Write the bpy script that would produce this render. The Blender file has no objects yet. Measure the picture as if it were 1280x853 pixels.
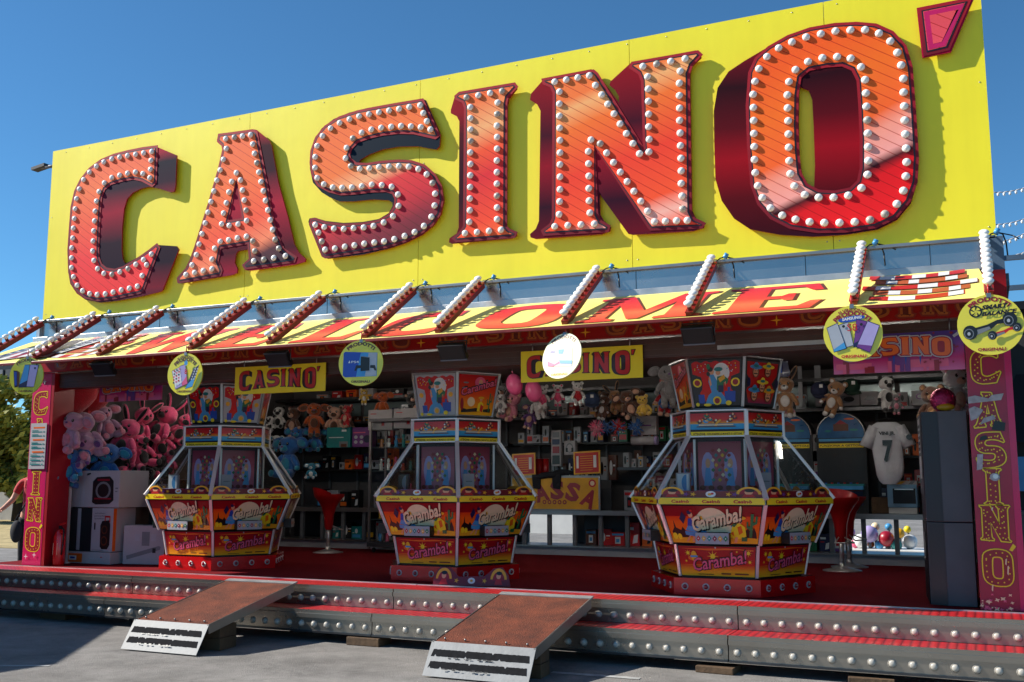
import bpy, bmesh, math, random
from mathutils import Vector, Matrix, noise
from mathutils.geometry import tessellate_polygon
random.seed(7)
R = math.radians
scene = bpy.context.scene
COL = scene.collection

# ------------------------------------------------------------------ camera
FPX, YAW, PIT = 1286.255, 0.4292, 0.1358
CAM = Vector((10.307, -8.0, 1.597))
cd = bpy.data.cameras.new('camera')
cam = bpy.data.objects.new('camera', cd); COL.objects.link(cam)
cd.sensor_width = 36; cd.lens = 36 * FPX / 1280
cd.clip_start = .05; cd.clip_end = 3000
FWD = Vector((-math.sin(YAW)*math.cos(PIT), math.cos(YAW)*math.cos(PIT), math.sin(PIT)))
RGT = Vector((math.cos(YAW), math.sin(YAW), 0)); UPV = RGT.cross(FWD)
cam.matrix_world = Matrix(((RGT.x, UPV.x, -FWD.x, CAM.x), (RGT.y, UPV.y, -FWD.y, CAM.y), (RGT.z, UPV.z, -FWD.z, CAM.z), (0, 0, 0, 1)))
scene.camera = cam

# ------------------------------------------------------------------ sky, sun, exposure
SUN = Vector((1.3, .42, -1.0)).normalized()          # direction in which the light travels
ELEV = math.asin(-SUN.z); ROT = math.atan2(-SUN.x, -SUN.y)
w = bpy.data.worlds.new('World'); scene.world = w; w.use_nodes = True
nt = w.node_tree; nt.nodes.clear()
sky = nt.nodes.new('ShaderNodeTexSky'); sky.sky_type = 'NISHITA'; sky.sun_disc = False
sky.sun_elevation = ELEV; sky.sun_rotation = ROT; sky.altitude = 1500; sky.air_density = 1.0; sky.dust_density = .1; sky.ozone_density = 6.0
bg = nt.nodes.new('ShaderNodeBackground'); bg.inputs['Strength'].default_value = .09
out = nt.nodes.new('ShaderNodeOutputWorld')
tint = nt.nodes.new('ShaderNodeMixRGB'); tint.blend_type = 'MULTIPLY'; tint.inputs[0].default_value = 1; tint.inputs[2].default_value = (.60, .95, 1.0, 1)
nt.links.new(sky.outputs[0], tint.inputs[1]); nt.links.new(tint.outputs[0], bg.inputs['Color']); nt.links.new(bg.outputs[0], out.inputs['Surface'])
sl = bpy.data.lights.new('sun', 'SUN'); sl.energy = 4.9; sl.angle = R(.5); sl.color = (1, .95, .87)
so = bpy.data.objects.new('sun', sl); COL.objects.link(so)
so.rotation_euler = SUN.to_track_quat('-Z', 'Y').to_euler(); so.location = (-20, -10, 25)
scene.view_settings.view_transform = 'Standard'; scene.view_settings.look = 'None'
scene.view_settings.exposure = .62; scene.view_settings.gamma = 1

GZ = .22        # level of the asphalt
FZ = .66        # level of the booth floor
BY = .60        # plane of the yellow sign

def ray(px, py):
    return FWD + RGT*((px-640)/FPX) - UPV*((py-426.5)/FPX)
def at(px, py, Y):
    d = ray(px, py); return CAM + d*((Y-CAM.y)/d.y)
def atz(px, py, Z):
    d = ray(px, py); return CAM + d*((Z-CAM.z)/d.z)

# ------------------------------------------------------------------ materials
def lin(c):
    return tuple((x/255/12.92 if x/255 <= .04045 else ((x/255+.055)/1.055)**2.4) for x in c[:3]) + (1,)
MATS = {}
def pmat(name, rgb, rough=.6, metal=0, var=.12, vscale=6, bump=0, bscale=40, coat=0, spec=.5, emit=0, sheen=0):
    """plain paint / plastic / metal with mottled tone and fine relief"""
    m = bpy.data.materials.new(name); m.use_nodes = True; MATS[name] = m
    n = m.node_tree; b = n.nodes['Principled BSDF']
    c = lin(rgb)
    b.inputs['Roughness'].default_value = rough; b.inputs['Metallic'].default_value = metal
    b.inputs['Specular IOR Level'].default_value = spec
    if coat: b.inputs['Coat Weight'].default_value = coat; b.inputs['Coat Roughness'].default_value = .08
    if sheen: b.inputs['Sheen Weight'].default_value = sheen
    tc = n.nodes.new('ShaderNodeTexCoord')
    if var:
        nz = n.nodes.new('ShaderNodeTexNoise'); nz.inputs['Scale'].default_value = vscale; nz.inputs['Detail'].default_value = 6
        n.links.new(tc.outputs['Object'], nz.inputs['Vector'])
        rp = n.nodes.new('ShaderNodeValToRGB')
        rp.color_ramp.elements[0].position = .3; rp.color_ramp.elements[1].position = .7
        rp.color_ramp.elements[0].color = tuple(x*(1-var) for x in c[:3]) + (1,)
        rp.color_ramp.elements[1].color = tuple(min(1, x*(1+var*.6)) for x in c[:3]) + (1,)
        n.links.new(nz.outputs['Fac'], rp.inputs['Fac']); n.links.new(rp.outputs[0], b.inputs['Base Color'])
        mr = n.nodes.new('ShaderNodeMapRange'); mr.inputs['To Min'].default_value = max(0, rough-.08); mr.inputs['To Max'].default_value = min(1, rough+.1)
        n.links.new(nz.outputs['Fac'], mr.inputs['Value']); n.links.new(mr.outputs[0], b.inputs['Roughness'])
    else:
        b.inputs['Base Color'].default_value = c
    if bump:
        nb = n.nodes.new('ShaderNodeTexNoise'); nb.inputs['Scale'].default_value = bscale; nb.inputs['Detail'].default_value = 4
        n.links.new(tc.outputs['Object'], nb.inputs['Vector'])
        bp = n.nodes.new('ShaderNodeBump'); bp.inputs['Strength'].default_value = bump; bp.inputs['Distance'].default_value = .02
        n.links.new(nb.outputs['Fac'], bp.inputs['Height']); n.links.new(bp.outputs[0], b.inputs['Normal'])
    if emit:
        b.inputs['Emission Color'].default_value = c; b.inputs['Emission Strength'].default_value = emit
    return m
def M(name): return MATS[name]

def gradmat(name, stops, ax=(0, 0, 1), rough=.5, stripe=None, coat=0, emit=0, tex='Generated', off=0):
    """printed gradient along an axis of the part itself; stripe=(ax, count, width, dark) adds thin printed lines"""
    m = bpy.data.materials.new(name); m.use_nodes = True; MATS[name] = m
    n = m.node_tree; b = n.nodes['Principled BSDF']; b.inputs['Roughness'].default_value = rough
    b.inputs['Coat Weight'].default_value = coat; b.inputs['Coat Roughness'].default_value = .1; b.inputs['Specular IOR Level'].default_value = .25
    tc = n.nodes.new('ShaderNodeTexCoord')
    d = n.nodes.new('ShaderNodeVectorMath'); d.operation = 'DOT_PRODUCT'; d.inputs[1].default_value = ax
    n.links.new(tc.outputs[tex], d.inputs[0])
    ad = n.nodes.new('ShaderNodeMath'); ad.operation = 'ADD'; ad.inputs[1].default_value = off
    n.links.new(d.outputs['Value'], ad.inputs[0])
    nz = n.nodes.new('ShaderNodeTexNoise'); nz.inputs['Scale'].default_value = 1.5; n.links.new(tc.outputs['Object'], nz.inputs['Vector'])
    ma = n.nodes.new('ShaderNodeMath'); ma.operation = 'MULTIPLY_ADD'; ma.inputs[1].default_value = .06
    n.links.new(nz.outputs['Fac'], ma.inputs[0]); n.links.new(ad.outputs[0], ma.inputs[2])
    rp = n.nodes.new('ShaderNodeValToRGB'); e = rp.color_ramp.elements
    if name.startswith('print_'): stops = [(p, tuple(min(255, x*1.13) for x in c)) for p, c in stops]
    if name.startswith('side_'): b.inputs['Specular IOR Level'].default_value = .08
    e[0].position = stops[0][0]; e[0].color = lin(stops[0][1]); e[1].position = stops[-1][0]; e[1].color = lin(stops[-1][1])
    for p, c in stops[1:-1]:
        x = e.new(p); x.color = lin(c)
    n.links.new(ma.outputs[0], rp.inputs['Fac'])
    src = rp.outputs[0]
    if stripe:
        sax, cnt, wd, dk = stripe
        s = n.nodes.new('ShaderNodeVectorMath'); s.operation = 'DOT_PRODUCT'; s.inputs[1].default_value = sax
        n.links.new(tc.outputs['Object'], s.inputs[0])
        mu = n.nodes.new('ShaderNodeMath'); mu.operation = 'MULTIPLY'; mu.inputs[1].default_value = cnt; n.links.new(s.outputs['Value'], mu.inputs[0])
        fr = n.nodes.new('ShaderNodeMath'); fr.operation = 'FRACT'; n.links.new(mu.outputs[0], fr.inputs[0])
        lt = n.nodes.new('ShaderNodeMath'); lt.operation = 'LESS_THAN'; lt.inputs[1].default_value = wd; n.links.new(fr.outputs[0], lt.inputs[0])
        mx = n.nodes.new('ShaderNodeMixRGB'); mx.blend_type = 'MULTIPLY'; mx.inputs['Color2'].default_value = (dk, dk*.55, dk*.5, 1)
        n.links.new(lt.outputs[0], mx.inputs['Fac']); n.links.new(src, mx.inputs['Color1']); src = mx.outputs[0]
    n.links.new(src, b.inputs['Base Color'])
    if emit:
        n.links.new(src, b.inputs['Emission Color']); b.inputs['Emission Strength'].default_value = emit
    return m

def glassmat(name, tint=(235, 240, 240), refl=1.0):
    m = bpy.data.materials.new(name); m.use_nodes = True; MATS[name] = m
    n = m.node_tree; n.nodes.clear()
    o = n.nodes.new('ShaderNodeOutputMaterial'); t = n.nodes.new('ShaderNodeBsdfTransparent'); t.inputs[0].default_value = lin(tint)
    g = n.nodes.new('ShaderNodeBsdfGlossy'); g.inputs['Roughness'].default_value = .02
    f = n.nodes.new('ShaderNodeLayerWeight'); f.inputs['Blend'].default_value = .5
    pw = n.nodes.new('ShaderNodeMath'); pw.operation = 'POWER'; pw.inputs[1].default_value = 4; n.links.new(f.outputs['Facing'], pw.inputs[0])
    mu = n.nodes.new('ShaderNodeMath'); mu.operation = 'MULTIPLY_ADD'; mu.inputs[1].default_value = .7*refl; mu.inputs[2].default_value = .04; n.links.new(pw.outputs[0], mu.inputs[0])
    x = n.nodes.new('ShaderNodeMixShader'); n.links.new(mu.outputs[0], x.inputs[0]); n.links.new(t.outputs[0], x.inputs[1]); n.links.new(g.outputs[0], x.inputs[2])
    n.links.new(x.outputs[0], o.inputs[0]); return m

# palette of flat print / paint colours
for nm, rgb in dict(ink_black=(18, 16, 18), ink_dark=(45, 12, 20), ink_red=(196, 22, 24), ink_crimson=(150, 12, 36), ink_orange=(232, 104, 18),
        ink_yellow=(244, 214, 32), ink_gold=(232, 170, 30), ink_cream=(236, 212, 170), ink_white=(228, 228, 226), ink_pink=(226, 92, 130),
        ink_blue=(28, 72, 170), ink_sky=(66, 150, 205), ink_navy=(20, 26, 74), ink_green=(24, 112, 66), ink_teal=(22, 128, 128),
        ink_skin=(226, 160, 118), ink_brown=(96, 48, 24), ink_purple=(112, 52, 130), ink_grey=(120, 122, 126), ink_silver=(176, 178, 184),
        ink_lilac=(176, 160, 208), ink_maroon=(92, 10, 18)).items():
    pmat(nm, rgb, .38, 0, .08, 9, coat=.25)
pmat('sign_yellow', (255, 237, 40), .45, 0, .05, 1.2, .10, 2.2)
def streaks(name, amt, sc=(5, 5, .5)):
    n = M(name).node_tree; b = n.nodes['Principled BSDF']; tc = n.nodes.new('ShaderNodeTexCoord'); mp = n.nodes.new('ShaderNodeMapping'); mp.inputs['Scale'].default_value = sc
    z = n.nodes.new('ShaderNodeTexNoise'); z.inputs['Scale'].default_value = 2.2; z.inputs['Detail'].default_value = 7; n.links.new(tc.outputs['Object'], mp.inputs[0]); n.links.new(mp.outputs[0], z.inputs['Vector'])
    r = n.nodes.new('ShaderNodeMapRange'); r.inputs['From Min'].default_value = .3; r.inputs['From Max'].default_value = .62; r.inputs['To Min'].default_value = 1-amt; n.links.new(z.outputs['Fac'], r.inputs[0])
    m = n.nodes.new('ShaderNodeMixRGB'); m.blend_type = 'MULTIPLY'; m.inputs[0].default_value = 1; n.links.new(b.inputs['Base Color'].links[0].from_socket, m.inputs[1]); n.links.new(r.outputs[0], m.inputs[2]); n.links.new(m.outputs[0], b.inputs['Base Color'])
streaks('sign_yellow', .04)
pmat('bulb_dull', (186, 180, 168), .35, 0, .15, 30, coat=.3)
pmat('bulb_white', (244, 242, 236), .34, 0, .04, 30, coat=.4)
pmat('bulb_ring', (188, 184, 176), .4, .3)
pmat('steel', (158, 155, 152), .34, .85, .18, 3, .05, 30)
pmat('steel_dark', (88, 88, 90), .35, .9, .2, 3, .05, 30)
pmat('chrome', (214, 210, 208), .3, .75, .1, 5)
pmat('trim_alu', (226, 222, 220), .34, .35, .08, 6)
pmat('grip_black', (34, 34, 36), .9, 0, .3, 30, spec=.1)
pmat('balloon_pink', (248, 104, 160), .3, 0, .05, 4, coat=.3)
pmat('chip_brown', (176, 82, 44), .5, 0, .1, 5)
pmat('alu', (190, 192, 194), .42, .85, .15, 7, .08, 60)
pmat('band_mirror', (168, 170, 170), .24, .9, .08, 2, .05, 5)
pmat('black_plastic', (22, 22, 24), .45, 0, .2, 8)
pmat('black_metal', (26, 26, 28), .4, .3, .2, 8)
pmat('dark_grey', (52, 54, 58), .5, 0, .15, 5)
pmat('mid_grey', (104, 106, 110), .5, 0, .12, 5)
pmat('light_grey', (160, 162, 166), .5, 0, .1, 5)
pmat('cabinet_grey', (76, 77, 82), .45, 0, .22, 4, .04, 20)
pmat('cabinet_dark', (36, 40, 44), .4, 0, .12, 3)
pmat('interior_wall', (88, 84, 84), .7, 0, .2, 2)
pmat('ceiling_dark', (120, 116, 114), .7, 0, .2, 2)
pmat('shutter_brown', (92, 72, 68), .45, .4, .2, 4)
pmat('red_paint', (176, 16, 20), .35, 0, .12, 5, coat=.4)
pmat('dark_red_paint', (122, 24, 18), .4, 0, .25, 7, .05, 40)
pmat('red_gloss', (206, 12, 18), .22, 0, .06, 5, coat=.6)
pmat('ruby', (150, 4, 24), .12, 0, .05, 5, coat=.8)
pmat('carpet_red', (112, 18, 26), .95, spec=.1, metal=0, var=.2, vscale=14, bump=.25, bscale=160)
pmat('magenta', (206, 12, 92), .35, 0, .12, 2.5, coat=.35)
pmat('magenta_old', (168, 14, 62), .4, 0, .22, 3, coat=.3)
pmat('crimson_side', (158, 10, 28), .4, 0, .15, 3)
pmat('wood', (92, 70, 48), .8, 0, .3, 9, .3, 30)
pmat('skin', (214, 156, 128), .55, 0, .08, 9)
pmat('cloth_red', (196, 30, 36), .85, 0, .12, 9, .15, 60, sheen=.3)
pmat('cloth_dark', (30, 32, 40), .85, 0, .2, 9, .15, 60)
pmat('hair', (58, 40, 28), .6, 0, .3, 20)
pmat('cardboard_white', (176, 172, 174), .6, 0, .06, 6)
pmat('white_paint', (214, 214, 210), .5, 0, .1, 3)
pmat('tape', (170, 166, 168), .3, 0, .3, 25)
for nm, rgb in dict(plush_pink=(240, 84, 132), plush_lilac=(196, 150, 178), plush_blue=(38, 104, 178), plush_black=(22, 20, 22), plush_white=(222, 220, 218),
        plush_brown=(98, 62, 44), plush_beige=(214, 168, 142), plush_orange=(190, 86, 26), plush_red=(190, 18, 34), plush_tan=(168, 122, 80),
        plush_grey=(128, 126, 128), plush_yellow=(220, 180, 70), plush_rose=(216, 130, 150), plush_teal=(40, 140, 170), plush_purple=(104, 60, 128)).items():
    pmat(nm, rgb, .95, 0, .15, 22, .5, 120, sheen=.5)
glassmat('glass'); glassmat('glass_dark', (150, 158, 160))

# ------------------------------------------------------------------ geometry helpers
class MB:
    def __init__(s, o=(0, 0, 0)):
        s.v = []; s.f = []; s.m = []; s.sm = []; s.mats = []; s.o = Vector(o)
    def mi(s, mat):
        if mat not in s.mats: s.mats.append(mat)
        return s.mats.index(mat)
    def add(s, vs, fs, mat, smooth=False):
        b = len(s.v); i = s.mi(mat)
        s.v += [Vector(v) - s.o for v in vs]
        for f in fs: s.f.append(tuple(b+k for k in f)); s.m.append(i); s.sm.append(smooth)
        return s
    def box(s, c, d, mat, rot=None):
        x, y, z = d[0]/2, d[1]/2, d[2]/2
        vs = [Vector((a*x, b*y, e*z)) for a in (-1, 1) for b in (-1, 1) for e in (-1, 1)]
        if rot is not None: vs = [rot @ v for v in vs]
        vs = [v + Vector(c) for v in vs]
        return s.add(vs, [(0, 1, 3, 2), (4, 6, 7, 5), (0, 4, 5, 1), (2, 3, 7, 6), (0, 2, 6, 4), (1, 5, 7, 3)], mat)
    def bb(s, a, b, mat):
        a = Vector(a); b = Vector(b)
        return s.box((a+b)/2, [abs(k) for k in (b-a)], mat)
    def cyl(s, p0, p1, r, mat, n=10, r2=None, smooth=True, cap=True):
        p0 = Vector(p0); p1 = Vector(p1); r2 = r if r2 is None else r2
        q = (p1-p0).to_track_quat('Z', 'Y') if (p1-p0).length > 1e-9 else Matrix.Identity(3).to_quaternion()
        vs = []
        for p, rr in ((p0, r), (p1, r2)):
            vs += [p + q @ Vector((rr*math.cos(2*math.pi*i/n), rr*math.sin(2*math.pi*i/n), 0)) for i in range(n)]
        s.add(vs, [(i, (i+1) % n, n+(i+1) % n, n+i) for i in range(n)], mat, smooth)
        if cap: s.add(vs[:n], [tuple(range(n))[::-1]], mat); s.add(vs[n:], [tuple(range(n))], mat)
        return s
    def tube(s, pts, r, mat, n=8):
        for a, b in zip(pts[:-1], pts[1:]): s.cyl(a, b, r, mat, n)
        return s
    def lathe(s, prof, c, mat, n=16, rot=None, smooth=True, a0=0):
        vs = []; c = Vector(c)
        for r, z in prof:
            for i in range(n):
                v = Vector((r*math.cos(a0+2*math.pi*i/n), r*math.sin(a0+2*math.pi*i/n), z))
                vs.append(c + (rot @ v if rot is not None else v))
        fs = []
        for k in range(len(prof)-1):
            for i in range(n):
                j = (i+1) % n; fs.append((k*n+i, k*n+j, (k+1)*n+j, (k+1)*n+i))
        return s.add(vs, fs, mat, smooth)
    def sph(s, c, r, mat, n=12, m=8, rot=None, jit=0):
        if not isinstance(r, (tuple, list)): r = (r, r, r)
        vs = []; c = Vector(c)
        for k in range(m+1):
            ph = math.pi*k/m
            for i in range(n):
                th = 2*math.pi*i/n
                v = Vector((r[0]*math.sin(ph)*math.cos(th), r[1]*math.sin(ph)*math.sin(th), r[2]*math.cos(ph)))
                if jit: v *= 1 + jit*noise.noise(v*14 + c*3)
                vs.append(c + (rot @ v if rot is not None else v))
        fs = [(k*n+i, (k+1)*n+i, (k+1)*n+(i+1) % n, k*n+(i+1) % n) for k in range(m) for i in range(n)]
        return s.add(vs, fs, mat, True)
    def prism(s, pts, depth, fr, mat, side=None, holes=()):
        """pts in 2d; fr(u, v, d) -> world; front face at d=0, back at d=-depth"""
        loops = [list(pts)] + [list(h) for h in holes]
        flat = [p for l in loops for p in l]
        tris = tessellate_polygon([[Vector((p[0], p[1], 0)) for p in l] for l in loops])
        fv = [fr(p[0], p[1], 0) for p in flat]
        s.add(fv, [tuple(t) for t in tris], mat)
        if depth:
            bv = [fr(p[0], p[1], -depth) for p in flat]
            s.add(bv, [tuple(t)[::-1] for t in tris], side or mat)
            st = 0
            for l in loops:
                k = len(l)
                vs = [fr(p[0], p[1], 0) for p in l] + [fr(p[0], p[1], -depth) for p in l]
                s.add(vs, [(i, (i+1) % k, k+(i+1) % k, k+i) for i in range(k)], side or mat)
        return s
    def mesh(s, name):
        me = bpy.data.meshes.new(name); me.from_pydata([tuple(v) for v in s.v], [], s.f)
        for m in s.mats: me.materials.append(M(m))
        for p, i, sm in zip(me.polygons, s.m, s.sm): p.material_index = i; p.use_smooth = sm
        bm = bmesh.new(); bm.from_mesh(me); bmesh.ops.remove_doubles(bm, verts=bm.verts, dist=1e-6); bmesh.ops.recalc_face_normals(bm, faces=bm.faces); bm.to_mesh(me); bm.free()
        me.update(); return me
    def build(s, name, parent=None, bevel=0):
        o = put(name, s.mesh(name), parent)
        if bevel:
            b = o.modifiers.new('bevel', 'BEVEL'); b.width = bevel; b.segments = 2; b.limit_method = 'ANGLE'
        return o
def put(name, me, parent=None, loc=None, rot=None, scale=None):
    o = bpy.data.objects.new(name, me); COL.objects.link(o)
    if parent is not None: o.parent = parent
    if loc is not None: o.location = loc
    if rot is not None: o.rotation_euler = rot
    if scale is not None: o.scale = scale
    return o
def tag(o, label, cat, group=None, kind=None):
    if label: o['label'] = label
    if cat: o['category'] = cat
    if group: o['group'] = group
    if kind: o['kind'] = kind
    return o
def thing(name, label, cat, loc=(0, 0, 0), rz=0, group=None):
    o = bpy.data.objects.new(name, None); COL.objects.link(o); o.empty_display_size = .1
    o.location = loc; o.rotation_euler = (0, 0, rz)
    return tag(o, label, cat, group)
def structure(o): o['kind'] = 'structure'; return o

# 2d shapes
def circ(cx, cy, rx, ry=None, n=18, a0=0, a1=360):
    ry = rx if ry is None else ry
    full = abs(a1-a0) >= 360; k = n if full else n+1
    return [(cx+rx*math.cos(R(a0+(a1-a0)*i/n)), cy+ry*math.sin(R(a0+(a1-a0)*i/n))) for i in range(k)]
def rect(x0, y0, x1, y1): return [(x0, y0), (x1, y0), (x1, y1), (x0, y1)]
def star(cx, cy, r, n=8, inner=.3, sx=1, a0=0):
    return [(cx+sx*(r if i % 2 == 0 else r*inner)*math.cos(a0+math.pi*i/n), cy+(r if i % 2 == 0 else r*inner)*math.sin(a0+math.pi*i/n)) for i in range(2*n)]
def area(p): return sum(a[0]*b[1]-b[0]*a[1] for a, b in zip(p, p[1:]+p[:1]))/2
def inset(p, d):
    p = list(p)
    if area(p) < 0: d = -d
    n = len(p); o = []
    for i in range(n):
        a, b, c = p[i-1], p[i], p[(i+1) % n]
        e1 = Vector((b[0]-a[0], b[1]-a[1])); e2 = Vector((c[0]-b[0], c[1]-b[1]))
        if e1.length < 1e-9 or e2.length < 1e-9: o.append(b); continue
        e1.normalize(); e2.normalize(); n1 = Vector((-e1.y, e1.x)); n2 = Vector((-e2.y, e2.x))
        k = 1 + n1.dot(n2); m = (n1+n2)/max(k, .6)
        o.append((b[0]+m.x*d, b[1]+m.y*d))
    return o

# text: triangles in a box with cap height 1, left aligned at 0
_tc = {}
def text_tris(s, bold=0.0):
    key = (s, bold)
    if key in _tc: return _tc[key]
    cu = bpy.data.curves.new('lettering', 'FONT'); cu.body = s; cu.resolution_u = 2; cu.size = 1; cu.offset = bold
    o = bpy.data.objects.new('lettering', cu); COL.objects.link(o); bpy.context.view_layer.update()
    me = bpy.data.meshes.new_from_object(o.evaluated_get(bpy.context.evaluated_depsgraph_get()))
    vs = [(v.co.x, v.co.y) for v in me.vertices]; fs = [tuple(p.vertices) for p in me.polygons]
    bpy.data.objects.remove(o); bpy.data.curves.remove(cu); bpy.data.meshes.remove(me)
    x0 = min(v[0] for v in vs); x1 = max(v[0] for v in vs)
    vs = [((x-x0)/.73, y/.73) for x, y in vs]
    _tc[key] = (vs, fs, (x1-x0)/.73); return _tc[key]

class Art:
    """flat print on a panel: fr(u, v, d) -> point; every layer sits a hair above the one below"""
    STEP = .0005
    def __init__(s, fr, d0=.001): s.fr = fr; s.d = d0; s.mb = MB()
    def poly(s, pts, mat, holes=()):
        s.mb.prism(pts, 0, lambda u, v, d: s.fr(u, v, s.d), mat, holes=holes); s.d += s.STEP; return s
    def polys(s, lst, mat):
        for p in lst: s.mb.prism(p, 0, lambda u, v, d: s.fr(u, v, s.d), mat)
        s.d += s.STEP; return s
    def text(s, t, x0, x1, y, h, mat, bold=.02, slope=0, arch=0, shear=0, align='fit'):
        vs, fs, wd = text_tris(t, bold)
        k = (x1-x0)/wd; pts = []
        for a, b in vs:
            u = x0 + a*k + shear*b*h; f = (u-(x0+x1)/2)/max(1e-9, (x1-x0)/2)
            pts.append(s.fr(u, y + b*h + slope*(u-x0) - arch*f*f, s.d))
        s.mb.add(pts, fs, mat); s.d += s.STEP; return s
    def arctext(s, t, cx, cy, r, h, a0, a1, mat, bold=.03, asp=1):
        """text on an arc from angle a0 to a1 (degrees, clockwise when a0 > a1)"""
        vs, fs, wd = text_tris(t, bold); pts = []
        for a, b in vs:
            an = R(a0 + (a1-a0)*a/wd); rr = r + b*h
            pts.append(s.fr(cx + asp*rr*math.cos(an), cy + rr*math.sin(an), s.d))
        s.mb.add(pts, fs, mat); s.d += s.STEP; return s
    def build(s, name, parent): return s.mb.build(name, parent)
    def mesh(s, name): return s.mb.mesh(name)
def frame(o, u, v, n):
    o = Vector(o); u = Vector(u); v = Vector(v); n = Vector(n)
    return lambda a, b, d: o + u*a + v*b + n*d
# ------------------------------------------------------------------ ground and surroundings
def noisy_ground(name, cols, scale, rough=.9, bump=.3, bscale=220, cracks=False):
    m = bpy.data.materials.new(name); m.use_nodes = True; MATS[name] = m
    n = m.node_tree; b = n.nodes['Principled BSDF']; b.inputs['Roughness'].default_value = rough
    tc = n.nodes.new('ShaderNodeTexCoord')
    a = n.nodes.new('ShaderNodeTexNoise'); a.inputs['Scale'].default_value = scale; a.inputs['Detail'].default_value = 8; a.inputs['Roughness'].default_value = .65
    f = n.nodes.new('ShaderNodeTexNoise'); f.inputs['Scale'].default_value = 70; f.inputs['Detail'].default_value = 6; f.inputs['Roughness'].default_value = .8
    for x in (a, f): n.links.new(tc.outputs['Object'], x.inputs['Vector'])
    mx = n.nodes.new('ShaderNodeMath'); mx.operation = 'MULTIPLY_ADD'; mx.inputs[1].default_value = .55
    n.links.new(f.outputs['Fac'], mx.inputs[0]); n.links.new(a.outputs['Fac'], mx.inputs[2])
    rp = n.nodes.new('ShaderNodeValToRGB'); rp.color_ramp.elements[0].position = .5; rp.color_ramp.elements[1].position = 1.05
    rp.color_ramp.elements[0].color = lin(cols[0]); rp.color_ramp.elements[1].color = lin(cols[1])
    n.links.new(mx.outputs[0], rp.inputs[0]); src = rp.outputs[0]
    if cracks:
        vo = n.nodes.new('ShaderNodeTexVoronoi'); vo.feature = 'DISTANCE_TO_EDGE'; vo.inputs['Scale'].default_value = .45
        wn = n.nodes.new('ShaderNodeVectorMath'); wn.operation = 'MULTIPLY_ADD'; wn.inputs[1].default_value = (.5, .5, .5)
        n.links.new(a.outputs['Color'], wn.inputs[0]); n.links.new(tc.outputs['Object'], wn.inputs[2]); n.links.new(wn.outputs[0], vo.inputs['Vector'])
        cr = n.nodes.new('ShaderNodeMapRange'); cr.inputs['From Max'].default_value = .006; cr.inputs['To Min'].default_value = .8; n.links.new(vo.outputs['Distance'], cr.inputs[0])
        mm = n.nodes.new('ShaderNodeMixRGB'); mm.blend_type = 'MULTIPLY'; mm.inputs[0].default_value = 1
        n.links.new(src, mm.inputs[1]); n.links.new(cr.outputs[0], mm.inputs[2]); src = mm.outputs[0]
    n.links.new(src, b.inputs['Base Color'])
    bp = n.nodes.new('ShaderNodeBump'); bp.inputs['Strength'].default_value = bump; bp.inputs['Distance'].default_value = .01
    g = n.nodes.new('ShaderNodeTexNoise'); g.inputs['Scale'].default_value = bscale; n.links.new(tc.outputs['Object'], g.inputs['Vector'])
    n.links.new(g.outputs['Fac'], bp.inputs['Height']); n.links.new(bp.outputs[0], b.inputs['Normal'])
noisy_ground('asphalt', ((90, 87, 83), (146, 142, 137)), 2.2, bump=.7, bscale=120, cracks=True)
noisy_ground('dry_grass', ((120, 104, 66), (196, 176, 124)), 3, 1, .6, 60)
noisy_ground('concrete', ((128, 128, 128), (168, 168, 166)), 2, .9, .2, 60)
pmat('road_paint', (176, 176, 172), .8, 0, .35, 14)

structure(MB().add([(-1500, -600, GZ), (1500, -600, GZ), (1500, 2500, GZ), (-1500, 2500, GZ)], [(0, 1, 2, 3)], 'asphalt').build('ground'))
structure(MB().bb((-60, 7.5, GZ-.2), (-3.2, 22, GZ+.012), 'dry_grass').build('dry_grass_field'))
def road_line(p, q, wd):
    p = Vector(p); q = Vector(q); d = (q-p).normalized(); n = Vector((-d.y, d.x, 0))*wd/2
    z = Vector((0, 0, GZ+.004)); structure(MB().add([p-n+z, q-n+z, q+n+z, p+n+z], [(0, 1, 2, 3)], 'road_paint').build('painted_line'))
a = atz(690, 841, GZ); b = atz(800, 849, GZ); road_line((a.x, a.y, 0), (b.x, b.y, 0), .07)
a = atz(-60, 833, GZ); b = atz(62, 833, GZ); road_line((a.x, a.y, 0), (b.x, b.y, 0), .05)

# trees far left
def leaf_mesh(name, seed, rad, n, mat, lobes):
    rnd = random.Random(seed); mb = MB()
    for _ in range(n):
        c, r = rnd.choice(lobes)
        d = Vector((rnd.gauss(0, 1), rnd.gauss(0, 1), rnd.gauss(0, 1))).normalized()*r*(rnd.random()**.35)
        p = Vector(c) + d
        if noise.noise(p*.9 + Vector((seed, 0, 0))) < -.12: continue
        s = rad*rnd.uniform(.6, 1.3)
        q = Vector((rnd.gauss(0, 1), rnd.gauss(0, 1), rnd.gauss(0, 1))).normalized(); t = q.orthogonal().normalized(); u = q.cross(t)
        mb.v += [p+t*s, p+u*s*.5, p-t*s, p-u*s*.5]; k = len(mb.v)-4
        mb.f.append((k, k+1, k+2, k+3)); mb.m.append(mb.mi(mat if rnd.random() < .7 else mat+'_light')); mb.sm.append(False)
    me = bpy.data.meshes.new(name); me.from_pydata([tuple(v) for v in mb.v], [], mb.f)
    for m in mb.mats: me.materials.append(M(m))
    for p, i in zip(me.polygons, mb.m): p.material_index = i
    return me
pmat('leaf', (150, 146, 54), .6, 0, .3, 2); pmat('leaf_light', (200, 186, 78), .6, 0, .3, 2); pmat('bark', (74, 60, 46), .9, 0, .3, 6, .5, 20)
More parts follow.
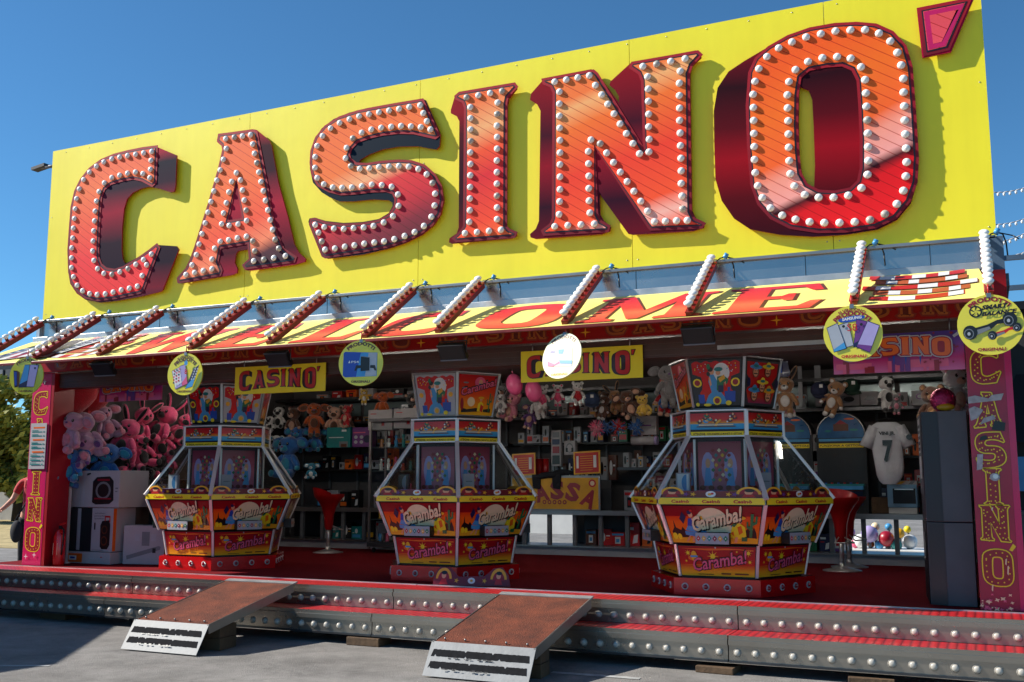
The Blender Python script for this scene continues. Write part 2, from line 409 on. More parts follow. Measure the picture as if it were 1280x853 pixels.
def tree(px, Y, h, r, seed, label):
    p = at(px, 640, Y); t = thing('broadleaf_tree', label, 'tree', (p.x, p.y, GZ), 0, 'trees beyond the dry grass')
    rnd = random.Random(seed); mb = MB(); mb.cyl((0, 0, 0), (.1, 0, h*.5), .2, 'bark', 10, .12)
    lobes = []
    for k in range(14):
        a = rnd.uniform(0, 6.28); rr = r*rnd.uniform(.2, .8); z = h*rnd.uniform(.24, .86)
        c = (rr*math.cos(a), rr*math.sin(a), z); lobes.append((c, r*rnd.uniform(.3, .52)))
        mb.cyl((.06, 0, h*.2), c, .06, 'bark', 6, .02)
    mb.build('trunk', t); put('crown', leaf_mesh('crown', seed, .15, 15000, 'leaf', lobes), t)
tree(-26, 17, 4.9, 2.3, 3, 'olive green leafy tree seen left of the pink post, at the picture edge')
tree(22, 18, 5.0, 2.2, 8, 'olive green leafy tree showing just beside the pink left post')
tree(70, 24, 6.0, 2.6, 12, 'olive green leafy tree mostly behind the left post')
# grey wall, red barrier, mesh fence
t = thing('concrete_wall', 'low grey concrete wall with a sloped end beyond the dry grass', 'wall', (-24, 19.0, GZ))
MB((-24, 19, GZ)).bb((-44, 18.8, GZ), (-9, 19.1, 1.5), 'concrete').build('wall', t)
mb = MB((-24, 19, GZ)); mb.prism([(-34, 0), (-24, 0), (-24, 1.25)], .3, lambda u, v, d: Vector((u+9, 18.6-d, GZ+v)), 'concrete'); mb.build('ramp_block', t)
t = thing('red_barrier', 'red board barrier above the grey concrete wall', 'barrier', (-24, 20, GZ))
for k in range(12): MB((-24, 20, GZ)).bb((-46+k*3.1, 20, 1.35), (-46+k*3.1+3.0, 20.08, 1.78), 'red_paint').build('panel', t)
t = thing('wire_fence', 'thin grey wire fence in front of the trees on the left', 'fence', (-26, 21, GZ))
for k in range(9): MB((-26, 21, GZ)).cyl((-44+k*3, 21, GZ), (-44+k*3, 21, 2.5), .04, 'mid_grey', 6).build('post', t)
mb = MB((-26, 21, GZ))
for k in range(6): mb.cyl((-44, 21, 1.5+k*.2), (-20, 21, 1.5+k*.2), .006, 'mid_grey', 4)
mb.build('wire', t)
# dark trailer seen under the left end of the awning
t = thing('parked_trailer', 'dark trailer with grey hatches seen under the left end of the awning', 'trailer', (-40, 34, GZ))
o_ = (-40, 34, GZ); TB = at(20, 489, 34).z; TT = at(2, 447, 34).z
MB(o_).bb((-60, 34, TB), (-28, 37, TT), 'black_metal').build('body', t, .03)
for k in range(12):
    for r_ in range(2):
        MB(o_).bb((-45.6+k*1.44, 33.9, TB+.2+r_*.62), (-44.4+k*1.44, 34.02, TB+.66+r_*.62), 'dark_grey' if (k+r_) % 3 else 'mid_grey').build('hatch', t)
for k in (0, 1, 3): MB(o_).bb((-50+k*6.6, 34.4, GZ), (-49.6+k*6.6, 34.8, TB+.01), 'black_metal').build('support_leg', t)
# white van added behind the booth as the bright patch under the counter
t = thing('bright_patch_van', 'white van added behind the booth as the bright patch seen under the counter', 'van', (1.5, 11, GZ))
o_ = (1.5, 11, GZ)
mb = MB(o_); mb.prism([(-2.6, .35), (3.2, .35), (3.3, 1.1), (2.4, 1.3), (1.6, 2.2), (-2.5, 2.25), (-2.65, 1.2)], 1.8, lambda u, v, d: Vector((1.5+u, 11-d, GZ+v)), 'white_paint'); mb.build('body', t, .06)
for x in (-1.6, 2.1): MB(o_).cyl((1.5+x, 10.95, GZ+.36), (1.5+x, 11.2, GZ+.36), .36, 'black_plastic', 20).cyl((1.5+x, 10.93, GZ+.36), (1.5+x, 10.96, GZ+.36), .2, 'light_grey', 16).build('wheel', t)
MB(o_).bb((2.2, 10.985, GZ+1.3), (3.0, 10.995, GZ+1.95), 'glass_dark').build('side_window', t)
MB(o_).bb((-1, 10.985, GZ+1.0), (1.2, 10.996, GZ+1.25), 'ink_green').build('green_stripe', t)

# unseen stall block added off frame left, shaped to shade the steps and asphalt
t = thing('shade_block', 'unseen grey block added just outside the picture on the left to cast shade', 'stall', (-5, -4, GZ))
mb = MB((-5, -4, GZ)); mb.prism([(-1.5, -1.07), (.0, -3.3), (-.6, -6.5), (-9, -6.5), (-9, -1.07)], 2.8, lambda u, v, d: Vector((u, v, 3.02+d)), 'mid_grey'); mb.build('body', t)
mb = MB((-5, -4, GZ)); mb.prism([(-1.5, -1.07), (.0, -3.3), (-.6, -6.5), (-9, -6.5), (-9, -1.07)], .1, lambda u, v, d: Vector((u, v, 3.13+d)), 'red_paint'); mb.build('roof', t)

# ------------------------------------------------------------------ traced letter shapes (enlarged photo crops: scale, origin)
TR = {
'C': (4.061, 70, 175), 'A': (4.061, 210, 155), 'S': (4.061, 380, 120), 'I': (4.061, 550, 95), 'N': (3.046, 650, 50), 'O': (2.942, 880, 20), "'": (7.11, 1100, 0)}
SIL = {
'C': [[(505,33),(612,78),(606,235),(600,262),(580,266),(520,246),(470,238),(430,248),(390,268),(360,300),(345,350),(335,450),(333,560),(338,605),(350,630),(400,605),(450,575),(500,540),(520,534),(612,540),(623,556),(540,765),(525,772),(430,795),(300,818),(220,826),(150,812),(105,780),(72,730),(62,670),(60,560),(68,440),(75,340),(92,265),(120,205),(165,150),(225,102),(290,75),(360,55),(440,42)]],
'A': [[(258,56),(300,45),(430,27),(448,30),(515,85),(525,110),(560,300),(610,480),(640,610),(665,655),(698,685),(695,700),(640,715),(420,745),(390,742),(385,724),(412,690),(408,637),(355,645),(345,660),(338,705),(352,735),(350,757),(330,766),(70,810),(48,808),(45,790),(85,740),(110,690),(145,590),(200,420),(250,250),(278,130),(275,115),(255,98),(248,80)]],
'S': [[(600,15),(618,22),(692,195),(690,220),(688,255),(672,272),(640,268),(580,256),(480,258),(400,272),(330,298),(285,325),(278,338),(320,342),(400,330),(480,325),(550,330),(620,355),(670,400),(700,460),(710,530),(695,600),(660,655),(600,705),(520,745),(430,775),(300,805),(120,827),(98,820),(22,640),(28,622),(55,618),(110,635),(200,645),(300,640),(380,625),(430,595),(450,560),(448,542),(430,530),(350,526),(250,536),(180,536),(130,515),(90,490),(45,440),(30,370),(32,290),(50,225),(90,165),(150,118),(230,85),(320,62),(450,40)]],
'I': [[(75,105),(95,85),(370,37),(388,43),(390,65),(350,115),(342,150),(338,760),(355,778),(388,795),(388,812),(365,825),(60,852),(45,845),(48,825),(85,800),(95,770),(98,230),(85,205),(55,190),(55,172)]],
'N': [[(95,145),(270,112),(285,115),(377,240),(376,215),(362,190),(340,172),(345,158),(425,85),(670,40),(688,47),(690,68),(655,100),(648,130),(655,650),(670,680),(702,700),(700,715),(660,728),(430,742),(412,738),(302,585),(305,665),(320,690),(345,712),(343,728),(310,740),(60,758),(40,752),(38,740),(60,720),(72,690),(78,270),(65,245),(38,228),(42,205)]],
'O': [[(230,118),(150,165),(90,205),(50,265),(36,350),(38,480),(42,600),(65,680),(110,745),(170,785),(280,805),(400,812),(520,805),(640,785),(710,750),(760,690),(785,610),(788,520),(778,330),(768,190),(745,110),(700,60),(640,30),(560,22),(470,30),(370,55),(290,85)],
      [(350,260),(385,275),(398,310),(403,400),(408,550),(405,630),(385,625),(362,590),(352,530),(348,400)]],
"'": [[(325,72),(700,-2),(845,-30),(825,10),(630,465),(375,515)]]}
FACE = {
'C': [[(510,38),(505,215),(490,230),(440,203),(395,193),(340,202),(280,220),(245,248),(228,295),(222,360),(217,450),(213,560),(215,600),(228,635),(255,658),(300,665),(345,650),(410,612),(470,570),(512,537),(522,550),(440,765),(425,773),(300,800),(215,810),(155,798),(112,766),(82,722),(70,670),(66,560),(74,440),(82,340),(100,262),(128,205),(172,150),(230,107),(295,80),(365,62),(440,47)]],
'A': [[(262,60),(435,40),(448,48),(470,160),(500,310),(525,460),(550,560),(585,640),(645,680),(640,695),(395,730),(388,718),(420,690),(412,600),(265,625),(250,700),(270,745),(265,762),(60,800),(55,785),(100,735),(125,680),(160,570),(210,410),(262,230),(285,130),(280,105),(258,86)],
      [(350,285),(385,487),(300,500)]],
'S': [[(600,25),(680,200),(668,210),(560,185),(480,183),(400,192),(330,208),(270,230),(238,265),(225,300),(232,325),(265,350),(320,352),(400,340),(480,335),(545,338),(610,360),(660,405),(690,460),(700,530),(685,600),(650,650),(590,695),(520,730),(430,760),(300,785),(110,815),(98,808),(35,650),(40,632),(60,630),(110,650),(200,660),(300,655),(380,640),(435,610),(465,565),(470,520),(455,490),(420,478),(350,480),(250,492),(190,495),(130,480),(75,450),(48,400),(38,340),(42,280),(65,215),(110,160),(180,115),(270,85),(350,68),(460,48)]],
'I': [[(85,105),(100,92),(376,46),(384,57),(340,105),(332,140),(330,765),(345,785),(380,800),(375,812),(85,834),(75,825),(110,795),(128,765),(133,160),(122,130),(88,114)]],
'N': [[(92,155),(278,122),(290,132),(470,425),(478,415),(470,155),(458,125),(425,103),(430,92),(675,50),(684,58),(650,95),(638,130),(645,655),(660,685),(695,702),(690,710),(500,718),(490,705),(285,405),(290,665),(305,695),(335,712),(332,724),(95,738),(90,728),(120,705),(130,680),(133,200),(122,175),(94,163)]],
'O': [[(172,210),(195,160),(240,120),(310,80),(390,52),(480,36),(560,32),(630,38),(690,65),(735,115),(757,190),(768,330),(780,520),(775,610),(750,680),(700,740),(630,772),(520,788),(420,790),(320,775),(250,740),(205,690),(180,620),(168,480),(163,330)],
      [(350,225),(385,195),(450,182),(510,178),(550,195),(570,235),(577,330),(582,450),(582,560),(572,610),(540,640),(480,652),(420,648),(375,625),(350,580),(342,500),(338,400),(340,290)]],
"'": [[(362,95),(690,28),(785,8),(600,430),(410,475)]]}
BULB = {
'C': [(484,59),(443,66),(402,73),(361,80),(321,88),(281,97),(241,112),(203,134),(168,164),(138,202),(116,249),(102,298),(95,350),(91,399),(86,448),(83,498),(78,548),(77,599),(77,648),(87,695),(105,738),(133,766),(169,781),(207,785),(248,782),(288,773),(329,762),(370,753),(411,743),(435,689),(458,634),(482,580),(480,104),(477,149),(474,192),(439,171),(401,163),(361,169),(321,179),(281,191),(243,218),(216,262),(203,311),(196,361),(193,411),(189,462),(186,513),(184,564),(190,612),(209,654),(241,678),(281,683),(322,670),(363,654),(403,632),(442,608)],
'A': [(291,75),(334,68),(376,62),(417,55),(428,102),(437,150),(448,197),(459,245),(470,293),(482,340),(493,389),(505,438),(517,488),(529,537),(541,587),(560,632),(594,670),(535,680),(484,688),(433,696),(438,645),(428,594),(396,571),(350,579),(306,589),(263,597),(235,632),(221,687),(221,736),(177,745),(133,755),(89,765),(120,716),(142,664),(156,611),(171,558),(187,503),(201,449),(216,395),(231,341),(246,286),(263,234),(279,180),(294,125),(345,248),(321,293),(307,346),(294,401),(280,453),(270,508),(309,516),(354,509),(397,491),(394,438),(385,387),(376,336),(366,285)],
'S': [(588,47),(533,56),(481,66),(430,74),(379,83),(328,93),(278,103),(229,118),(179,137),(133,164),(92,203),(65,253),(55,309),(54,364),(65,416),(99,448),(144,464),(192,466),(241,464),(291,458),(342,450),(393,452),(443,461),(475,500),(478,558),(450,610),(403,642),(351,660),(301,668),(250,671),(200,675),(150,673),(101,666),(55,654),(72,694),(88,738),(105,780),(155,774),(205,765),(254,758),(304,750),(355,744),(405,738),(457,727),(509,711),(560,691),(607,660),(645,613),(661,556),(664,496),(650,442),(621,398),(579,371),(530,359),(480,356),(430,358),(379,361),(330,367),(281,370),(235,356),(209,316),(214,263),(245,214),(291,186),(340,170),(390,161),(441,156),(491,152),(541,154),(591,158),(640,170),(622,128),(604,87)],
'I': [(133,108),(193,98),(253,87),(313,76),(291,135),(288,193),(287,252),(288,310),(288,369),(287,429),(287,488),(287,547),(287,608),(288,668),(288,727),(308,781),(247,787),(186,793),(125,798),(147,741),(150,682),(150,622),(151,564),(152,504),(153,447),(152,388),(153,330),(153,271),(153,214),(152,158)],
'N': [(131,159),(175,151),(219,143),(263,135),(286,172),(310,208),(333,244),(357,281),(380,319),(404,356),(429,394),(454,433),(490,426),(491,378),(489,330),(489,282),(488,233),(487,186),(485,139),(467,100),(519,91),(573,81),(628,71),(609,118),(606,164),(606,211),(607,259),(607,306),(609,354),(610,402),(612,450),(613,498),(613,546),(616,594),(618,643),(636,687),(595,688),(553,690),(511,692),(485,652),(459,614),(433,576),(407,539),(381,503),(355,466),(329,430),(304,394),(269,380),(259,424),(260,471),(261,518),(261,565),(262,612),(265,658),(282,700),(231,703),(181,706),(131,710),(148,664),(150,615),(151,569),(151,521),(151,474),(151,429),(151,382),(150,335),(149,289),(149,243),(149,197)],
'O': [(592,50),(538,51),(483,55),(429,65),(375,77),(323,95),(274,117),(231,149),(201,193),(187,240),(180,288),(181,336),(182,384),(183,432),(184,480),(185,528),(188,576),(197,624),(214,668),(244,706),(287,733),(336,748),(388,757),(442,760),(498,760),(554,757),(610,749),(665,728),(709,691),(733,642),(742,589),(745,537),(743,486),(740,434),(738,383),(736,331),(734,280),(733,230),(725,180),(711,134),(685,92),(643,63),(539,155),(489,149),(435,153),(382,167),(336,197),(312,241),(306,290),(307,338),(309,385),(310,434),(311,483),(313,532),(317,580),(332,625),(370,657),(421,667),(476,667),(530,660),(579,632),(601,583),(604,532),(603,481),(602,431),(600,382),(597,332),(595,283),(592,234),(577,187)],
"'": []}
LY = BY - .055            # front plane of the cut-out letters
def tr2(ch, pts, Y=LY):   # crop coordinates -> metres on the letter plane (x, z)
    s, ox, oy = TR[ch]; r = []
    for x, y in pts:
        p = at(ox + x/s, oy + y/s, Y); r.append((p.x, p.z))
    return r
SILW = {k: [tr2(k, l) for l in v] for k, v in SIL.items()}
FACEW = {k: [tr2(k, l) for l in v] for k, v in FACE.items()}
BULBW = {k: tr2(k, v, LY-.02) for k, v in BULB.items()}

# unit glyphs (height 1) from the same letters, plus W, L, M, E drawn as slab serifs
GL = {}
for k in 'CASINO':
    xs = [p[0] for p in FACEW[k][0]]; zs = [p[1] for p in FACEW[k][0]]
    h = max(zs)-min(zs); x0, z0 = min(xs), min(zs)
    GL[k] = ([[((x-x0)/h, (z-z0)/h) for x, z in l] for l in FACEW[k]], (max(xs)-x0)/h)
GL['E'] = ([[(0,0),(.72,0),(.78,.3),(.7,.3),(.62,.12),(.34,.12),(.34,.44),(.46,.44),(.5,.36),(.56,.36),(.56,.64),(.5,.64),(.46,.56),(.34,.56),(.34,.88),(.6,.88),(.68,.72),(.76,.72),(.7,1),(0,1),(0,.93),(.1,.88),(.1,.12),(0,.07)]], .78)
GL['L'] = ([[(0,0),(.72,0),(.78,.36),(.7,.36),(.6,.14),(.36,.14),(.36,.88),(.48,.93),(.48,1),(0,1),(0,.93),(.1,.88),(.1,.12),(0,.07)]], .78)
GL['M'] = ([[(0,0),(.36,0),(.36,.07),(.27,.12),(.27,.66),(.5,.04),(.6,.04),(.84,.66),(.84,.12),(.75,.07),(.75,0),(1.18,0),(1.18,.07),(1.09,.12),(1.09,.88),(1.18,.93),(1.18,1),(.84,1),(.59,.36),(.34,1),(0,1),(0,.93),(.1,.88),(.1,.12),(0,.07)]], 1.18)
GL['W'] = ([[(.32,0),(.46,0),(.64,.56),(.82,0),(.96,0),(1.2,.88),(1.28,.93),(1.28,1),(.92,1),(.92,.93),(1.0,.88),(.86,.36),(.74,.8),(.74,1),(.56,1),(.42,.4),(.3,.88),(.4,.93),(.4,1),(0,1),(0,.93),(.08,.88)]], 1.28)
def glyph(ch, x, y, w, h, sh=0):
    ls, gw = GL[ch]
    return [[(x + p[0]/gw*w + sh*p[1]*h, y + p[1]*h) for p in l] for l in ls]

# ------------------------------------------------------------------ yellow sign board
board_x0, board_x1, board_z0, board_z1 = .28, 10.48, 3.465, 5.60
sb = thing('sign_board', 'huge yellow billboard above the awning carrying the CASINO letters', 'sign', (5.38, BY, 3.46))
so_ = sb.location.copy()
seams = [board_x0, 3.24, 5.36, 7.55, 9.27, board_x1]
def ztop(x): return 5.545 + (x-board_x0)/(board_x1-board_x0)*.09
for a, b in zip(seams[:-1], seams[1:]):
    mb = MB(so_); g = .0025
    mb.prism([(a+g, board_z0), (b-g, board_z0), (b-g, ztop(b)), (a+g, ztop(a))], .04, lambda u, v, d: Vector((u, BY-d, v)), 'sign_yellow'); mb.build('yellow_panel', sb)
MB(so_).bb((board_x0+.03, BY+.045, board_z0), (board_x1-.03, BY+.12, 5.5), 'steel_dark').build('back_frame', sb)
scr = MB().lathe([(0, .003), (.004, .0025), (.006, 0)], (0, 0, 0), 'steel', 8).mesh('screw')
for x in seams:
    for k in (0, 3):
        for s in ((1,) if x == board_x0 else (-1,) if x == board_x1 else (-1, 1)):
            put('screw', scr, sb, Vector((x+s*.05, BY-.001, 3.55+k*.39))-so_, (R(90), 0, 0))
for k in range(28): put('screw', scr, sb, Vector((.5+k*.37, BY-.001, ztop(.5+k*.37)-.04))-so_, (R(90), 0, 0))

bulb_me = MB().lathe([(.0, .022), (.011, .0225), (.013, .021), (.021, .0185), (.028, .0125), (.0315, .006), (.032, .001)], (0, 0, 0), 'bulb_white', 12).lathe([(.032, .002), (.0335, 0), (.0335, -.006)], (0, 0, 0), 'bulb_ring', 12).mesh('bulb')
bulb_old = MB().lathe([(.0, .022), (.011, .0225), (.013, .021), (.021, .0185), (.028, .0125), (.0315, .006), (.032, .001)], (0, 0, 0), 'bulb_dull', 12).lathe([(.032, .002), (.0335, 0), (.0335, -.006)], (0, 0, 0), 'bulb_ring', 12).mesh('bulb')
# printed faces: (material stops bottom->top, axis)
ST = ((.55, 0, .83), 13, .09, .62)
gradmat('print_C', [(0, (214, 34, 34)), (.3, (222, 42, 46)), (.55, (236, 76, 44)), (.8, (246, 104, 50)), (1, (240, 92, 50))], (0, 0, 1), stripe=ST)
gradmat('print_A', [(0, (40, 10, 28)), (.12, (70, 16, 32)), (.22, (250, 124, 86)), (.4, (236, 76, 44)), (.7, (244, 100, 42)), (1, (238, 98, 46))], (-.34, 0, 1), stripe=ST, off=.22)
gradmat('print_S', [(0, (44, 10, 26)), (.22, (120, 18, 40)), (.4, (190, 26, 42)), (.56, (206, 40, 44)), (.64, (252, 160, 112)), (.78, (246, 110, 46)), (1, (244, 102, 40))], (-.3, 0, 1), stripe=ST, off=.24)
gradmat('print_I', [(0, (230, 96, 46)), (.14, (224, 66, 38)), (.45, (204, 30, 40)), (.62, (224, 74, 34)), (.78, (246, 160, 104)), (1, (236, 100, 44))], (-.1, 0, 1), stripe=ST, off=.05)
gradmat('print_N', [(0, (226, 70, 40)), (.1, (244, 166, 150)), (.2, (230, 76, 38)), (.5, (220, 56, 34)), (.8, (236, 104, 36)), (.93, (246, 160, 100)), (1.0, (240, 110, 50))], (-.22, 0, 1), stripe=ST, off=.14)
gradmat('print_O', [(0, (218, 22, 28)), (.2, (200, 14, 22)), (.255, (70, 8, 16)), (.30, (236, 150, 140)), (.42, (240, 140, 120)), (.5, (232, 92, 36)), (.75, (232, 100, 26)), (1, (226, 84, 24))], (-.30, 0, 1), stripe=ST, off=.17)
gradmat("print_'", [(0, (214, 72, 84)), (1, (206, 70, 76))], stripe=ST)
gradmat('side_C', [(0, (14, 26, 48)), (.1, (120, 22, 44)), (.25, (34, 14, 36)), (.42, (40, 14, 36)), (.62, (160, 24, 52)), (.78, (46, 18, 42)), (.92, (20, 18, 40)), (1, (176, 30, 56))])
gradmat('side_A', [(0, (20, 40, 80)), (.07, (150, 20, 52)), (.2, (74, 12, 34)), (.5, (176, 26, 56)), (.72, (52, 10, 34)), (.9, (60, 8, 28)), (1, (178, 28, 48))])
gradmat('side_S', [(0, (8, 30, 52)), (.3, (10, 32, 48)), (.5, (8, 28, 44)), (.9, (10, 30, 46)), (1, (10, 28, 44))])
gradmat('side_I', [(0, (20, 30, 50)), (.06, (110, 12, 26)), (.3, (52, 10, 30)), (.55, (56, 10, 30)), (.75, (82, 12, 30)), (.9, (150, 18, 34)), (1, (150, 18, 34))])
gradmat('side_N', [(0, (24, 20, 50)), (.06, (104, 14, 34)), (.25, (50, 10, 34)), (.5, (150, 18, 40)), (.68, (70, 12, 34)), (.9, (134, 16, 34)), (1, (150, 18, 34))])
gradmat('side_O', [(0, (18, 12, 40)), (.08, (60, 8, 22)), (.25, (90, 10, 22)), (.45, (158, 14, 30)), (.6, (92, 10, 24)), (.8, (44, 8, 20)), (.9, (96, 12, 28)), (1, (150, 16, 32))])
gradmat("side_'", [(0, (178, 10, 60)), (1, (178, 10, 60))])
gradmat('rim', [(0, (110, 14, 34)), (.5, (150, 18, 34)), (1, (168, 24, 40))])
desc = {'C': 'big red orange letter C with white bulbs at the left of the yellow sign', 'A': 'big red orange letter A with white bulbs between C and S',
        'S': 'big red orange letter S with white bulbs on the yellow sign', 'I': 'narrow big red orange letter I with white bulbs between S and N',
        'N': 'big red orange letter N with white bulbs and deep maroon side', 'O': 'largest red orange letter O with white bulbs and maroon side',
        "'": 'pink wedge shaped apostrophe at the top right of the yellow sign'}
for ch in "CASINO'":
    sil, face = SILW[ch], FACEW[ch]
    cx = sum(p[0] for p in sil[0])/len(sil[0]); z0 = min(p[1] for p in sil[0])
    t = thing('sign_letter' if ch != "'" else 'sign_apostrophe', desc[ch], 'letter' if ch != "'" else 'apostrophe', (cx, BY-.002, z0), 0, 'big letters on the yellow sign')
    o_ = t.location.copy(); fy = lambda y: (lambda u, v, d: Vector((u, y-d*-1, v)))
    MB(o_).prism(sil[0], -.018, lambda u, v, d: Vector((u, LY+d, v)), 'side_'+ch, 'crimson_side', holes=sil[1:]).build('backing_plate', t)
    # printed rim, dark line and gradient face, each a thin sheet in front of the backing
    rimh = [inset(h, -.012) for h in face[1:]] if ch == 'O' else []
    MB(o_).prism(inset(face[0], -.022), -.004, lambda u, v, d: Vector((u, LY-.0045+d, v)), 'rim', holes=[inset(h, .02) for h in face[1:]]).build('face_rim', t)
    MB(o_).prism(inset(face[0], .004), 0, lambda u, v, d: Vector((u, LY-.0065, v)), 'ink_black', holes=[inset(h, -.004) for h in face[1:]]).build('outline', t)
    MB(o_).prism(inset(face[0], .016), 0, lambda u, v, d: Vector((u, LY-.0085, v)), 'print_'+ch, holes=[inset(h, -.016) for h in face[1:]]).build('face', t)
    if ch == "'":
        MB(o_).prism(inset(face[0], .022), 0, lambda u, v, d: Vector((u, LY-.0095, v)), 'magenta').build('inner_rim', t)
        MB(o_).prism(inset(face[0], .06), 0, lambda u, v, d: Vector((u, LY-.0105, v)), "print_'").build('inner_face', t)
    for x, z in BULBW[ch]:
        put('bulb', bulb_me if random.random() < .93 else bulb_old, t, Vector((x, LY-.0115, z))-o_, (R(90+random.uniform(-5, 5)), R(random.uniform(-5, 5)), 0))
    mb = MB(o_)
    for x, z in ([inset(sil[0], .05)[i] for i in range(0, len(sil[0]), 6)]):
        mb.cyl((x, LY+.018, z), (x, BY, z), .012, 'steel_dark', 6)
    mb.build('standoff', t)
# ------------------------------------------------------------------ the booth
BO = Vector((5.4, 2.9, GZ))
booth = thing('casino_booth', 'long fairground casino booth with pink lettered posts and WELCOME awning', 'booth', BO)
def B(): return MB(BO)
X0, X1, YB = .31, 10.5, 5.4
B().bb((X0-.6, .42, .60), (X1+1.2, 6.2, FZ), 'carpet_red').build('floor', booth)
B().bb((X0-.6, .7, GZ+.02), (X1+1.2, .75, .599), 'black_metal').build('underdeck_screen', booth)  # black sheet added under the floor to block the daylight behind
B().bb((X0, .78, FZ+.001), (X0+.05, YB, 3.0), 'interior_wall').build('side_wall', booth)
B().bb((X1-.05, .78, FZ+.001), (X1, YB, 3.0), 'interior_wall').build('side_wall', booth)
# back wall with two low openings
op = [(4.42, 5.12), (8.75, 9.75)]
mb = B(); mb.bb((X0+.05, YB, 1.18), (X1-.05, YB+.06, 3.0), 'interior_wall')
xs = [X0+.05, op[0][0], op[0][1], op[1][0], op[1][1], X1-.05]
for a, b in ((0, 1), (2, 3), (4, 5)): mb.bb((xs[a], YB, FZ+.001), (xs[b], YB+.06, 1.18), 'interior_wall')
mb.build('back_wall', booth)
B().bb((X0, .62, 3.002), (X1, YB+.06, 3.06), 'ceiling_dark').build('ceiling', booth)
B().bb((X0-.05, BY+.13, 3.10), (X1+.05, YB+.15, 3.2), 'steel_dark').build('roof', booth)
# shutter box along the front opening
mb = B(); mb.bb((X0+.36, .56, 2.66), (X1-.3, .76, 2.83), 'shutter_brown')
for k in range(3): mb.bb((X0+.36, .552, 2.68+k*.05), (X1-.3, .561, 2.70+k*.05), 'shutter_brown')
mb.build('shutter_box', booth)
B().bb((8.3, .545, 2.70), (X1-.3, .575, 2.735), 'alu').build('shutter_rail', booth)

# fascia with dim neon style lettering
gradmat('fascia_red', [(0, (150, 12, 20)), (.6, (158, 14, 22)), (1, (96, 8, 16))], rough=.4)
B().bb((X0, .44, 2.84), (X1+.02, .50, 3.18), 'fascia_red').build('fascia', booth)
pmat('neon_glow', (128, 30, 20), .5, 0, .2, 8); pmat('neon_core', (164, 88, 30), .45, 0, .2, 8)
for r_ in range(6):
    ar = Art(lambda u, v, d: Vector((u, .44-d, v)) - BO)
    x = .72 + r_*1.66
    for k, ch in enumerate("CASINO"):
        w_ = .17 if ch != 'I' else .1
        g = glyph(ch, x, 2.87, w_, .16)
        ar.poly(inset(g[0], -.022), 'neon_glow'); ar.poly(inset(g[0], -.008), 'neon_core'); ar.poly(inset(g[0], .012), 'ink_maroon')
        x += w_ + .075
    ar.poly(star(x+.06, 2.9, .05, 4, .2), 'ink_gold'); ar.build('neon_lettering', booth)

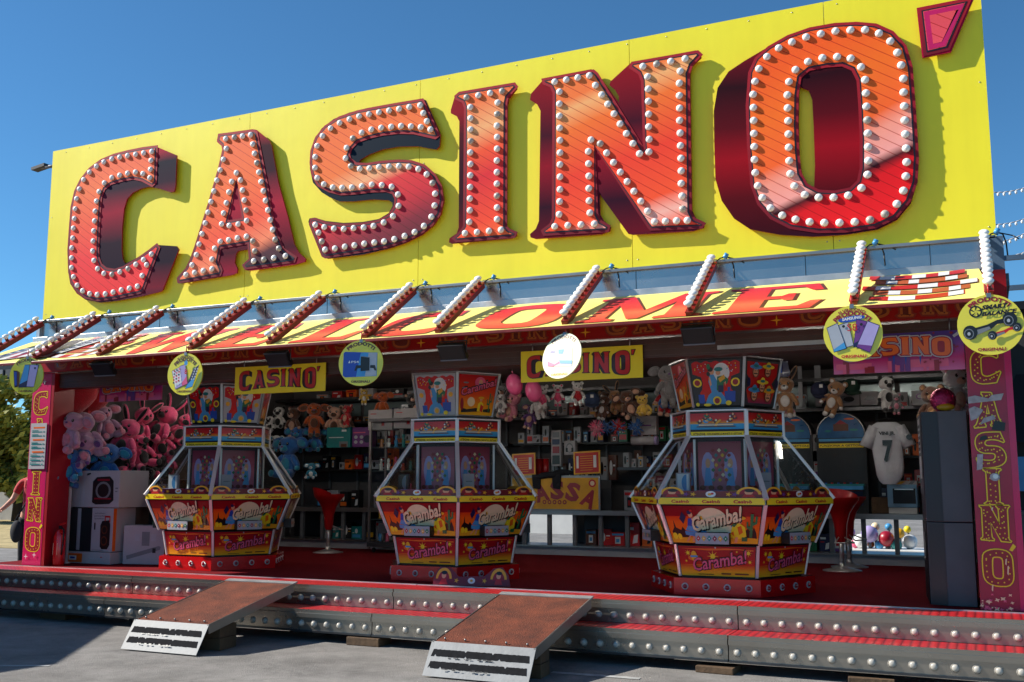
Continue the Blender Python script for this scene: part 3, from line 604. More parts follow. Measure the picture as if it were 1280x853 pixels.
# front posts
def post(xa, xb, mat, zc, hts, side, dots=True, stars=True):
    p = B().bb((xa, .50, FZ+.001), (xb, .80, 2.84), mat).build('post', booth, .004)
    B().bb((xb-.002, .503, FZ+.002), (xb+.045, .797, 2.838), side).build('post_side', p).location = (0, 0, 0)
    cx = (xa+xb)/2
    for ch, z in zip('CASINO', zc):
        ar = Art(lambda u, v, d: Vector((u, .50-d, v)) - BO)
        w_, h_ = (xb-xa)*(.74 if ch != 'I' else .44), hts
        g = glyph(ch, cx-w_/2, z-h_/2, w_, h_)
        ar.poly(inset(g[0], -.012), 'ink_maroon', [inset(h, .010) for h in g[1:]])
        ar.poly(inset(g[0], -.009), 'ink_yellow', [inset(h, .009) for h in g[1:]])
        ar.poly(inset(g[0], .0), 'ink_crimson', [inset(h, -.0) for h in g[1:]])
        b_ = BULB[ch]; s, ox, oy = TR[ch]
        # dots: a thinned copy of the bulb layout pulled to the middle of each stroke
        xs = [q[0] for q in FACE[ch][0]]; ys = [q[1] for q in FACE[ch][0]]
        mid = inset([((x-min(xs))/(max(xs)-min(xs))*w_+cx-w_/2, (max(ys)-y)/(max(ys)-min(ys))*h_+z-h_/2) for x, y in FACE[ch][0]], .021)
        acc = 0; L = []
        for q0, q1 in zip(mid, mid[1:]+mid[:1]):
            seg = math.hypot(q1[0]-q0[0], q1[1]-q0[1])
            while acc < seg and seg > 0:
                f = acc/seg; L.append((q0[0]+(q1[0]-q0[0])*f, q0[1]+(q1[1]-q0[1])*f)); acc += .042
            acc -= seg
        ar.polys([circ(x, y, .0055, n=8) for x, y in L], 'ink_yellow')
        if ch == 'O': ar.poly([(cx+w_*.42, z+h_*.5), (cx+w_*.56, z+h_*.68), (cx+w_*.66, z+h_*.6), (cx+w_*.52, z+h_*.46)], 'ink_yellow')
        ar.build('neon_letter', p)
    ar = Art(lambda u, v, d: Vector((u, .50-d, v)) - BO, .012)
    def tp(pts, m):
        a2 = Art(lambda u, v, d: Vector((u, .50-d, v)) - BO, .010 if m != 'chrome' else .0115); a2.poly(pts, m); a2.build('tape_strip', p)
    if stars:
        for x, z in ((xa+.09, 2.72), (xa+.2, 2.735), (xa+.07, .76), (xa+.2, .78)): ar.poly(star(x, z, .035, 4, .2), 'ink_white')
    else:
        tp([(xa-.0, 2.18), (xb-.04, 2.2), (xb-.02, 2.25), (xb-.1, 2.24), (xa+.14, 2.215), (xa+.05, 2.24), (xa, 2.23)], 'tape')
        tp([(xa+.01, 2.05), (xa+.06, 2.07), (xa+.1, 2.13), (xa+.04, 2.16), (xa+.0, 2.14)], 'tape')
        tp([(xa+.07, 2.02), (xa+.18, 2.06), (xa+.17, 2.09), (xa+.1, 2.07)], 'tape')
        tp([(xb-.12, 1.98), (xb-.03, 1.97), (xb-.02, 2.03), (xb-.09, 2.05)], 'ink_black')
        tp([(xa+.03, 1.68), (xa+.07, 1.69), (xa+.08, 1.8), (xa+.04, 1.8)], 'tape')
        tp([(xa+.06, 1.9), (xa+.12, 1.91), (xa+.11, 1.94), (xa+.07, 1.93)], 'ink_black')
        tp(circ(xa+.15, 1.63, .035, .03, 10), 'tape'); tp(circ(xa+.155, 1.635, .02, .018, 8), 'chrome')
        for _ in range(26):
            x = random.uniform(xa+.01, xb-.03); z = FZ + abs(random.gauss(0, .045)) + .01
            ar.poly(star(x, z, random.uniform(.006, .02), 4, .45, 1.3, random.random()), 'ink_cream' if random.random() < .6 else 'ink_pink')
        for x, z, l in ((xa+.2, .92, .07), (xa+.19, .99, .05), (xa+.09, .8, .05), (xa+.12, 1.38, .03)):
            ar.poly([(x, z), (x+.006, z+l), (x-.004, z+l*.9), (x-.008, z+.01)], 'ink_cream')
    o_ = ar.build('paint_wear' if not stars else 'printed_star', p); o_['kind'] = 'stuff'
    return p
post(.31, .605, 'magenta', (2.49, 2.18, 1.88, 1.58, 1.28, .95), .26, 'crimson_side')
post(10.21, 10.475, 'magenta_old', (2.46, 2.13, 1.83, 1.56, 1.29, .97), .26, 'magenta', stars=False)

# stainless band between awning and sign; it mirrors the light bars
mb = B(); mb.bb((.34, .535, 3.255), (10.42, .56, 3.44), 'band_mirror'); mb.build('mirror_band', booth)
mb = B(); mb.bb((.31, .50, 3.435), (10.47, .595, 3.462), 'steel'); mb.build('band_top_trim', booth, .003)
mb = B(); mb.bb((.31, .455, 3.195), (10.44, .58, 3.255), 'alu'); mb.build('band_bottom_trim', booth, .004)
for x in (2.15, 3.2, 4.35, 6.05, 7.6, 9.05, 10.0): B().bb((x-.003, .533, 3.257), (x+.003, .536, 3.433), 'steel_dark').build('band_joint', booth)
pmat('blue_grey_paint', (84, 104, 124), .45, .2, .15, 5)
B().bb((10.425, .5, 2.85), (10.52, .60, 3.45), 'blue_grey_paint').build('end_post', booth)
B().bb((.31, .50, 3.19), (.36, .598, 3.434), 'alu').build('end_cap', booth)

# ------------------------------------------------------------------ awning
AY0, AZ0, AY1, AZ1 = -.42, 2.835, .45, 3.20
sn = Vector((0, AY1-AY0, AZ1-AZ0)); AL = sn.length; sn.normalize(); nn = Vector((0, -sn.z, sn.y))
AO = Vector((5.4, AY0, AZ0))
awn = thing('welcome_awning', 'sloping yellow awning lettered WELCOME with poker chips printed at both ends', 'awning', AO)
def AW(u, v, d): return Vector((u, AY0, AZ0)) + sn*v + nn*d - AO
pmat('awning_yellow', (252, 236, 128), .5, 0, .07, 2, .02, 6)
ax = [.3, 1.62, 3.5, 5.32, 7.12, 8.42, 10.40]
for a, b in zip(ax[:-1], ax[1:]):
    l, r = (0, 0)
    pts = [(a+.002, 0), (b-.002, 0), (b-.002, AL), (a+.002, AL)]
    if b == ax[-1]: pts = [(a+.002, 0), (b+.02, 0), (b-.06, AL), (a+.002, AL)]
    MB().prism(pts, .03, AW, 'awning_yellow').build('awning_panel', awn)
MB(AO).bb((.28, AY0-.02, AZ0-.03), (10.43, AY0+.008, AZ0-.002), 'dark_red_paint').build('front_edge', awn, .004)
for x in (): MB(AO).bb((x-.02, AY0+.02, AZ0-.05), (x+.02, .44, AZ0-.02), 'steel_dark').build('support_arm', awn)
gradmat('awning_letter', [(0, (222, 52, 50)), (.35, (238, 110, 72)), (.55, (228, 62, 54)), (1, (204, 40, 56))], (0, 1, 0), rough=.45, coat=.1)
for ch, x, w_ in (('W', 2.34, 1.05), ('E', 3.52, .74), ('L', 4.56, .66), ('C', 5.36, .74), ('O', 6.38, .76), ('M', 7.36, 1.02), ('E', 8.48, .78)):
    g = glyph(ch, x, .04, w_, AL*.86)
    ar = Art(AW, .002)
    ar.poly([(p[0]+.025, p[1]-.018) for p in inset(g[0], -.006)], 'ink_brown', [[(p[0]+.025, p[1]-.018) for p in h] for h in g[1:]] if ch == 'O' else [])
    ar.poly(g[0], 'awning_letter', g[1:] if ch != 'A' else [])
    ar.build('printed_letter', awn)
def chips(x0, x1, n, skew, seed):
    ar = Art(AW, .002); rnd = random.Random(seed)
    for k in range(n):
        v = .06 + k*(AL*.86)/n; hh = AL*.86/n*.98; xa = x0 + .12*abs(math.sin(k*1.7)) + (.10 if k == 0 else 0); xb = x1 - .1*abs(math.cos(k*2.3))
        col = ('ink_red', 'chip_brown', 'ink_red', 'chip_brown')[k % 4] if k < n*.75 else 'ink_red'
        def cur(u): f = (u-(xa+xb)/2)/((xb-xa)/2); return v + skew*f*f*.06
        N = 16; top = []; bot = []
        for i in range(N+1):
            u = xa + (xb-xa)*i/N; bot.append((u, cur(u))); top.append((u, cur(u)+hh*.82))
        ar.poly(bot + top[::-1], col)
        ar.poly([(u, y-.004) for u, y in bot] + [(u, y+.004) for u, y in bot[::-1]], 'ink_dark')
        for j in range(3):
            u = xa + (xb-xa)*(rnd.uniform(.05, .22) + j*.32); wd = (xb-xa)*rnd.uniform(.11, .17)
            ar.poly([(u, cur(u)+.004), (u+wd, cur(u+wd)+.004), (u+wd, cur(u+wd)+hh*.8), (u, cur(u)+hh*.8)], 'ink_white')
    ar.build('printed_chips', awn)
chips(9.5, 10.34, 5, 1.3, 2)
chips(1.3, 2.25, 5, 1.3, 5)
ar = Art(AW, .012)
for k in range(7):
    x = .42 + k*.13; c = ['ink_white', 'ink_grey', 'ink_white', 'ink_crimson', 'ink_white', 'ink_dark', 'ink_white'][k]
    ar.poly([(x, .05+.03*k), (x+.34, .1+.02*k), (x+.5, .62+.03*k), (x+.16, .58+.03*k)], c)
    ar.poly(circ(x+.2, .3+.03*k, .05, .07, 10), 'ink_red' if k % 2 else 'ink_black')
ar.poly([(1.25, .05), (1.5, .1), (1.3, .8), (1.1, .8)], 'ink_dark')
ar.build('printed_cards', awn)

# ------------------------------------------------------------------ light bars above the awning
bigb = MB().lathe([(0, .040), (.018, .038), (.031, .031), (.038, .020), (.035, .010), (.022, -.002), (.016, -.014)], (0, 0, 0), 'bulb_white', 12).lathe([(.018, -.012), (.018, -.045)], (0, 0, 0), 'dark_red_paint', 8).mesh('bulb')
BX = [1.33, 2.25, 3.43, 4.36, 5.40, 6.13, 7.29, 8.31, 9.51, 10.39]
p0 = Vector((0, -.40, 2.865)); p1 = Vector((0, .45, 3.425)); bd = (p1-p0); BL = bd.length; bd.normalize(); bn = Vector((0, -bd.z, bd.y))
ang = math.atan2(bd.z, bd.y)
rail_me = MB().box((0, BL/2, -.015), (.05, BL, .056), 'dark_red_paint').box((0, BL/2, .0085), (.062, BL*.99, .006), 'red_paint').mesh('rail')
brk_me = MB().box((0, BL+.03, -.01), (.03, .09, .03), 'steel').mesh('bracket')
cable_me = MB().tube([(.02, .44, 3.43), (.05, .49, 3.47), (.09, .52, 3.485), (.13, .53, 3.47), (.15, .53, 3.40), (.155, .53, 3.3)], .006, 'black_plastic', 5).tube([(.09, .52, 3.485), (.2, .53, 3.45), (.24, .53, 3.42)], .005, 'black_plastic', 5).mesh('cable')
plug_me = MB().cyl((.08, .515, 3.47), (.10, .52, 3.51), .02, 'ink_sky', 8).mesh('plug')
posn = ['second from the left, over the first white chips', 'third from the left, before the letter W', 'between the W and first E of WELCOME', 'over the first E of WELCOME',
        'between L and C of WELCOME', 'between C and O of WELCOME', 'between O and M of WELCOME', 'between M and the last E of WELCOME', 'right of the last E of WELCOME', 'at the right end of the awning']
def lightbar(x, label, yaw=0, y0=None, n=11):
    t = thing('light_bar', label, 'light bar', (x, p0.y, p0.z), yaw, 'bulb bars leaning over the awning')
    put('rail', rail_me, t, (0, 0, 0), (ang, 0, 0)); put('bracket', brk_me, t, (0, 0, 0), (ang, 0, 0))
    for k in range(n):
        q = bd*(BL*(k+.45)/n) + bn*.055
        put('bulb', bigb, t, q, (ang, 0, random.uniform(-.08, .08)))
    put('cable', cable_me, t, (0, -p0.y, -p0.z)); put('plug', plug_me, t, (0, -p0.y, -p0.z))
    return t
for x, pn in zip(BX, posn): lightbar(x, 'dark red bulb bar ' + pn)
lightbar(.44, 'dark red bulb bar at the left corner of the awning, running out of the picture')

# ------------------------------------------------------------------ floodlights hanging under the awning edge
fl_h = MB().box((0, .02, 0), (.24, .05, .15), 'black_metal').box((0, .055, 0), (.18, .03, .11), 'black_plastic').mesh('housing')
fl_f = MB().box((0, -.0075, 0), (.215, .004, .125), 'black_plastic').box((0, -.004, -.070), (.245, .014, .012), 'mid_grey').box((0, -.004, .070), (.245, .014, .01), 'dark_grey').mesh('lamp_glass')
fl_b = MB().tube([(-.125, .02, .0), (-.125, .02, .1), (.125, .02, .1), (.125, .02, 0)], .006, 'steel_dark', 6).mesh('bracket')
for (px, py), pn in zip(((128, 462), (347, 450), (565, 441), (872, 420)), ('left of the leftmost CASINO sign', 'above the left yellow CASINO banner', 'above the middle coin pusher', 'right of the white round sign')):
    p = at(px, py, -.36); t = thing('floodlight', 'small black floodlight under the awning edge, ' + pn, 'floodlight', p, R(random.uniform(-6, 6)), 'floodlights under the awning')
    put('housing', fl_h, t, None, (R(38), 0, 0)); put('lamp_glass', fl_f, t, None, (R(38), 0, 0)); put('bracket', fl_b, t)

# ------------------------------------------------------------------ metal front steps with bulbs
def treadmat():
    m = pmat('tread_red', (226, 44, 48), .38, .25, .1, 5)
    n = m.node_tree; b = n.nodes['Principled BSDF']; tc = n.nodes.new('ShaderNodeTexCoord')
    hs = []
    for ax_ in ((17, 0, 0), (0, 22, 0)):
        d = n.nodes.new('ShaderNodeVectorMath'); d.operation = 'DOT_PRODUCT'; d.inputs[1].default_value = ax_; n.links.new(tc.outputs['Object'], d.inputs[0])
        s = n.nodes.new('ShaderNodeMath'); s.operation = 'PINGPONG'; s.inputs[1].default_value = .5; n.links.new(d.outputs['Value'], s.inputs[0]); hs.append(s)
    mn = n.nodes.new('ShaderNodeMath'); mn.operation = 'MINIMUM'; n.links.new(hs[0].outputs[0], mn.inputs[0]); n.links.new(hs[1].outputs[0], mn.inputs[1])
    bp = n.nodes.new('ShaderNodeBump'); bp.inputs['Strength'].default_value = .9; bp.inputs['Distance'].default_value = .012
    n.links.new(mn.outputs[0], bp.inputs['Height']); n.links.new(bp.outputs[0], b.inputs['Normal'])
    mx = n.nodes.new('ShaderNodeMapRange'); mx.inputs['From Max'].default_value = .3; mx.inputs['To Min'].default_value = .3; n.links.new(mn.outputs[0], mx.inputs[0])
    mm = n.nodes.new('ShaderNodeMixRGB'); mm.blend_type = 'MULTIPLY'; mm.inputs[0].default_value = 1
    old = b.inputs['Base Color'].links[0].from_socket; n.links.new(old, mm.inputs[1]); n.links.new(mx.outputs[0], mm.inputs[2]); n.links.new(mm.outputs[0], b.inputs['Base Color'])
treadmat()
pmat('riser_steel', (166, 157, 146), .25, .88, .16, 1.2, .04, 12)
LW = 3.03
mx0 = [-3.59, -.56, 2.47, 5.50, 8.53, 11.56]
n_b = 23
parts = {}
def step_parts():
    P = {}
    g = .004; a, b = g, LW-g
    P['upper_tread'] = MB().bb((a, .012, .62), (b, .405, FZ-.002), 'tread_red')
    P['tread_trim'] = MB().bb((a, .405, .62), (b, .425, FZ+.006), 'alu').bb((a, -.006, .632), (b, .012, FZ+.002), 'riser_steel')
    P['upper_riser'] = MB().bb((a, 0, .487), (b, .03, .600), 'riser_steel').bb((a, -.018, .598), (b, .02, .634), 'riser_steel')
    P['lower_tread'] = MB().bb((a, -.333, .45), (b, -.02, .487), 'tread_red').bb((a, -.351, .458), (b, -.333, .490), 'riser_steel')
    P['lower_riser'] = MB().bb((a, -.345, .314), (b, -.315, .426), 'riser_steel').bb((a, -.363, .424), (b, -.32, .460), 'riser_steel').bb((a, -.36, .300), (b, -.3, .316), 'steel_dark')
    return {k: v.mesh(k) for k, v in P.items()}
SP = step_parts()
stepb = MB().lathe([(0, .020), (.012, .019), (.021, .014), (.025, .005), (.025, 0)], (0, 0, 0), 'bulb_dull', 12).lathe([(.028, .007), (.031, .002), (.031, -.002)], (0, 0, 0), 'bulb_ring', 12).mesh('bulb')
lab = ['steel and red tread step unit at the left edge, in shadow', 'steel and red tread step unit left of the first ramp', 'steel and red tread step unit behind the left ramp', 'steel and red tread step unit around the right ramp', 'steel and red tread step unit at the right end']
for x, l in zip(mx0[:-1], lab):
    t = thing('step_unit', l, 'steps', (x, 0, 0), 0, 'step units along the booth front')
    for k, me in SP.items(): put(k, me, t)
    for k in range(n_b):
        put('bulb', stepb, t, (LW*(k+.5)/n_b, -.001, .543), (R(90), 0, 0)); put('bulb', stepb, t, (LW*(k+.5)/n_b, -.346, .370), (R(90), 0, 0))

# ------------------------------------------------------------------ two ramps
noisy_ground('ramp_carpet', ((58, 26, 15), (124, 60, 34)), 5, .95, .9, 90)
pmat('lip_alu', (138, 139, 139), .6, .2, .2, 9, .06, 40)
def ramp(x0, x1, label, seed):
    t = thing('loading_ramp', label, 'ramp', ((x0+x1)/2, -1.38, GZ), 0, 'ramps leaning on the front steps'); o = t.location.copy()
    ys, zs = (-.13, -1.24), (.672, .447)
    dz = Vector((0, ys[0]-ys[1], zs[0]-zs[1])).normalized(); up = Vector((0, -dz.z, dz.y))
    L = math.hypot(ys[0]-ys[1], zs[0]-zs[1]); fr = lambda u, v, d: Vector((u, ys[1], zs[1])) + dz*v + up*d
    MB(o).prism(rect(x0+.012, 0, x1-.012, L), .03, fr, 'ramp_carpet').build('ramp_deck', t)
    for x in (x0, x1):
        s = 1 if x == x0 else -1
        MB(o).prism(rect(min(x, x+s*.011), -.01, max(x, x+s*.011), L+.0), .075, lambda u, v, d: fr(u, v, d+.004), 'steel').build('side_rail', t)
    MB(o).prism(rect(x0, L, x1, L+.07), .012, lambda u, v, d: fr(u, v, d+.006), 'lip_alu').build('top_hinge', t)
    a = Vector((0, -1.245, .452)); b = Vector((0, -1.385, GZ+.012)); ld = (b-a).normalized(); ln = Vector((0, ld.z, -ld.y)); LL = (b-a).length
    if ln.z < 0: ln = -ln
    f2 = lambda u, v, d: Vector((u, a.y, a.z)) + ld*v + ln*d
    MB(o).prism(rect(x0-.005, 0, x1+.005, LL), .006, f2, 'lip_alu').build('lip_plate', t)
    rnd = random.Random(seed)
    for v0 in (.06, .15):
        n = 70; top = [(x0+.03+(x1-x0-.06)*i/n, v0+rnd.uniform(-.0015, .0015) + (.014 if rnd.random() < .05 else 0)) for i in range(n+1)]; bot = [(x0+.02+(x1-x0-.04)*i/n, v0+.052+rnd.uniform(-.002, .0015) - (.016 if rnd.random() < .06 else 0)) for i in range(n+1)]
        MB(o).prism(top + bot[::-1], .001, lambda u, v, d: f2(u, v, d+.002), 'grip_black').build('grip_strip', t)
    ar = Art(lambda u, v, d: f2(u, v, d)-o, .003)
    for v0 in (.118, .205):
        for _ in range(15):
            u = rnd.uniform(x0+.14, x1-.3); ar.poly(rect(u, v0+rnd.uniform(-.004, .004), u+rnd.uniform(.008, .03), v0+rnd.uniform(.005, .009)), 'ink_black')
    ar.build('worn_marking', t)['kind'] = 'stuff'
    for k in range(5):
        MB(o).cyl((x0+.08+k*(x1-x0-.16)/4, -1.2, .46), (x0+.08+k*(x1-x0-.16)/4, -1.2, .475), .008, 'steel', 8).build('rivet', t)
    return t
ramp(3.734, 4.518, 'left loading ramp with rust brown deck and silver lip on the steps', 3)
ramp(6.582, 7.394, 'right loading ramp with rust brown deck and silver lip, nearer the camera', 9)
def block(c, d, label, rz=0, grp='wooden packing blocks under the steps and ramps'):
    t = thing('wooden_block', label, 'wood block', (c[0], c[1], GZ), R(rz), grp)
    n = 2 if d[2] > .08 else 1
    for k in range(n): MB().box((.02*k, 0, d[2]*(k+.5)/n), (d[0]*(1-.15*k), d[1], d[2]/n-.003), 'wood').build('plank', t, .004)
block((4.34, -.98, 0), (.3, .25, .2), 'stack of wood planks under the left ramp', 8)
block((7.22, -1.02, 0), (.3, .2, .2), 'stack of wood planks under the right ramp', 4)
a = atz(464, 805, GZ); block((a.x, -.28, 0), (.32, .2, .07), 'thin wood plank under the lower step, between the two ramps')
a = atz(912, 830, GZ); block((a.x, -.3, 0), (.28, .2, .05), 'thin wood plank under the steps right of the right ramp', -4)
a = atz(1095, 845, GZ); block((a.x, -.3, 0), (.3, .18, .05), 'thin wood plank under the steps near the right corner', 5)
a = atz(40, 778, GZ); block((a.x, -.1, 0), (.35, .25, .08), 'wood packing under the steps at the left edge, in shadow')
a = atz(143, 786, GZ); t = thing('jack_foot', 'grey metal jack foot under the steps left of the left ramp', 'jack', (a.x, -.1, GZ))
MB().lathe([(.03, .12), (.16, .1), (.1, 0), (0, 0)], (0, 0, 0), 'steel_dark', 14).build('foot', t); MB().cyl((0, 0, .1), (0, 0, .2), .03, 'steel_dark').build('stem', t)
# ------------------------------------------------------------------ coin pushers
C30 = math.cos(R(30))
def hexfr(r0, z0, r1, z1, out=0):
    """s in -1..1, t in 0..1 on the face of a hexagonal frustum that looks towards -y"""
    sl = Vector((0, -(r1-r0)*C30, z1-z0)).normalized(); n = Vector((0, -sl.z, sl.y))
    if n.y > 0: n = -n
    def f(s, t, d):
        r = r0 + (r1-r0)*t
        return Vector((s*r/2, -r*C30, z0+(z1-z0)*t)) + n*(d+out)
    return f
gradmat('art_sunset', [(0, (226, 168, 24)), (.16, (236, 150, 20)), (.2, (236, 112, 20)), (.6, (238, 96, 20)), (.74, (226, 62, 22)), (.76, (150, 14, 24)), (1, (140, 12, 26))], rough=.3, coat=.3)
gradmat('art_lower', [(0, (238, 186, 40)), (.2, (236, 160, 34)), (.42, (200, 44, 30)), (.75, (176, 14, 30)), (1, (168, 12, 30))], rough=.3, coat=.3)
gradmat('art_topper', [(0, (110, 40, 110)), (.22, (200, 60, 40)), (.4, (206, 22, 24)), (1, (200, 14, 22))], rough=.3, coat=.3)
gradmat('art_topper_b', [(0, (232, 170, 30)), (.3, (232, 140, 24)), (.55, (226, 70, 26)), (1, (190, 14, 26))], rough=.3, coat=.3)
gradmat('art_header', [(0, (40, 140, 200)), (.34, (60, 160, 200)), (.4, (226, 150, 40)), (.6, (206, 40, 30)), (1, (176, 14, 26))], rough=.3, coat=.3)
gradmat('art_column', [(0, (150, 90, 120)), (.5, (190, 90, 110)), (1, (150, 50, 70))], rough=.35, coat=.4)
pmat('band_yellow', (246, 216, 32), .35, 0, .05, 6, coat=.2)
pmat('playfield', (120, 124, 130), .25, .6, .2, 9)
pmat('ledge_red', (120, 12, 26), .35, 0, .2, 10, coat=.3)

def art_upper():
    f = hexfr(.745, 1.085, .885, 1.405, .006); a = 1.35      # a: horizontal units per vertical unit are compensated by k
    k = .32/(.81/2)                                            # circle aspect: dx = r*k for dy = r
    ar = Art(f)
    ar.poly(rect(-.955, .03, .955, .985), 'art_sunset')
    # church silhouettes and cactus hills
    ar.polys([[(-.9, .14), (-.9, .32), (-.84, .42), (-.82, .62), (-.8, .42), (-.7, .36), (-.66, .44), (-.6, .34), (-.55, .3), (-.5, .14)], [(.62, .14), (.62, .3), (.72, .42), (.8, .3), (.84, .46), (.9, .3), (.93, .14)]], 'ink_black')
    ar.poly([(-.95, .03), (.95, .03), (.95, .16), (.6, .2), (.2, .13), (-.3, .19), (-.95, .15)], 'ink_gold')
    ar.polys([circ(-.86, .2, .07*k, .09, 10), circ(-.76, .19, .06*k, .08, 10)], 'ink_yellow')
    # moon and water
    ar.poly(circ(-.02, .5, .44*k, .44, 20, 0, 180), 'ink_cream')
    ar.poly([(-.4, .5), (.38, .5), (.52, .2), (-.36, .2)], 'ink_sky')
    ar.poly([(-.4, .5), (.36, .5), (.46, .32), (-.1, .3)], 'ink_cream')
    # dancer
    ar.polys([[(-.6, .36), (-.52, .5), (-.44, .5), (-.3, .38), (-.34, .3), (-.48, .33)], [(-.62, .34), (-.3, .3), (-.26, .24), (-.44, .2), (-.62, .24)]], 'ink_sky')
    ar.polys([[(-.54, .48), (-.5, .66), (-.42, .68), (-.38, .56), (-.42, .46)]], 'ink_blue')
    ar.polys([[(-.47, .2), (-.42, .2), (-.45, .06), (-.5, .06)], [(-.54, .22), (-.5, .22), (-.6, .06), (-.64, .07)], circ(-.44, .76, .06*k, .075, 10), [(-.44, .66), (-.3, .76), (-.3, .72), (-.42, .6)]], 'ink_skin')
    ar.polys([circ(-.46, .82, .06*k, .05, 8), [(-.62, .52), (-.54, .7), (-.6, .84), (-.68, .66)]], 'ink_navy')
    ar.poly(circ(-.42, .87, .04*k, .035, 8), 'ink_red')
    ar.poly([(-.3, .7), (-.22, .74), (-.18, .62), (-.28, .6)], 'ink_gold')
    # man in a poncho
    ar.poly([(.34, .2), (.4, .5), (.52, .58), (.66, .46), (.7, .22), (.5, .14)], 'ink_yellow')
    ar.polys([[(.5, .46), (.58, .5), (.62, .32), (.54, .26)], [(.36, .3), (.42, .36), (.44, .22)]], 'ink_orange')
    ar.polys([circ(.55, .62, .06*k, .075, 10), [(.46, .2), (.52, .2), (.5, .06), (.44, .06)]], 'ink_skin')
    ar.poly(circ(.55, .69, .15*k, .05, 12), 'ink_gold'); ar.poly(circ(.55, .72, .06*k, .07, 10), 'ink_brown')
    ar.polys([rect(.6, .1, .72, .2), [(.38, .5), (.44, .58), (.5, .54), (.44, .46)]], 'ink_green')
    # cactus
    ar.polys([rect(.76, .2, .82, .8), [(.82, .5), (.9, .55), (.9, .74), (.86, .74), (.86, .6), (.82, .58)], [(.76, .4), (.69, .44), (.69, .6), (.72, .6), (.72, .5), (.76, .48)]], 'ink_green')
    ar.poly(rect(-.15, .27, .3, .33), 'ink_black')
    for off, m in ((.018, 'ink_black'), (0, 'ink_cream')):
        ar.text('Caramba!', -.44+off, .58+off, .33-off*1.3, .38, m, .045 if off else .03, slope=.3)
    # steel trim around the art
    return ar
def art_lower():
    k = .26/(.69/2); ar = Art(hexfr(.65, .81, .70, 1.07, .004))
    ar.poly(rect(-.95, .03, .95, .97), 'art_lower')
    ar.polys([[(-.9, .9), (-.2, .84), (.5, .88), (.9, .84), (.9, .88), (.3, .92), (-.3, .9)], [(-.95, .38), (-.3, .36), (.4, .39), (.4, .41), (-.3, .4)], [(-.95, .3), (.2, .27), (.95, .3), (.95, .31), (.1, .31)]], 'ink_orange')
    for x, y, r in ((-.72, .75, .12), (-.1, .66, .2), (.78, .78, .13), (.82, .5, .09), (-.78, .5, .06), (.5, .82, .05)):
        ar.poly(star(x, y, r, 8, .3, k), 'ink_gold'); ar.poly(circ(x, y, r*.4*k, r*.4, 10), 'ink_yellow')
    ar.poly(circ(-.56, .6, .22*k, .09, 14), 'ink_orange'); ar.poly(circ(-.57, .66, .1*k, .17, 12), 'ink_gold'); ar.poly(rect(-.66, .62, -.48, .68), 'ink_sky')
    for off, m, b in ((.0, 'ink_black', .06), (.0, 'ink_pink', .015)):
        ar.text('Caramba!', -.62, .74, .18, .42, m, b, slope=.22)
    ar.polys([rect(.1, .1, .35, .14), rect(.45, .1, .8, .14), rect(-.5, .08, -.1, .1)], 'ink_brown')
    ar.poly(circ(-.02, .94, .03*k, .03, 8), 'ink_silver')
    return ar
def art_header():
    ar = Art(hexfr(.505, 2.035, .505, 2.19, .004)); k = .155/.2525; rnd = random.Random(4)
    ar.poly(rect(-.95, .05, .95, .95), 'art_header')
    for _ in range(9):
        x = rnd.uniform(-.75, .75); y = rnd.uniform(.45, .82)
        ar.poly(circ(x, y, .13*k*1.3, .09, 10), rnd.choice(['ink_green', 'ink_teal', 'ink_maroon', 'ink_sky', 'ink_brown']))
        ar.poly(circ(x+.02, y+.07, .06*k, .07, 8), rnd.choice(['ink_skin', 'ink_cream', 'ink_orange']))
        ar.poly(circ(x-.08, y-.06, .05*k, .05, 8), rnd.choice(['ink_gold', 'ink_red', 'ink_white']))
    ar.poly([(-.1, .25), (.02, .5), (.12, .6), (.18, .55), (.06, .4), (0, .2)], 'ink_gold')
    ar.polys([rect(-.62, .26, .58, .32)], 'ink_cream'); ar.polys([rect(-.7, .17, .66, .22)], 'ink_brown')
    return ar
def art_strip():
    ar = Art(hexfr(.495, 1.98, .505, 2.03, .006))
    ar.poly(rect(-.93, .1, .93, .9), 'band_yellow')
    ar.text('ATTENZIONE', -.85, -.42, .3, .42, 'ink_black', .03)
    ar.text('NON INSERIRE LE MONETE E I GETTONI', -.36, .86, .35, .32, 'ink_black', .02)
    return ar
def art_band():
    ar = Art(hexfr(.91, 1.41, .91, 1.465, .008))
    ar.poly(rect(-.985, .02, .985, .98), 'band_yellow')
    for x in (-.74, -.16, .42): ar.text('Casin\u00f2', x, x+.34, .24, .46, 'ink_red', .04)
    return ar
TZ0, TZ1 = 2.24, 2.66
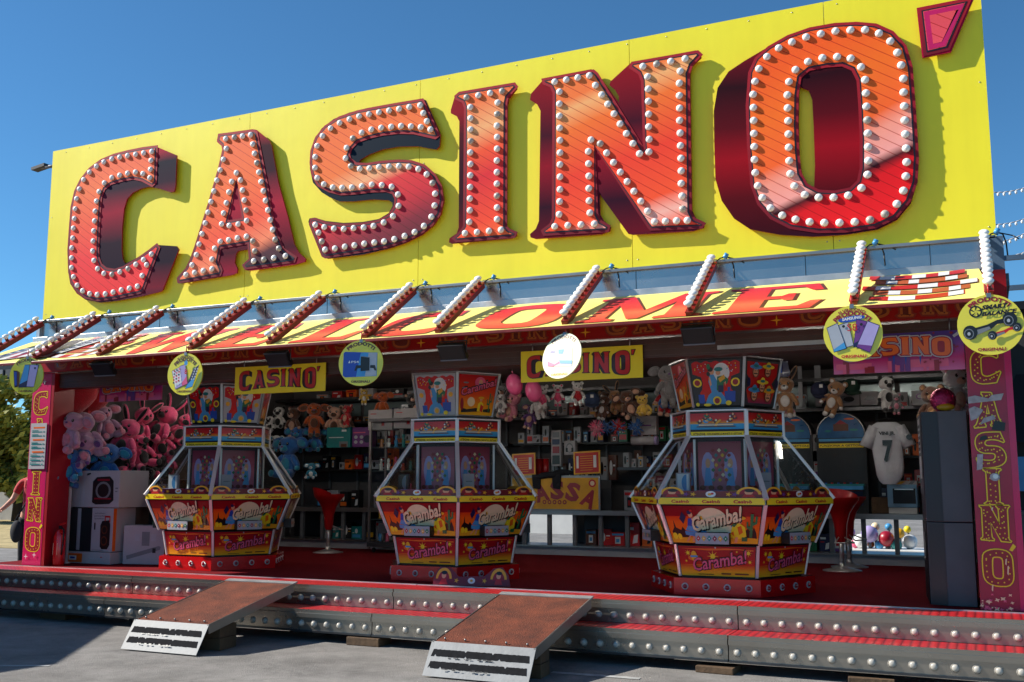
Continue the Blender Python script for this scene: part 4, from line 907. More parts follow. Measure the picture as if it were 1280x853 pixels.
def art_top_a(silver):
    k = .42/(.47/2); ar = Art(hexfr(.43, TZ0, .51, TZ1, .006)); X = lambda v: v*k/1.8
    ar.poly(rect(-.93, .03, .93, .97), 'ink_silver' if silver else 'dark_grey')
    top = [(-.86, .9)] + [(-.86+1.72*i/24, .9+.045*abs(math.sin(i*math.pi/4.8))) for i in range(1, 24)] + [(.86, .9)]
    ar.poly(top[::-1] + [(-.86, .68), (-.56, .62), (-.52, .5), (-.56, .36), (-.66, .3), (-.62, .12), (.62, .12), (.66, .3), (.56, .36), (.52, .5), (.56, .62), (.86, .68)], 'art_topper')
    ar.poly(circ(.2, .7, .3, .2, 18), 'ink_white')
    ar.polys([rect(.3, .1, .72, .32), rect(-.74, .08, -.5, .26), rect(.42, .32, .52, .4)], 'ink_blue')
    ar.poly([(-.5, .06), (.4, .06), (.3, .2), (.14, .32), (-.12, .34), (-.34, .24)], 'ink_sky')
    ar.poly([(-.2, .3), (-.3, .52), (-.24, .66), (-.1, .68), (.06, .5), (.02, .32)], 'ink_sky')
    ar.poly([(0, .34), (.04, .62), (.28, .64), (.46, .56), (.4, .46), (.28, .5), (.26, .32)], 'ink_green')
    ar.polys([[(.08, .58), (.3, .66), (.34, .58), (.14, .5)]], 'ink_gold'); ar.poly(rect(.06, .3, .26, .44), 'ink_navy')
    ar.polys([circ(-.16, .72, .1, .06, 10), circ(.08, .7, .09, .055, 10), [(-.28, .6), (-.22, .62), (-.18, .46), (-.24, .42)], [(.3, .5), (.36, .52), (.34, .42)]], 'ink_skin')
    ar.polys([circ(-.2, .77, .1, .05, 10), circ(-.28, .68, .07, .05, 8)], 'ink_black'); ar.poly(circ(.1, .77, .16, .045, 10), 'ink_teal'); ar.poly(circ(-.26, .83, .07, .06, 8), 'ink_green')
    for x, y in ((-.72, .5), (.72, .5), (0, .13)):
        ar.poly(circ(x, y, .17, .09, 12), 'ink_yellow' if not silver else 'ink_silver'); ar.poly(circ(x, y, .11, .06, 10), 'ink_crimson' if not silver else 'ink_gold')
    ar.polys([circ(-.8, .06, .08, .04, 8), circ(.46, .08, .12, .05, 10), circ(-.4, .05, .16, .03, 10)], 'ink_yellow')
    for _ in range(22):
        x = random.choice((-1, 1))*random.uniform(.3, .8); ar.poly(circ(x, random.uniform(.7, .9), .022, .012, 6), random.choice(['ink_yellow', 'ink_white', 'ink_sky']))
    return ar
def art_top_b():
    ar = Art(hexfr(.43, TZ0, .51, TZ1, .006))
    ar.poly(rect(-.93, .03, .93, .97), 'art_topper_b')
    ar.polys([[(-.8, .08), (-.3, .1), (.2, .12), (.8, .1), (.8, .2), (.4, .17), (.0, .2), (-.5, .16), (-.8, .2)]], 'ink_black')
    ar.poly(circ(-.28, .34, .2, .11, 14), 'ink_cream'); ar.poly(circ(-.76, .28, .09, .15, 10), 'ink_crimson')
    ar.polys([[(.06, .12), (.1, .3), (.24, .36), (.38, .3), (.4, .12)]], 'ink_yellow'); ar.polys([[(.2, .14), (.24, .3), (.4, .24), (.36, .1)]], 'ink_red')
    ar.polys([circ(.24, .4, .07, .045, 8)], 'ink_skin'); ar.poly(circ(.24, .44, .16, .03, 10), 'ink_gold')
    ar.polys([rect(.66, .12, .72, .56), rect(.58, .28, .66, .32), rect(.56, .28, .6, .42), rect(.72, .34, .8, .38), rect(.77, .34, .81, .5)], 'ink_green')
    ar.poly(circ(.1, .8, .26, .13, 14), 'ink_pink'); ar.poly(circ(.12, .8, .1, .07, 10), 'ink_skin'); ar.poly([(.0, .68), (.06, .78), (.18, .76), (.24, .68)], 'ink_sky')
    ar.text('Caramba!', -.84, .9, .46, .2, 'ink_black', .07, slope=.17); ar.text('Caramba!', -.82, .88, .47, .17, 'ink_pink', .02, slope=.17)
    ar.polys([circ(-.6, .78, .14, .02, 8), circ(-.7, .66, .1, .015, 8)], 'ink_grey')
    return ar
def art_top_c():
    ar = Art(hexfr(.43, TZ0, .51, TZ1, .006))
    ar.poly(rect(-.93, .03, .93, .97), 'dark_grey')
    ar.poly([(-.84, .92), (.84, .92), (.84, .66), (.6, .5), (.84, .34), (.7, .08), (-.7, .08), (-.84, .34), (-.6, .5), (-.84, .66)], 'art_topper')
    for x, y, s, rim in ((-.36, .72, 1, 'ink_sky'), (.3, .74, 1, 'ink_yellow'), (-.4, .24, 1.1, 'ink_sky'), (.42, .24, 1.1, 'ink_gold'), (.0, .42, 1, 'ink_yellow')):
        ar.poly(circ(x, y, .19*s, .12*s, 12), 'ink_brown'); ar.poly(circ(x, y, .14*s, .1*s, 10), 'ink_skin'); ar.poly(rect(x-.1, y-.05, x+.1, y-.025), 'ink_black')
        ar.poly(circ(x, y+.1*s, .34*s, .045*s, 14), rim); ar.poly(circ(x, y+.12*s, .14*s, .08*s, 10), rim); ar.poly(circ(x, y+.12*s, .14*s, .03*s, 10), 'ink_teal')
        ar.polys([circ(x-.05, y+.02, .02, .014, 6), circ(x+.06, y+.02, .02, .014, 6)], 'ink_black')
    ar.polys([circ(-.8, .5, .1, .1, 10), circ(.8, .5, .1, .1, 10)], 'ink_navy')
    return ar
def art_ledge():
    ar = Art(lambda u, v, d: Vector((u*.44, -.775-d, 1.468+v*.085)))
    ar.poly(rect(-.98, 0, .98, .62), 'ledge_red')
    for x in (-.76, .72):
        ar.poly(circ(x, .3, .24, .72, 16, 0, 180), 'ink_gold'); ar.poly(circ(x, .3, .18, .55, 14, 0, 180), 'ink_crimson')
        ar.poly(circ(x, .5, .08, .26, 10), 'ink_skin'); ar.poly(circ(x+.02, .66, .1, .16, 10), 'ink_black'); ar.poly([(x-.14, 0), (x+.14, 0), (x+.08, .3), (x-.08, .3)], 'ink_red')
    ar.poly(circ(0, .32, .1, .3, 14), 'ink_white'); ar.polys([circ(-.02, .3, .04, .12, 8)], 'ink_gold'); ar.poly(circ(.03, .36, .03, .1, 8), 'ink_red')
    for x in (-.48, -.34, .34, .46): ar.poly(star(x, .3, .24, 5, .4, .28), 'ink_gold' if abs(x) < .4 else 'ink_purple')
    return ar
def art_mirror():
    ar = Art(lambda u, v, d: Vector((u*.19, -.365-d, 1.52+v*.42)))
    ar.poly(rect(-1, 0, 1, 1), 'art_column')
    for x in (-.55, .5):
        ar.poly(circ(x, .45, .3, .34, 14), 'ink_lilac'); ar.poly(circ(x, .56, .12, .1, 10), 'ink_skin'); ar.poly([(x-.2, .1), (x+.2, .1), (x+.1, .46), (x-.1, .46)], 'ink_sky')
    cs = ['ink_teal', 'ink_gold', 'ink_crimson', 'ink_cream', 'ink_green']
    for i in range(7):
        for j in range(3):
            x = -.3 + j*.3 + (.15 if i % 2 else 0); y = .22 + i*.1
            ar.poly([(x, y-.045), (x+.1, y), (x, y+.045), (x-.1, y)], cs[(i*2+j) % 5])
    ar.polys([circ(-.8+.4*i, .06, .14, .05, 10) for i in range(5)], 'ink_maroon')
    return ar
_AM = {k: f().mesh('artwork') for k, f in dict(upper=art_upper, lower=art_lower, header=art_header, strip=art_strip, band=art_band, top_b=art_top_b, top_c=art_top_c, ledge=art_ledge, mirror=art_mirror).items()}
_AM['top_a'] = art_top_a(False).mesh('artwork'); _AM['top_s'] = art_top_a(True).mesh('artwork')

def hexring(prof, mat):
    mb = MB(); mb.lathe([(r, z) for r, z in prof], (0, 0, 0), mat, 6, smooth=False, a0=0); return mb
PM = {}
def cab(r0, z0, r1, z1, mat):
    f = hexfr(r0, z0, r1, z1); return MB().prism(rect(-1, 0, 1, 1), .03, f, mat)
PM['lower_panel'] = cab(.65, .81, .70, 1.07, 'black_plastic').mesh('lower_panel')
PM['upper_panel'] = cab(.745, 1.085, .885, 1.405, 'black_plastic').mesh('upper_panel')
PM['yellow_band'] = cab(.91, 1.41, .91, 1.465, 'steel').mesh('yellow_band')
PM['header_panel'] = cab(.505, 1.98, .505, 2.205, 'black_plastic').mesh('header_panel')
PM['topper_panel'] = cab(.43, TZ0, .51, TZ1, 'steel').mesh('topper_panel')
PM['topper_panel_dark'] = cab(.43, TZ0, .51, TZ1, 'black_metal').mesh('topper_panel')
PM['glass_pane'] = MB().prism(rect(-.97, .03, .97, .985), 0, hexfr(.90, 1.468, .49, 1.985, -.004), 'glass').mesh('glass_pane')
def barm(r0, z0, r1, z1, wd, mat):   # bar along the corner between two faces (vertex at -60 degrees)
    a = R(-60); v = Vector((math.cos(a), math.sin(a), 0)); p0 = v*r0 + Vector((0, 0, z0)); p1 = v*r1 + Vector((0, 0, z1))
    mb = MB(); d = (p1-p0).normalized(); t = Vector((-v.y, v.x, 0)); n = d.cross(t)
    vs = [p + t*wd*i + n*wd*.55*j for p in (p0, p1) for i, j in ((-1, -1), (1, -1), (1, 1), (-1, 1))]
    return mb.add(vs, [(0, 1, 5, 4), (1, 2, 6, 5), (2, 3, 7, 6), (3, 0, 4, 7), (0, 3, 2, 1), (4, 5, 6, 7)], mat)
PM['corner_post'] = barm(.925, 1.455, .50, 2.0, .020, 'trim_alu').mesh('corner_post')
PM['cabinet_trim'] = MB().mesh('cabinet_trim') if False else barm(.75, 1.08, .905, 1.41, .015, 'trim_alu').mesh('cabinet_trim')
PM['lower_trim'] = barm(.652, .81, .705, 1.075, .012, 'trim_alu').mesh('lower_trim')
PM['header_trim'] = barm(.512, 1.975, .512, 2.21, .017, 'trim_alu').mesh('header_trim')
PM['topper_trim'] = barm(.432, TZ0, .514, TZ1+.004, .013, 'alu').mesh('topper_trim')
PM['plinth_side'] = MB().prism(rect(-1, 0, 1, 1), .03, hexfr(.735, FZ+.002, .735, .80), 'red_gloss').mesh('plinth_side')
lampr = MB()
for k in range(12): lampr.sph((.024*math.cos(k*math.pi/6), .024*math.sin(k*math.pi/6), .003), (.007, .007, .006), 'chrome', 6, 4)
PM['lamp'] = lampr.lathe([(0, .020), (.010, .018), (.017, .010), (.019, 0)], (0, 0, 0), 'ruby', 12).lathe([(.019, .003), (.03, 0)], (0, 0, 0), 'chrome', 12).mesh('lamp')
bt = MB().prism(rect(-.14, -.045, .14, .045), .09, frame((0, -.775, 1.135), (1, 0, 0), (0, 0, 1), (0, -1, 0)), 'light_grey', 'black_plastic')
ba = Art(lambda u, v, d: Vector((u, -.775-d, 1.135+v)))
for i, c_ in enumerate(['ink_red', 'ink_gold', 'ink_teal', 'ink_crimson', 'ink_gold', 'ink_green']):
    x = -.115+i*.046; ba.poly([(x, -.024), (x+.019, 0), (x, .024), (x-.019, 0)], c_); ba.poly(circ(x, 0, .006, n=6), 'ink_white')
PM['coin_box'] = bt.mesh('coin_box'); _AM['coin'] = ba.mesh('artwork')
PM['plinth_top'] = MB().lathe([(0, .80), (.735, .80)], (0, 0, 0), 'red_gloss', 6, smooth=False).mesh('plinth_top')
PM['foot_ring'] = hexring([(.62, .80), (.62, .812), (.66, .812)], 'black_plastic').mesh('foot_ring')
PM['cabinet_shelf'] = hexring([(.66, 1.07), (.745, 1.085)], 'black_plastic').lathe([(.885, 1.405), (.905, 1.41)], (0, 0, 0), 'steel', 6, smooth=False).mesh('cabinet_shelf')
PM['playfield'] = MB().lathe([(0, 1.475), (.42, 1.475), (.42, 1.50), (.62, 1.50), (.62, 1.47), (.9, 1.465)], (0, 0, 0), 'playfield', 6, smooth=False).mesh('playfield')
PM['inner_column'] = MB().lathe([(.42, 1.5), (.42, 1.99)], (0, 0, 0), 'dark_grey', 6, smooth=False).mesh('inner_column')
PM['header_cap'] = MB().lathe([(.49, 1.975), (.525, 1.978), (.525, 1.988), (.5, 1.99)], (0, 0, 0), 'trim_alu', 6, smooth=False).lathe([(.5, 2.196), (.53, 2.2), (.53, 2.212), (.0, 2.214)], (0, 0, 0), 'trim_alu', 6, smooth=False).mesh('header_cap')
PM['topper_cap'] = MB().lathe([(.0, 2.236), (.445, 2.232), (.445, 2.222), (.40, 2.214)], (0, 0, 0), 'steel_dark', 6, smooth=False).lathe([(.505, TZ1-.004), (.53, TZ1+.002), (.53, TZ1+.012), (0, TZ1+.016)], (0, 0, 0), 'alu', 6, smooth=False).mesh('topper_cap')
PM['light_strip'] = MB().bb((-.225, -.40, 1.51), (-.205, -.38, 1.96), 'bulb_white').mesh('light_strip')

def child(par, nm, key=None, rz=0, me=None, **kw):
    o = put(nm, me or PM[key or nm], par, kw.get('loc'), (0, 0, rz) if 'rot' not in kw else kw['rot']); return o
def machine(cx, cy, rz, label, tops, silver=False):
    t = thing('coin_pusher', label, 'arcade machine', (cx, cy, FZ), rz, 'hexagonal coin pusher machines')
    L = (0, 0, -FZ)
    for nm in ('plinth_top', 'foot_ring', 'cabinet_shelf', 'playfield', 'inner_column', 'header_cap', 'topper_cap'): child(t, nm, loc=L)
    for k in range(6):
        a = k*math.pi/3
        pl = child(t, 'plinth_side', rz=a, loc=L)
        for i in range(4):
            x = (-.75+.5*i)*.735/2*.98; put('lamp', PM['lamp'], pl, (x, -.735*C30-.002, .732), (R(90), 0, 0))
        for nm, am in (('lower_panel', 'lower'), ('upper_panel', 'upper'), ('yellow_band', 'band'), ('header_panel', 'header')):
            o = child(t, nm, rz=a, loc=L); put('artwork', _AM[am], o)
            if nm == 'header_panel': put('warning_strip', _AM['strip'], o)
        tp = tops[k % len(tops)]; o = child(t, 'topper_panel', 'topper_panel' if silver else 'topper_panel_dark', rz=a, loc=L); put('artwork', _AM[tp], o)
        child(t, 'glass_pane', rz=a, loc=L)
        o = child(t, 'coin_box', rz=a, loc=L); put('artwork', _AM['coin'], o)
        child(t, 'prize_ledge', me=_AM['ledge'], rz=a, loc=L); child(t, 'mirror_panel', me=_AM['mirror'], rz=a, loc=L); child(t, 'light_strip', rz=a, loc=L)
        for nm in ('corner_post', 'cabinet_trim', 'lower_trim', 'header_trim', 'topper_trim'): child(t, nm, rz=a, loc=L)
    return t
# prizes lying in the machines
box_cache = {}
def goods_box(name, label, c, d, mat, rz=0, group=None, front=None, cat='box'):
    """a small carton with a printed front (facing -y) and a lid line; front: list of (shape, mat) in unit square"""
    t = thing(name, label, cat, c, rz, group)
    m = MB().box((0, 0, d[2]/2), d, mat).build('carton', t, min(.004, min(d)*.08))
    ar = Art(lambda u, v, dd: Vector(((u-.5)*d[0], -d[1]/2-dd, v*d[2])), .0015)
    for p, mm in (front or []): ar.poly(p, mm)
    if front: ar.build('printed_front', m)
    return t
def phone_front(dark): return [(rect(.1, .06, .9, .94), 'ink_black' if dark else 'ink_white'), (circ(.75, .5, .35, .42, 16, 90, 270), 'ink_sky' if not dark else 'ink_grey')]
def fill_machine(cx, cy, rz, nm, seed):
    rnd = random.Random(seed)
    def loc(a, r, z): return (cx+r*math.cos(a+rz), cy+r*math.sin(a+rz), z)
    p = loc(R(-118), .60, 1.502); goods_box('phone_box', 'black phone box leaning inside the left front pane of the ' + nm, p, (.12, .035, .17), 'black_plastic' if 'middle' in nm else 'cardboard_white', rz+R(8), 'phone boxes shown as prizes', phone_front('middle' in nm))
    p = loc(R(-50), .62, 1.502); goods_box('phone_box', 'white phone box standing inside the right pane of the ' + nm, p, (.11, .035, .17), 'cardboard_white', rz+R(50), 'phone boxes shown as prizes', [(rect(.2, .55, .8, .6), 'ink_grey'), (rect(.2, .4, .8, .44), 'ink_silver'), (rect(.3, .2, .7, .3), 'ink_silver')])
    for i, (cn, m) in enumerate((('lilac', 'ink_lilac'), ('pink', 'ink_pink'), ('sky blue', 'ink_sky'), ('yellow', 'ink_yellow'), ('white', 'ink_white'), ('purple', 'ink_purple'), ('green', 'ink_green'), ('cream', 'ink_cream'))):
        a = R(-112 + i*13); p = loc(a, rnd.uniform(.58, .70), 1.478)
        goods_box('prize_packet', '%s packet lying on the coin bed of the %s' % (cn, nm), p, (.12, .07, .045), m, rz+rnd.uniform(-.6, .6), 'packets lying as prizes in the machines', [(rect(.15, .2, .5, .8), 'ink_white'), (circ(.7, .5, .15, .3, 10), 'ink_crimson')], 'packet')
    mb = MB((cx, cy, 1.47))
    for _ in range(260):
        a = rnd.uniform(0, 6.283); r = rnd.uniform(.5, .74); p = loc(a, r, 1.486 + rnd.uniform(0, .012))
        mb.cyl(p, Vector(p)+Vector((rnd.uniform(-.002, .002), rnd.uniform(-.002, .002), .004)), .013, rnd.choice(['chrome', 'ink_gold', 'ink_silver']), 8)
    o = mb.build('token_heap'); o.location = (cx, cy, 1.47); tag(o, 'loose tokens heaped on the coin bed of the ' + nm, 'tokens', kind='stuff')
MACH = [(2.452, 1.37, 0, 'left coin pusher', ['top_a', 'top_s', 'top_b', 'top_c', 'top_a', 'top_b'], False, 'hexagonal Caramba coin pusher at the left, its topper half hidden by the yellow banner'),
        (5.391, 1.342, 0, 'middle coin pusher', ['top_s', 'top_b', 'top_c'], True, 'hexagonal Caramba coin pusher in the middle, one corner facing the camera, silver topper panels'),
        (8.205, 1.225, R(2), 'right coin pusher', ['top_a', 'top_c', 'top_b', 'top_a', 'top_c', 'top_b'], False, 'hexagonal Caramba coin pusher at the right, nearest the camera, dancing couple on its topper')]
for i, (x, y, rz, nm, tops, sil, lb) in enumerate(MACH):
    machine(x, y, rz, lb, tops, sil).scale = (.976, .976, 1); fill_machine(x, y, rz, nm, 20+i)
# the loose painted board leaning on the middle machine's plinth
t = thing('painted_board', 'low dark red painted board with two framed women leaning on the middle plinth', 'board', (6.0, .52, FZ), R(14))
MB().prism([(-.36, 0), (.36, 0), (.34, .1), (.28, .17), (.2, .16), (.12, .09), (-.12, .08), (-.2, .16), (-.3, .17), (-.35, .1)], .012, frame((0, 0, .002), (1, 0, 0), Vector((0, .3, 1)).normalized(), Vector((0, -1, .3)).normalized()), 'ledge_red').build('board', t)
bf = frame((0, 0, .002), (1, 0, 0), Vector((0, .3, 1)).normalized(), Vector((0, -1, .3)).normalized())
for x in (-.26, .25):
    ar = Art(bf, .001); ar.poly(circ(x, .06, .075, .1, 14, 0, 180), 'ink_gold'); ar.poly(circ(x, .05, .055, .08, 12, 0, 180), 'ink_crimson'); ar.poly(circ(x, .09, .022, .028, 10), 'ink_skin'); ar.poly(circ(x+.004, .115, .028, .018, 8), 'ink_black'); ar.poly([(x-.04, .01), (x+.04, .01), (x+.02, .06), (x-.02, .06)], 'ink_red'); ar.build('painted_woman', t)
ar = Art(bf, .001); ar.poly(circ(0, .045, .035, .028, 12), 'ink_white'); ar.poly(circ(0, .045, .014, .012, 8), 'ink_gold'); ar.build('painted_badge', t)
for x in (-.14, .12): ar = Art(bf, .001); ar.poly(star(x, .045, .025, 5, .4), 'ink_gold'); ar.build('painted_star', t)
# ------------------------------------------------------------------ fittings inside the booth
def atx(px, py, X):
    d = ray(px, py); return CAM + d*((X-CAM.x)/d.x)
pmat('shelf_black', (34, 34, 36), .35, .2, .15, 4)
pmat('glass_shelf', (120, 138, 140), .2, .2, .1, 4)
for z, xa, xb, ya in ((2.47, .4, 10.4, 4.82), (2.84, .4, 10.4, 4.9), (2.12, 3.4, 4.3, 5.0), (1.78, 5.9, 7.9, 4.95)):
    B().bb((xa, ya, z-.03), (xb, YB-.005, z), 'shelf_black').build('shelf', booth)
    B().bb((xa, ya-.012, z-.034), (xb, ya-.001, z+.004), 'steel_dark').build('shelf_edge', booth)
# pale window panels and uprights high on the back wall, above the shelf
for k in range(9):
    xa = .6+k*1.1
    B().bb((xa, YB-.03, 2.52), (xa+1.04, YB-.012, 2.8), 'glass_shelf').build('wall_panel', booth)
for k in range(20): B().bb((.6+k*.5, YB-.06, 1.22), (.63+k*.5, YB-.035, 2.44), 'mid_grey').build('wall_rail', booth)

ct = thing('display_counter', 'long grey display counter with upright posts across the back of the booth', 'counter', (5, 4.7, FZ)); co = ct.location.copy()
MB(co).bb((.7, 4.44, 1.19), (9.72, 5.05, 1.225), 'steel_dark').build('counter_top', ct, .006)
MB(co).bb((.7, 4.425, 1.175), (9.72, 4.455, 1.235), 'steel').build('top_edge', ct)
MB(co).bb((.7, 4.5, FZ+.002), (9.72, 4.56, .765), 'light_grey').build('kick_plate', ct)
MB(co).bb((.7, 4.46, .767), (9.72, 5.0, .785), 'steel').build('bottom_shelf', ct)
for k in range(26):
    x = .9+k*.352
    MB(co).bb((x-.025, 4.47, .786), (x+.025, 4.52, 1.174), 'mid_grey').build('post', ct)
for a, b in ((.75, 4.3), (5.42, 8.7)): MB(co).bb((a, 4.98, .786), (b, 4.995, 1.17), 'dark_grey').build('back_panel', ct)

rg = random.Random(11)
cn = {'white': 'cardboard_white', 'black': 'black_plastic', 'red': 'ink_red', 'orange': 'ink_orange', 'blue': 'ink_blue', 'teal': 'ink_teal', 'grey': 'light_grey', 'purple': 'ink_purple', 'yellow': 'ink_gold', 'green': 'ink_green', 'brown': 'ink_brown', 'pink': 'ink_pink', 'navy': 'ink_navy', 'silver': 'ink_silver'}
def front_print(col, kind):
    dk = 'ink_black' if col in ('white', 'grey', 'yellow', 'silver', 'orange', 'pink') else 'ink_white'
    ac = rg.choice(['ink_red', 'ink_orange', 'ink_sky', 'ink_gold'])
    if kind == 0: return [(circ(.35, .5, .2, .3, 12), dk), (rect(.62, .55, .9, .62), dk), (rect(.62, .4, .85, .45), ac)]
    if kind == 1: return [(rect(.08, .75, .92, .9), ac), (rect(.3, .15, .7, .65), dk), (rect(.38, .25, .62, .5), ac)]
    if kind == 2: return [(rect(.1, .1, .9, .35), ac), (circ(.5, .62, .14, .2, 10), dk), (rect(.12, .45, .3, .5), dk)]
    return [(rect(.1, .68, .6, .8), dk), (rect(.1, .5, .45, .56), ac), ([(.5, .1), (.85, .15), (.9, .5), (.6, .45)], dk)]
def row(px0, px1, pyb, Y, n, hmin, hmax, place, seed, cols=None, grp=None, skip=()):
    """individual cartons standing side by side on a shelf"""
    rr = random.Random(seed); cols = cols or ['black', 'white', 'grey', 'navy', 'red', 'orange', 'brown', 'silver']
    A = at(px0, pyb, Y); Bp = at(px1, pyb, Y); x = A.x; wd = (Bp.x-A.x)/n; seen = {}
    for i in range(n):
        w_ = wd*rr.uniform(.6, .96); c = rr.choice(cols); h = rr.uniform(hmin, hmax); kd = rr.randrange(4)
        seen[c] = seen.get(c, 0)+1
        o_ = ['first', 'second', 'third', 'fourth', 'fifth', 'sixth', 'seventh'][seen[c]-1]
        xx = x + wd*(i+.5)
        hs = 'tall' if h > hmin+(hmax-hmin)*.66 else 'low' if h < hmin+(hmax-hmin)*.33 else 'middling'
        goods_box('goods_box', '%s %s box %s, %s %s from left' % (hs, c, place, o_, c), (xx, Y+rr.uniform(.0, .05), rowz[place]), (w_, rr.uniform(.08, .14), h), cn[c], R(rr.uniform(-7, 7)), grp or 'goods boxes on the back shelves', front_print(c, kd))
rowz = {}
def R_(place, z, *a, **k): rowz[place] = z; row(*a[:2], 0, a[2], a[3], a[4], a[5], place, a[6], **k)
def rowx(place, z, x0, x1, Y, n, hmin, hmax, seed, cols=None):
    rowz[place] = z
    fake = lambda px, py, y: Vector((px, y, 0))
    global at
    old = at; at = fake
    try: row(x0, x1, 0, Y, n, hmin, hmax, place, seed, cols)
    finally: at = old
rowx('on the high shelf behind the plush', 2.471, 4.3, 6.1, 5.0, 12, .07, .2, 1, ['black', 'grey', 'red', 'white', 'navy', 'brown'])
rowx('on the high shelf left of the right topper', 2.471, 6.2, 7.1, 5.0, 6, .08, .2, 2, ['black', 'white', 'grey', 'green'])
rowx('on the high shelf right of the right topper', 2.471, 7.9, 8.35, 5.0, 3, .12, .2, 3, ['white', 'black', 'silver'])
rowx('on the shelf under the red ball', 1.781, 5.95, 6.25, 5.05, 3, .1, .22, 5, ['white', 'grey'])
rowx('on the counter behind the left stool', 1.226, 1.35, 2.1, 4.72, 4, .2, .34, 6, ['black', 'brown', 'grey', 'navy'])
rowx('on the counter left of the glass case', 1.226, 2.3, 2.66, 4.75, 2, .2, .3, 7, ['grey', 'white', 'purple'])
rowx('in the counter window behind the left stool', .786, 1.4, 2.7, 4.75, 7, .16, .32, 8, ['black', 'white', 'orange', 'grey', 'yellow', 'teal', 'red'])
rowx('in the counter window left of the right machine', .786, 5.5, 7.2, 4.75, 9, .14, .34, 9, ['red', 'orange', 'brown', 'red', 'black', 'yellow'])
rowx('in the counter window by the right stool', .786, 8.3, 8.75, 4.75, 3, .2, .34, 10, ['purple', 'navy', 'red', 'green'])
rowx('on the counter right of the cash desk', 1.226, 6.0, 7.1, 4.9, 6, .18, .3, 12, ['green', 'black', 'white', 'red', 'grey'])
rowx('on the shelf right of the cash desk', 1.781, 6.75, 7.3, 5.05, 3, .1, .2, 13, ['green', 'white', 'black'])
rowx('stacked under the shelf by the spiky ball', 1.5, 6.2, 7.2, 5.2, 6, .1, .2, 14, ['green', 'red', 'white', 'brown', 'black', 'silver'])
rowx('on the counter by the white jersey', 1.226, 8.72, 9.0, 4.7, 2, .16, .28, 15, ['brown', 'white', 'grey'])
B().bb((6.2, 4.98, 1.46), (7.25, YB-.004, 1.495), 'shelf_black').build('shelf', booth)

# ------------------------------------------------------------------ soft toys
def plush(label, pos, h, main, second='plush_white', kind='bear', rz=0, group=None, name='plush_toy', cat='plush toy', tilt=0, hang=False, dress=None, roll=0):
    t = thing(name, label, cat, pos, rz, group)
    if tilt or roll: t.rotation_euler = (R(tilt), R(roll), rz)
    b = MB(); S = h/.92
    def P(x, y, z): return (x*S, y*S, z*S)
    def r3(a, b_, c): return (a*S, b_*S, c*S)
    b.sph(P(0, 0, .3), r3(.2, .17, .25), dress or main, 20, 14, jit=.16)
    for s in (-1, 1):
        if hang:
            b.sph(P(s*.1, -.02, .05), r3(.085, .09, .17), main, 10, 8, jit=.08)
            b.sph(P(s*.1, -.07, -.08), r3(.08, .11, .07), second, 10, 8)
        else:
            b.sph(P(s*.16, -.18, .1), r3(.09, .18, .095), main, 10, 8, Matrix.Rotation(R(s*18), 3, 'Z'), jit=.08)
            b.sph(P(s*.215, -.34, .105), r3(.075, .035, .08), second, 10, 6)
        b.sph(P(s*.22, -.08, .36), r3(.07, .08, .17), main, 10, 8, Matrix.Rotation(R(-s*32), 3, 'Y'), jit=.08)
        b.sph(P(s*.29, -.1, .22), r3(.06, .06, .06), second if kind != 'rabbit' else main, 8, 6)
    b.sph(P(0, -.15, .29), r3(.12, .05, .15), second if not dress else dress, 10, 8)
    b.build('body', t)
    hd = MB().sph(P(0, -.03, .7), r3(.235, .2, .2), main, 20, 14, jit=.12)
    hd.sph(P(0, -.19, .64), r3(.1, .08, .075), second, 12, 8)
    hd.sph(P(0, -.27, .67), r3(.034, .022, .024), 'ink_black' if kind != 'koala' else 'plush_purple', 8, 6)
    ho = hd.build('head', t)
    for s in (-1, 1):
        e = MB()
        if kind == 'bear': e.sph(P(s*.19, .0, .87), r3(.085, .05, .085), main, 10, 8).sph(P(s*.19, -.04, .87), r3(.052, .02, .052), second, 8, 6)
        elif kind == 'rabbit':
            rt = Matrix.Rotation(R(s*28), 3, 'Y'); e.sph(P(s*.2, .02, 1.02), r3(.07, .045, .22), main, 10, 8, rt).sph(P(s*.2, -.012, 1.02), r3(.045, .025, .18), 'plush_black', 8, 8, rt)
        elif kind == 'panda': e.sph(P(s*.18, .0, .87), r3(.08, .05, .08), 'plush_black', 10, 8)
        else: e.sph(P(s*.33, .0, .76), r3(.17, .05, .12), main, 12, 8, Matrix.Rotation(R(s*20), 3, 'Y')).sph(P(s*.33, -.035, .75), r3(.12, .03, .08), second, 10, 6, Matrix.Rotation(R(s*20), 3, 'Y'))
        e.build('ear', t)
        ey = MB()
        if kind == 'panda': ey.sph(P(s*.1, -.19, .73), r3(.06, .04, .07), 'plush_black', 10, 8)
        ey.sph(P(s*.1, -.21, .735), r3(.032, .022, .036), 'ink_black', 8, 6).sph(P(s*.1+.01, -.23, .745), r3(.01, .006, .01), 'ink_white', 6, 4)
        ey.build('eye', ho)
    return t
FC = R(42)
lw = .62
def pl(px, py, X=lw): return atx(px, py, X)
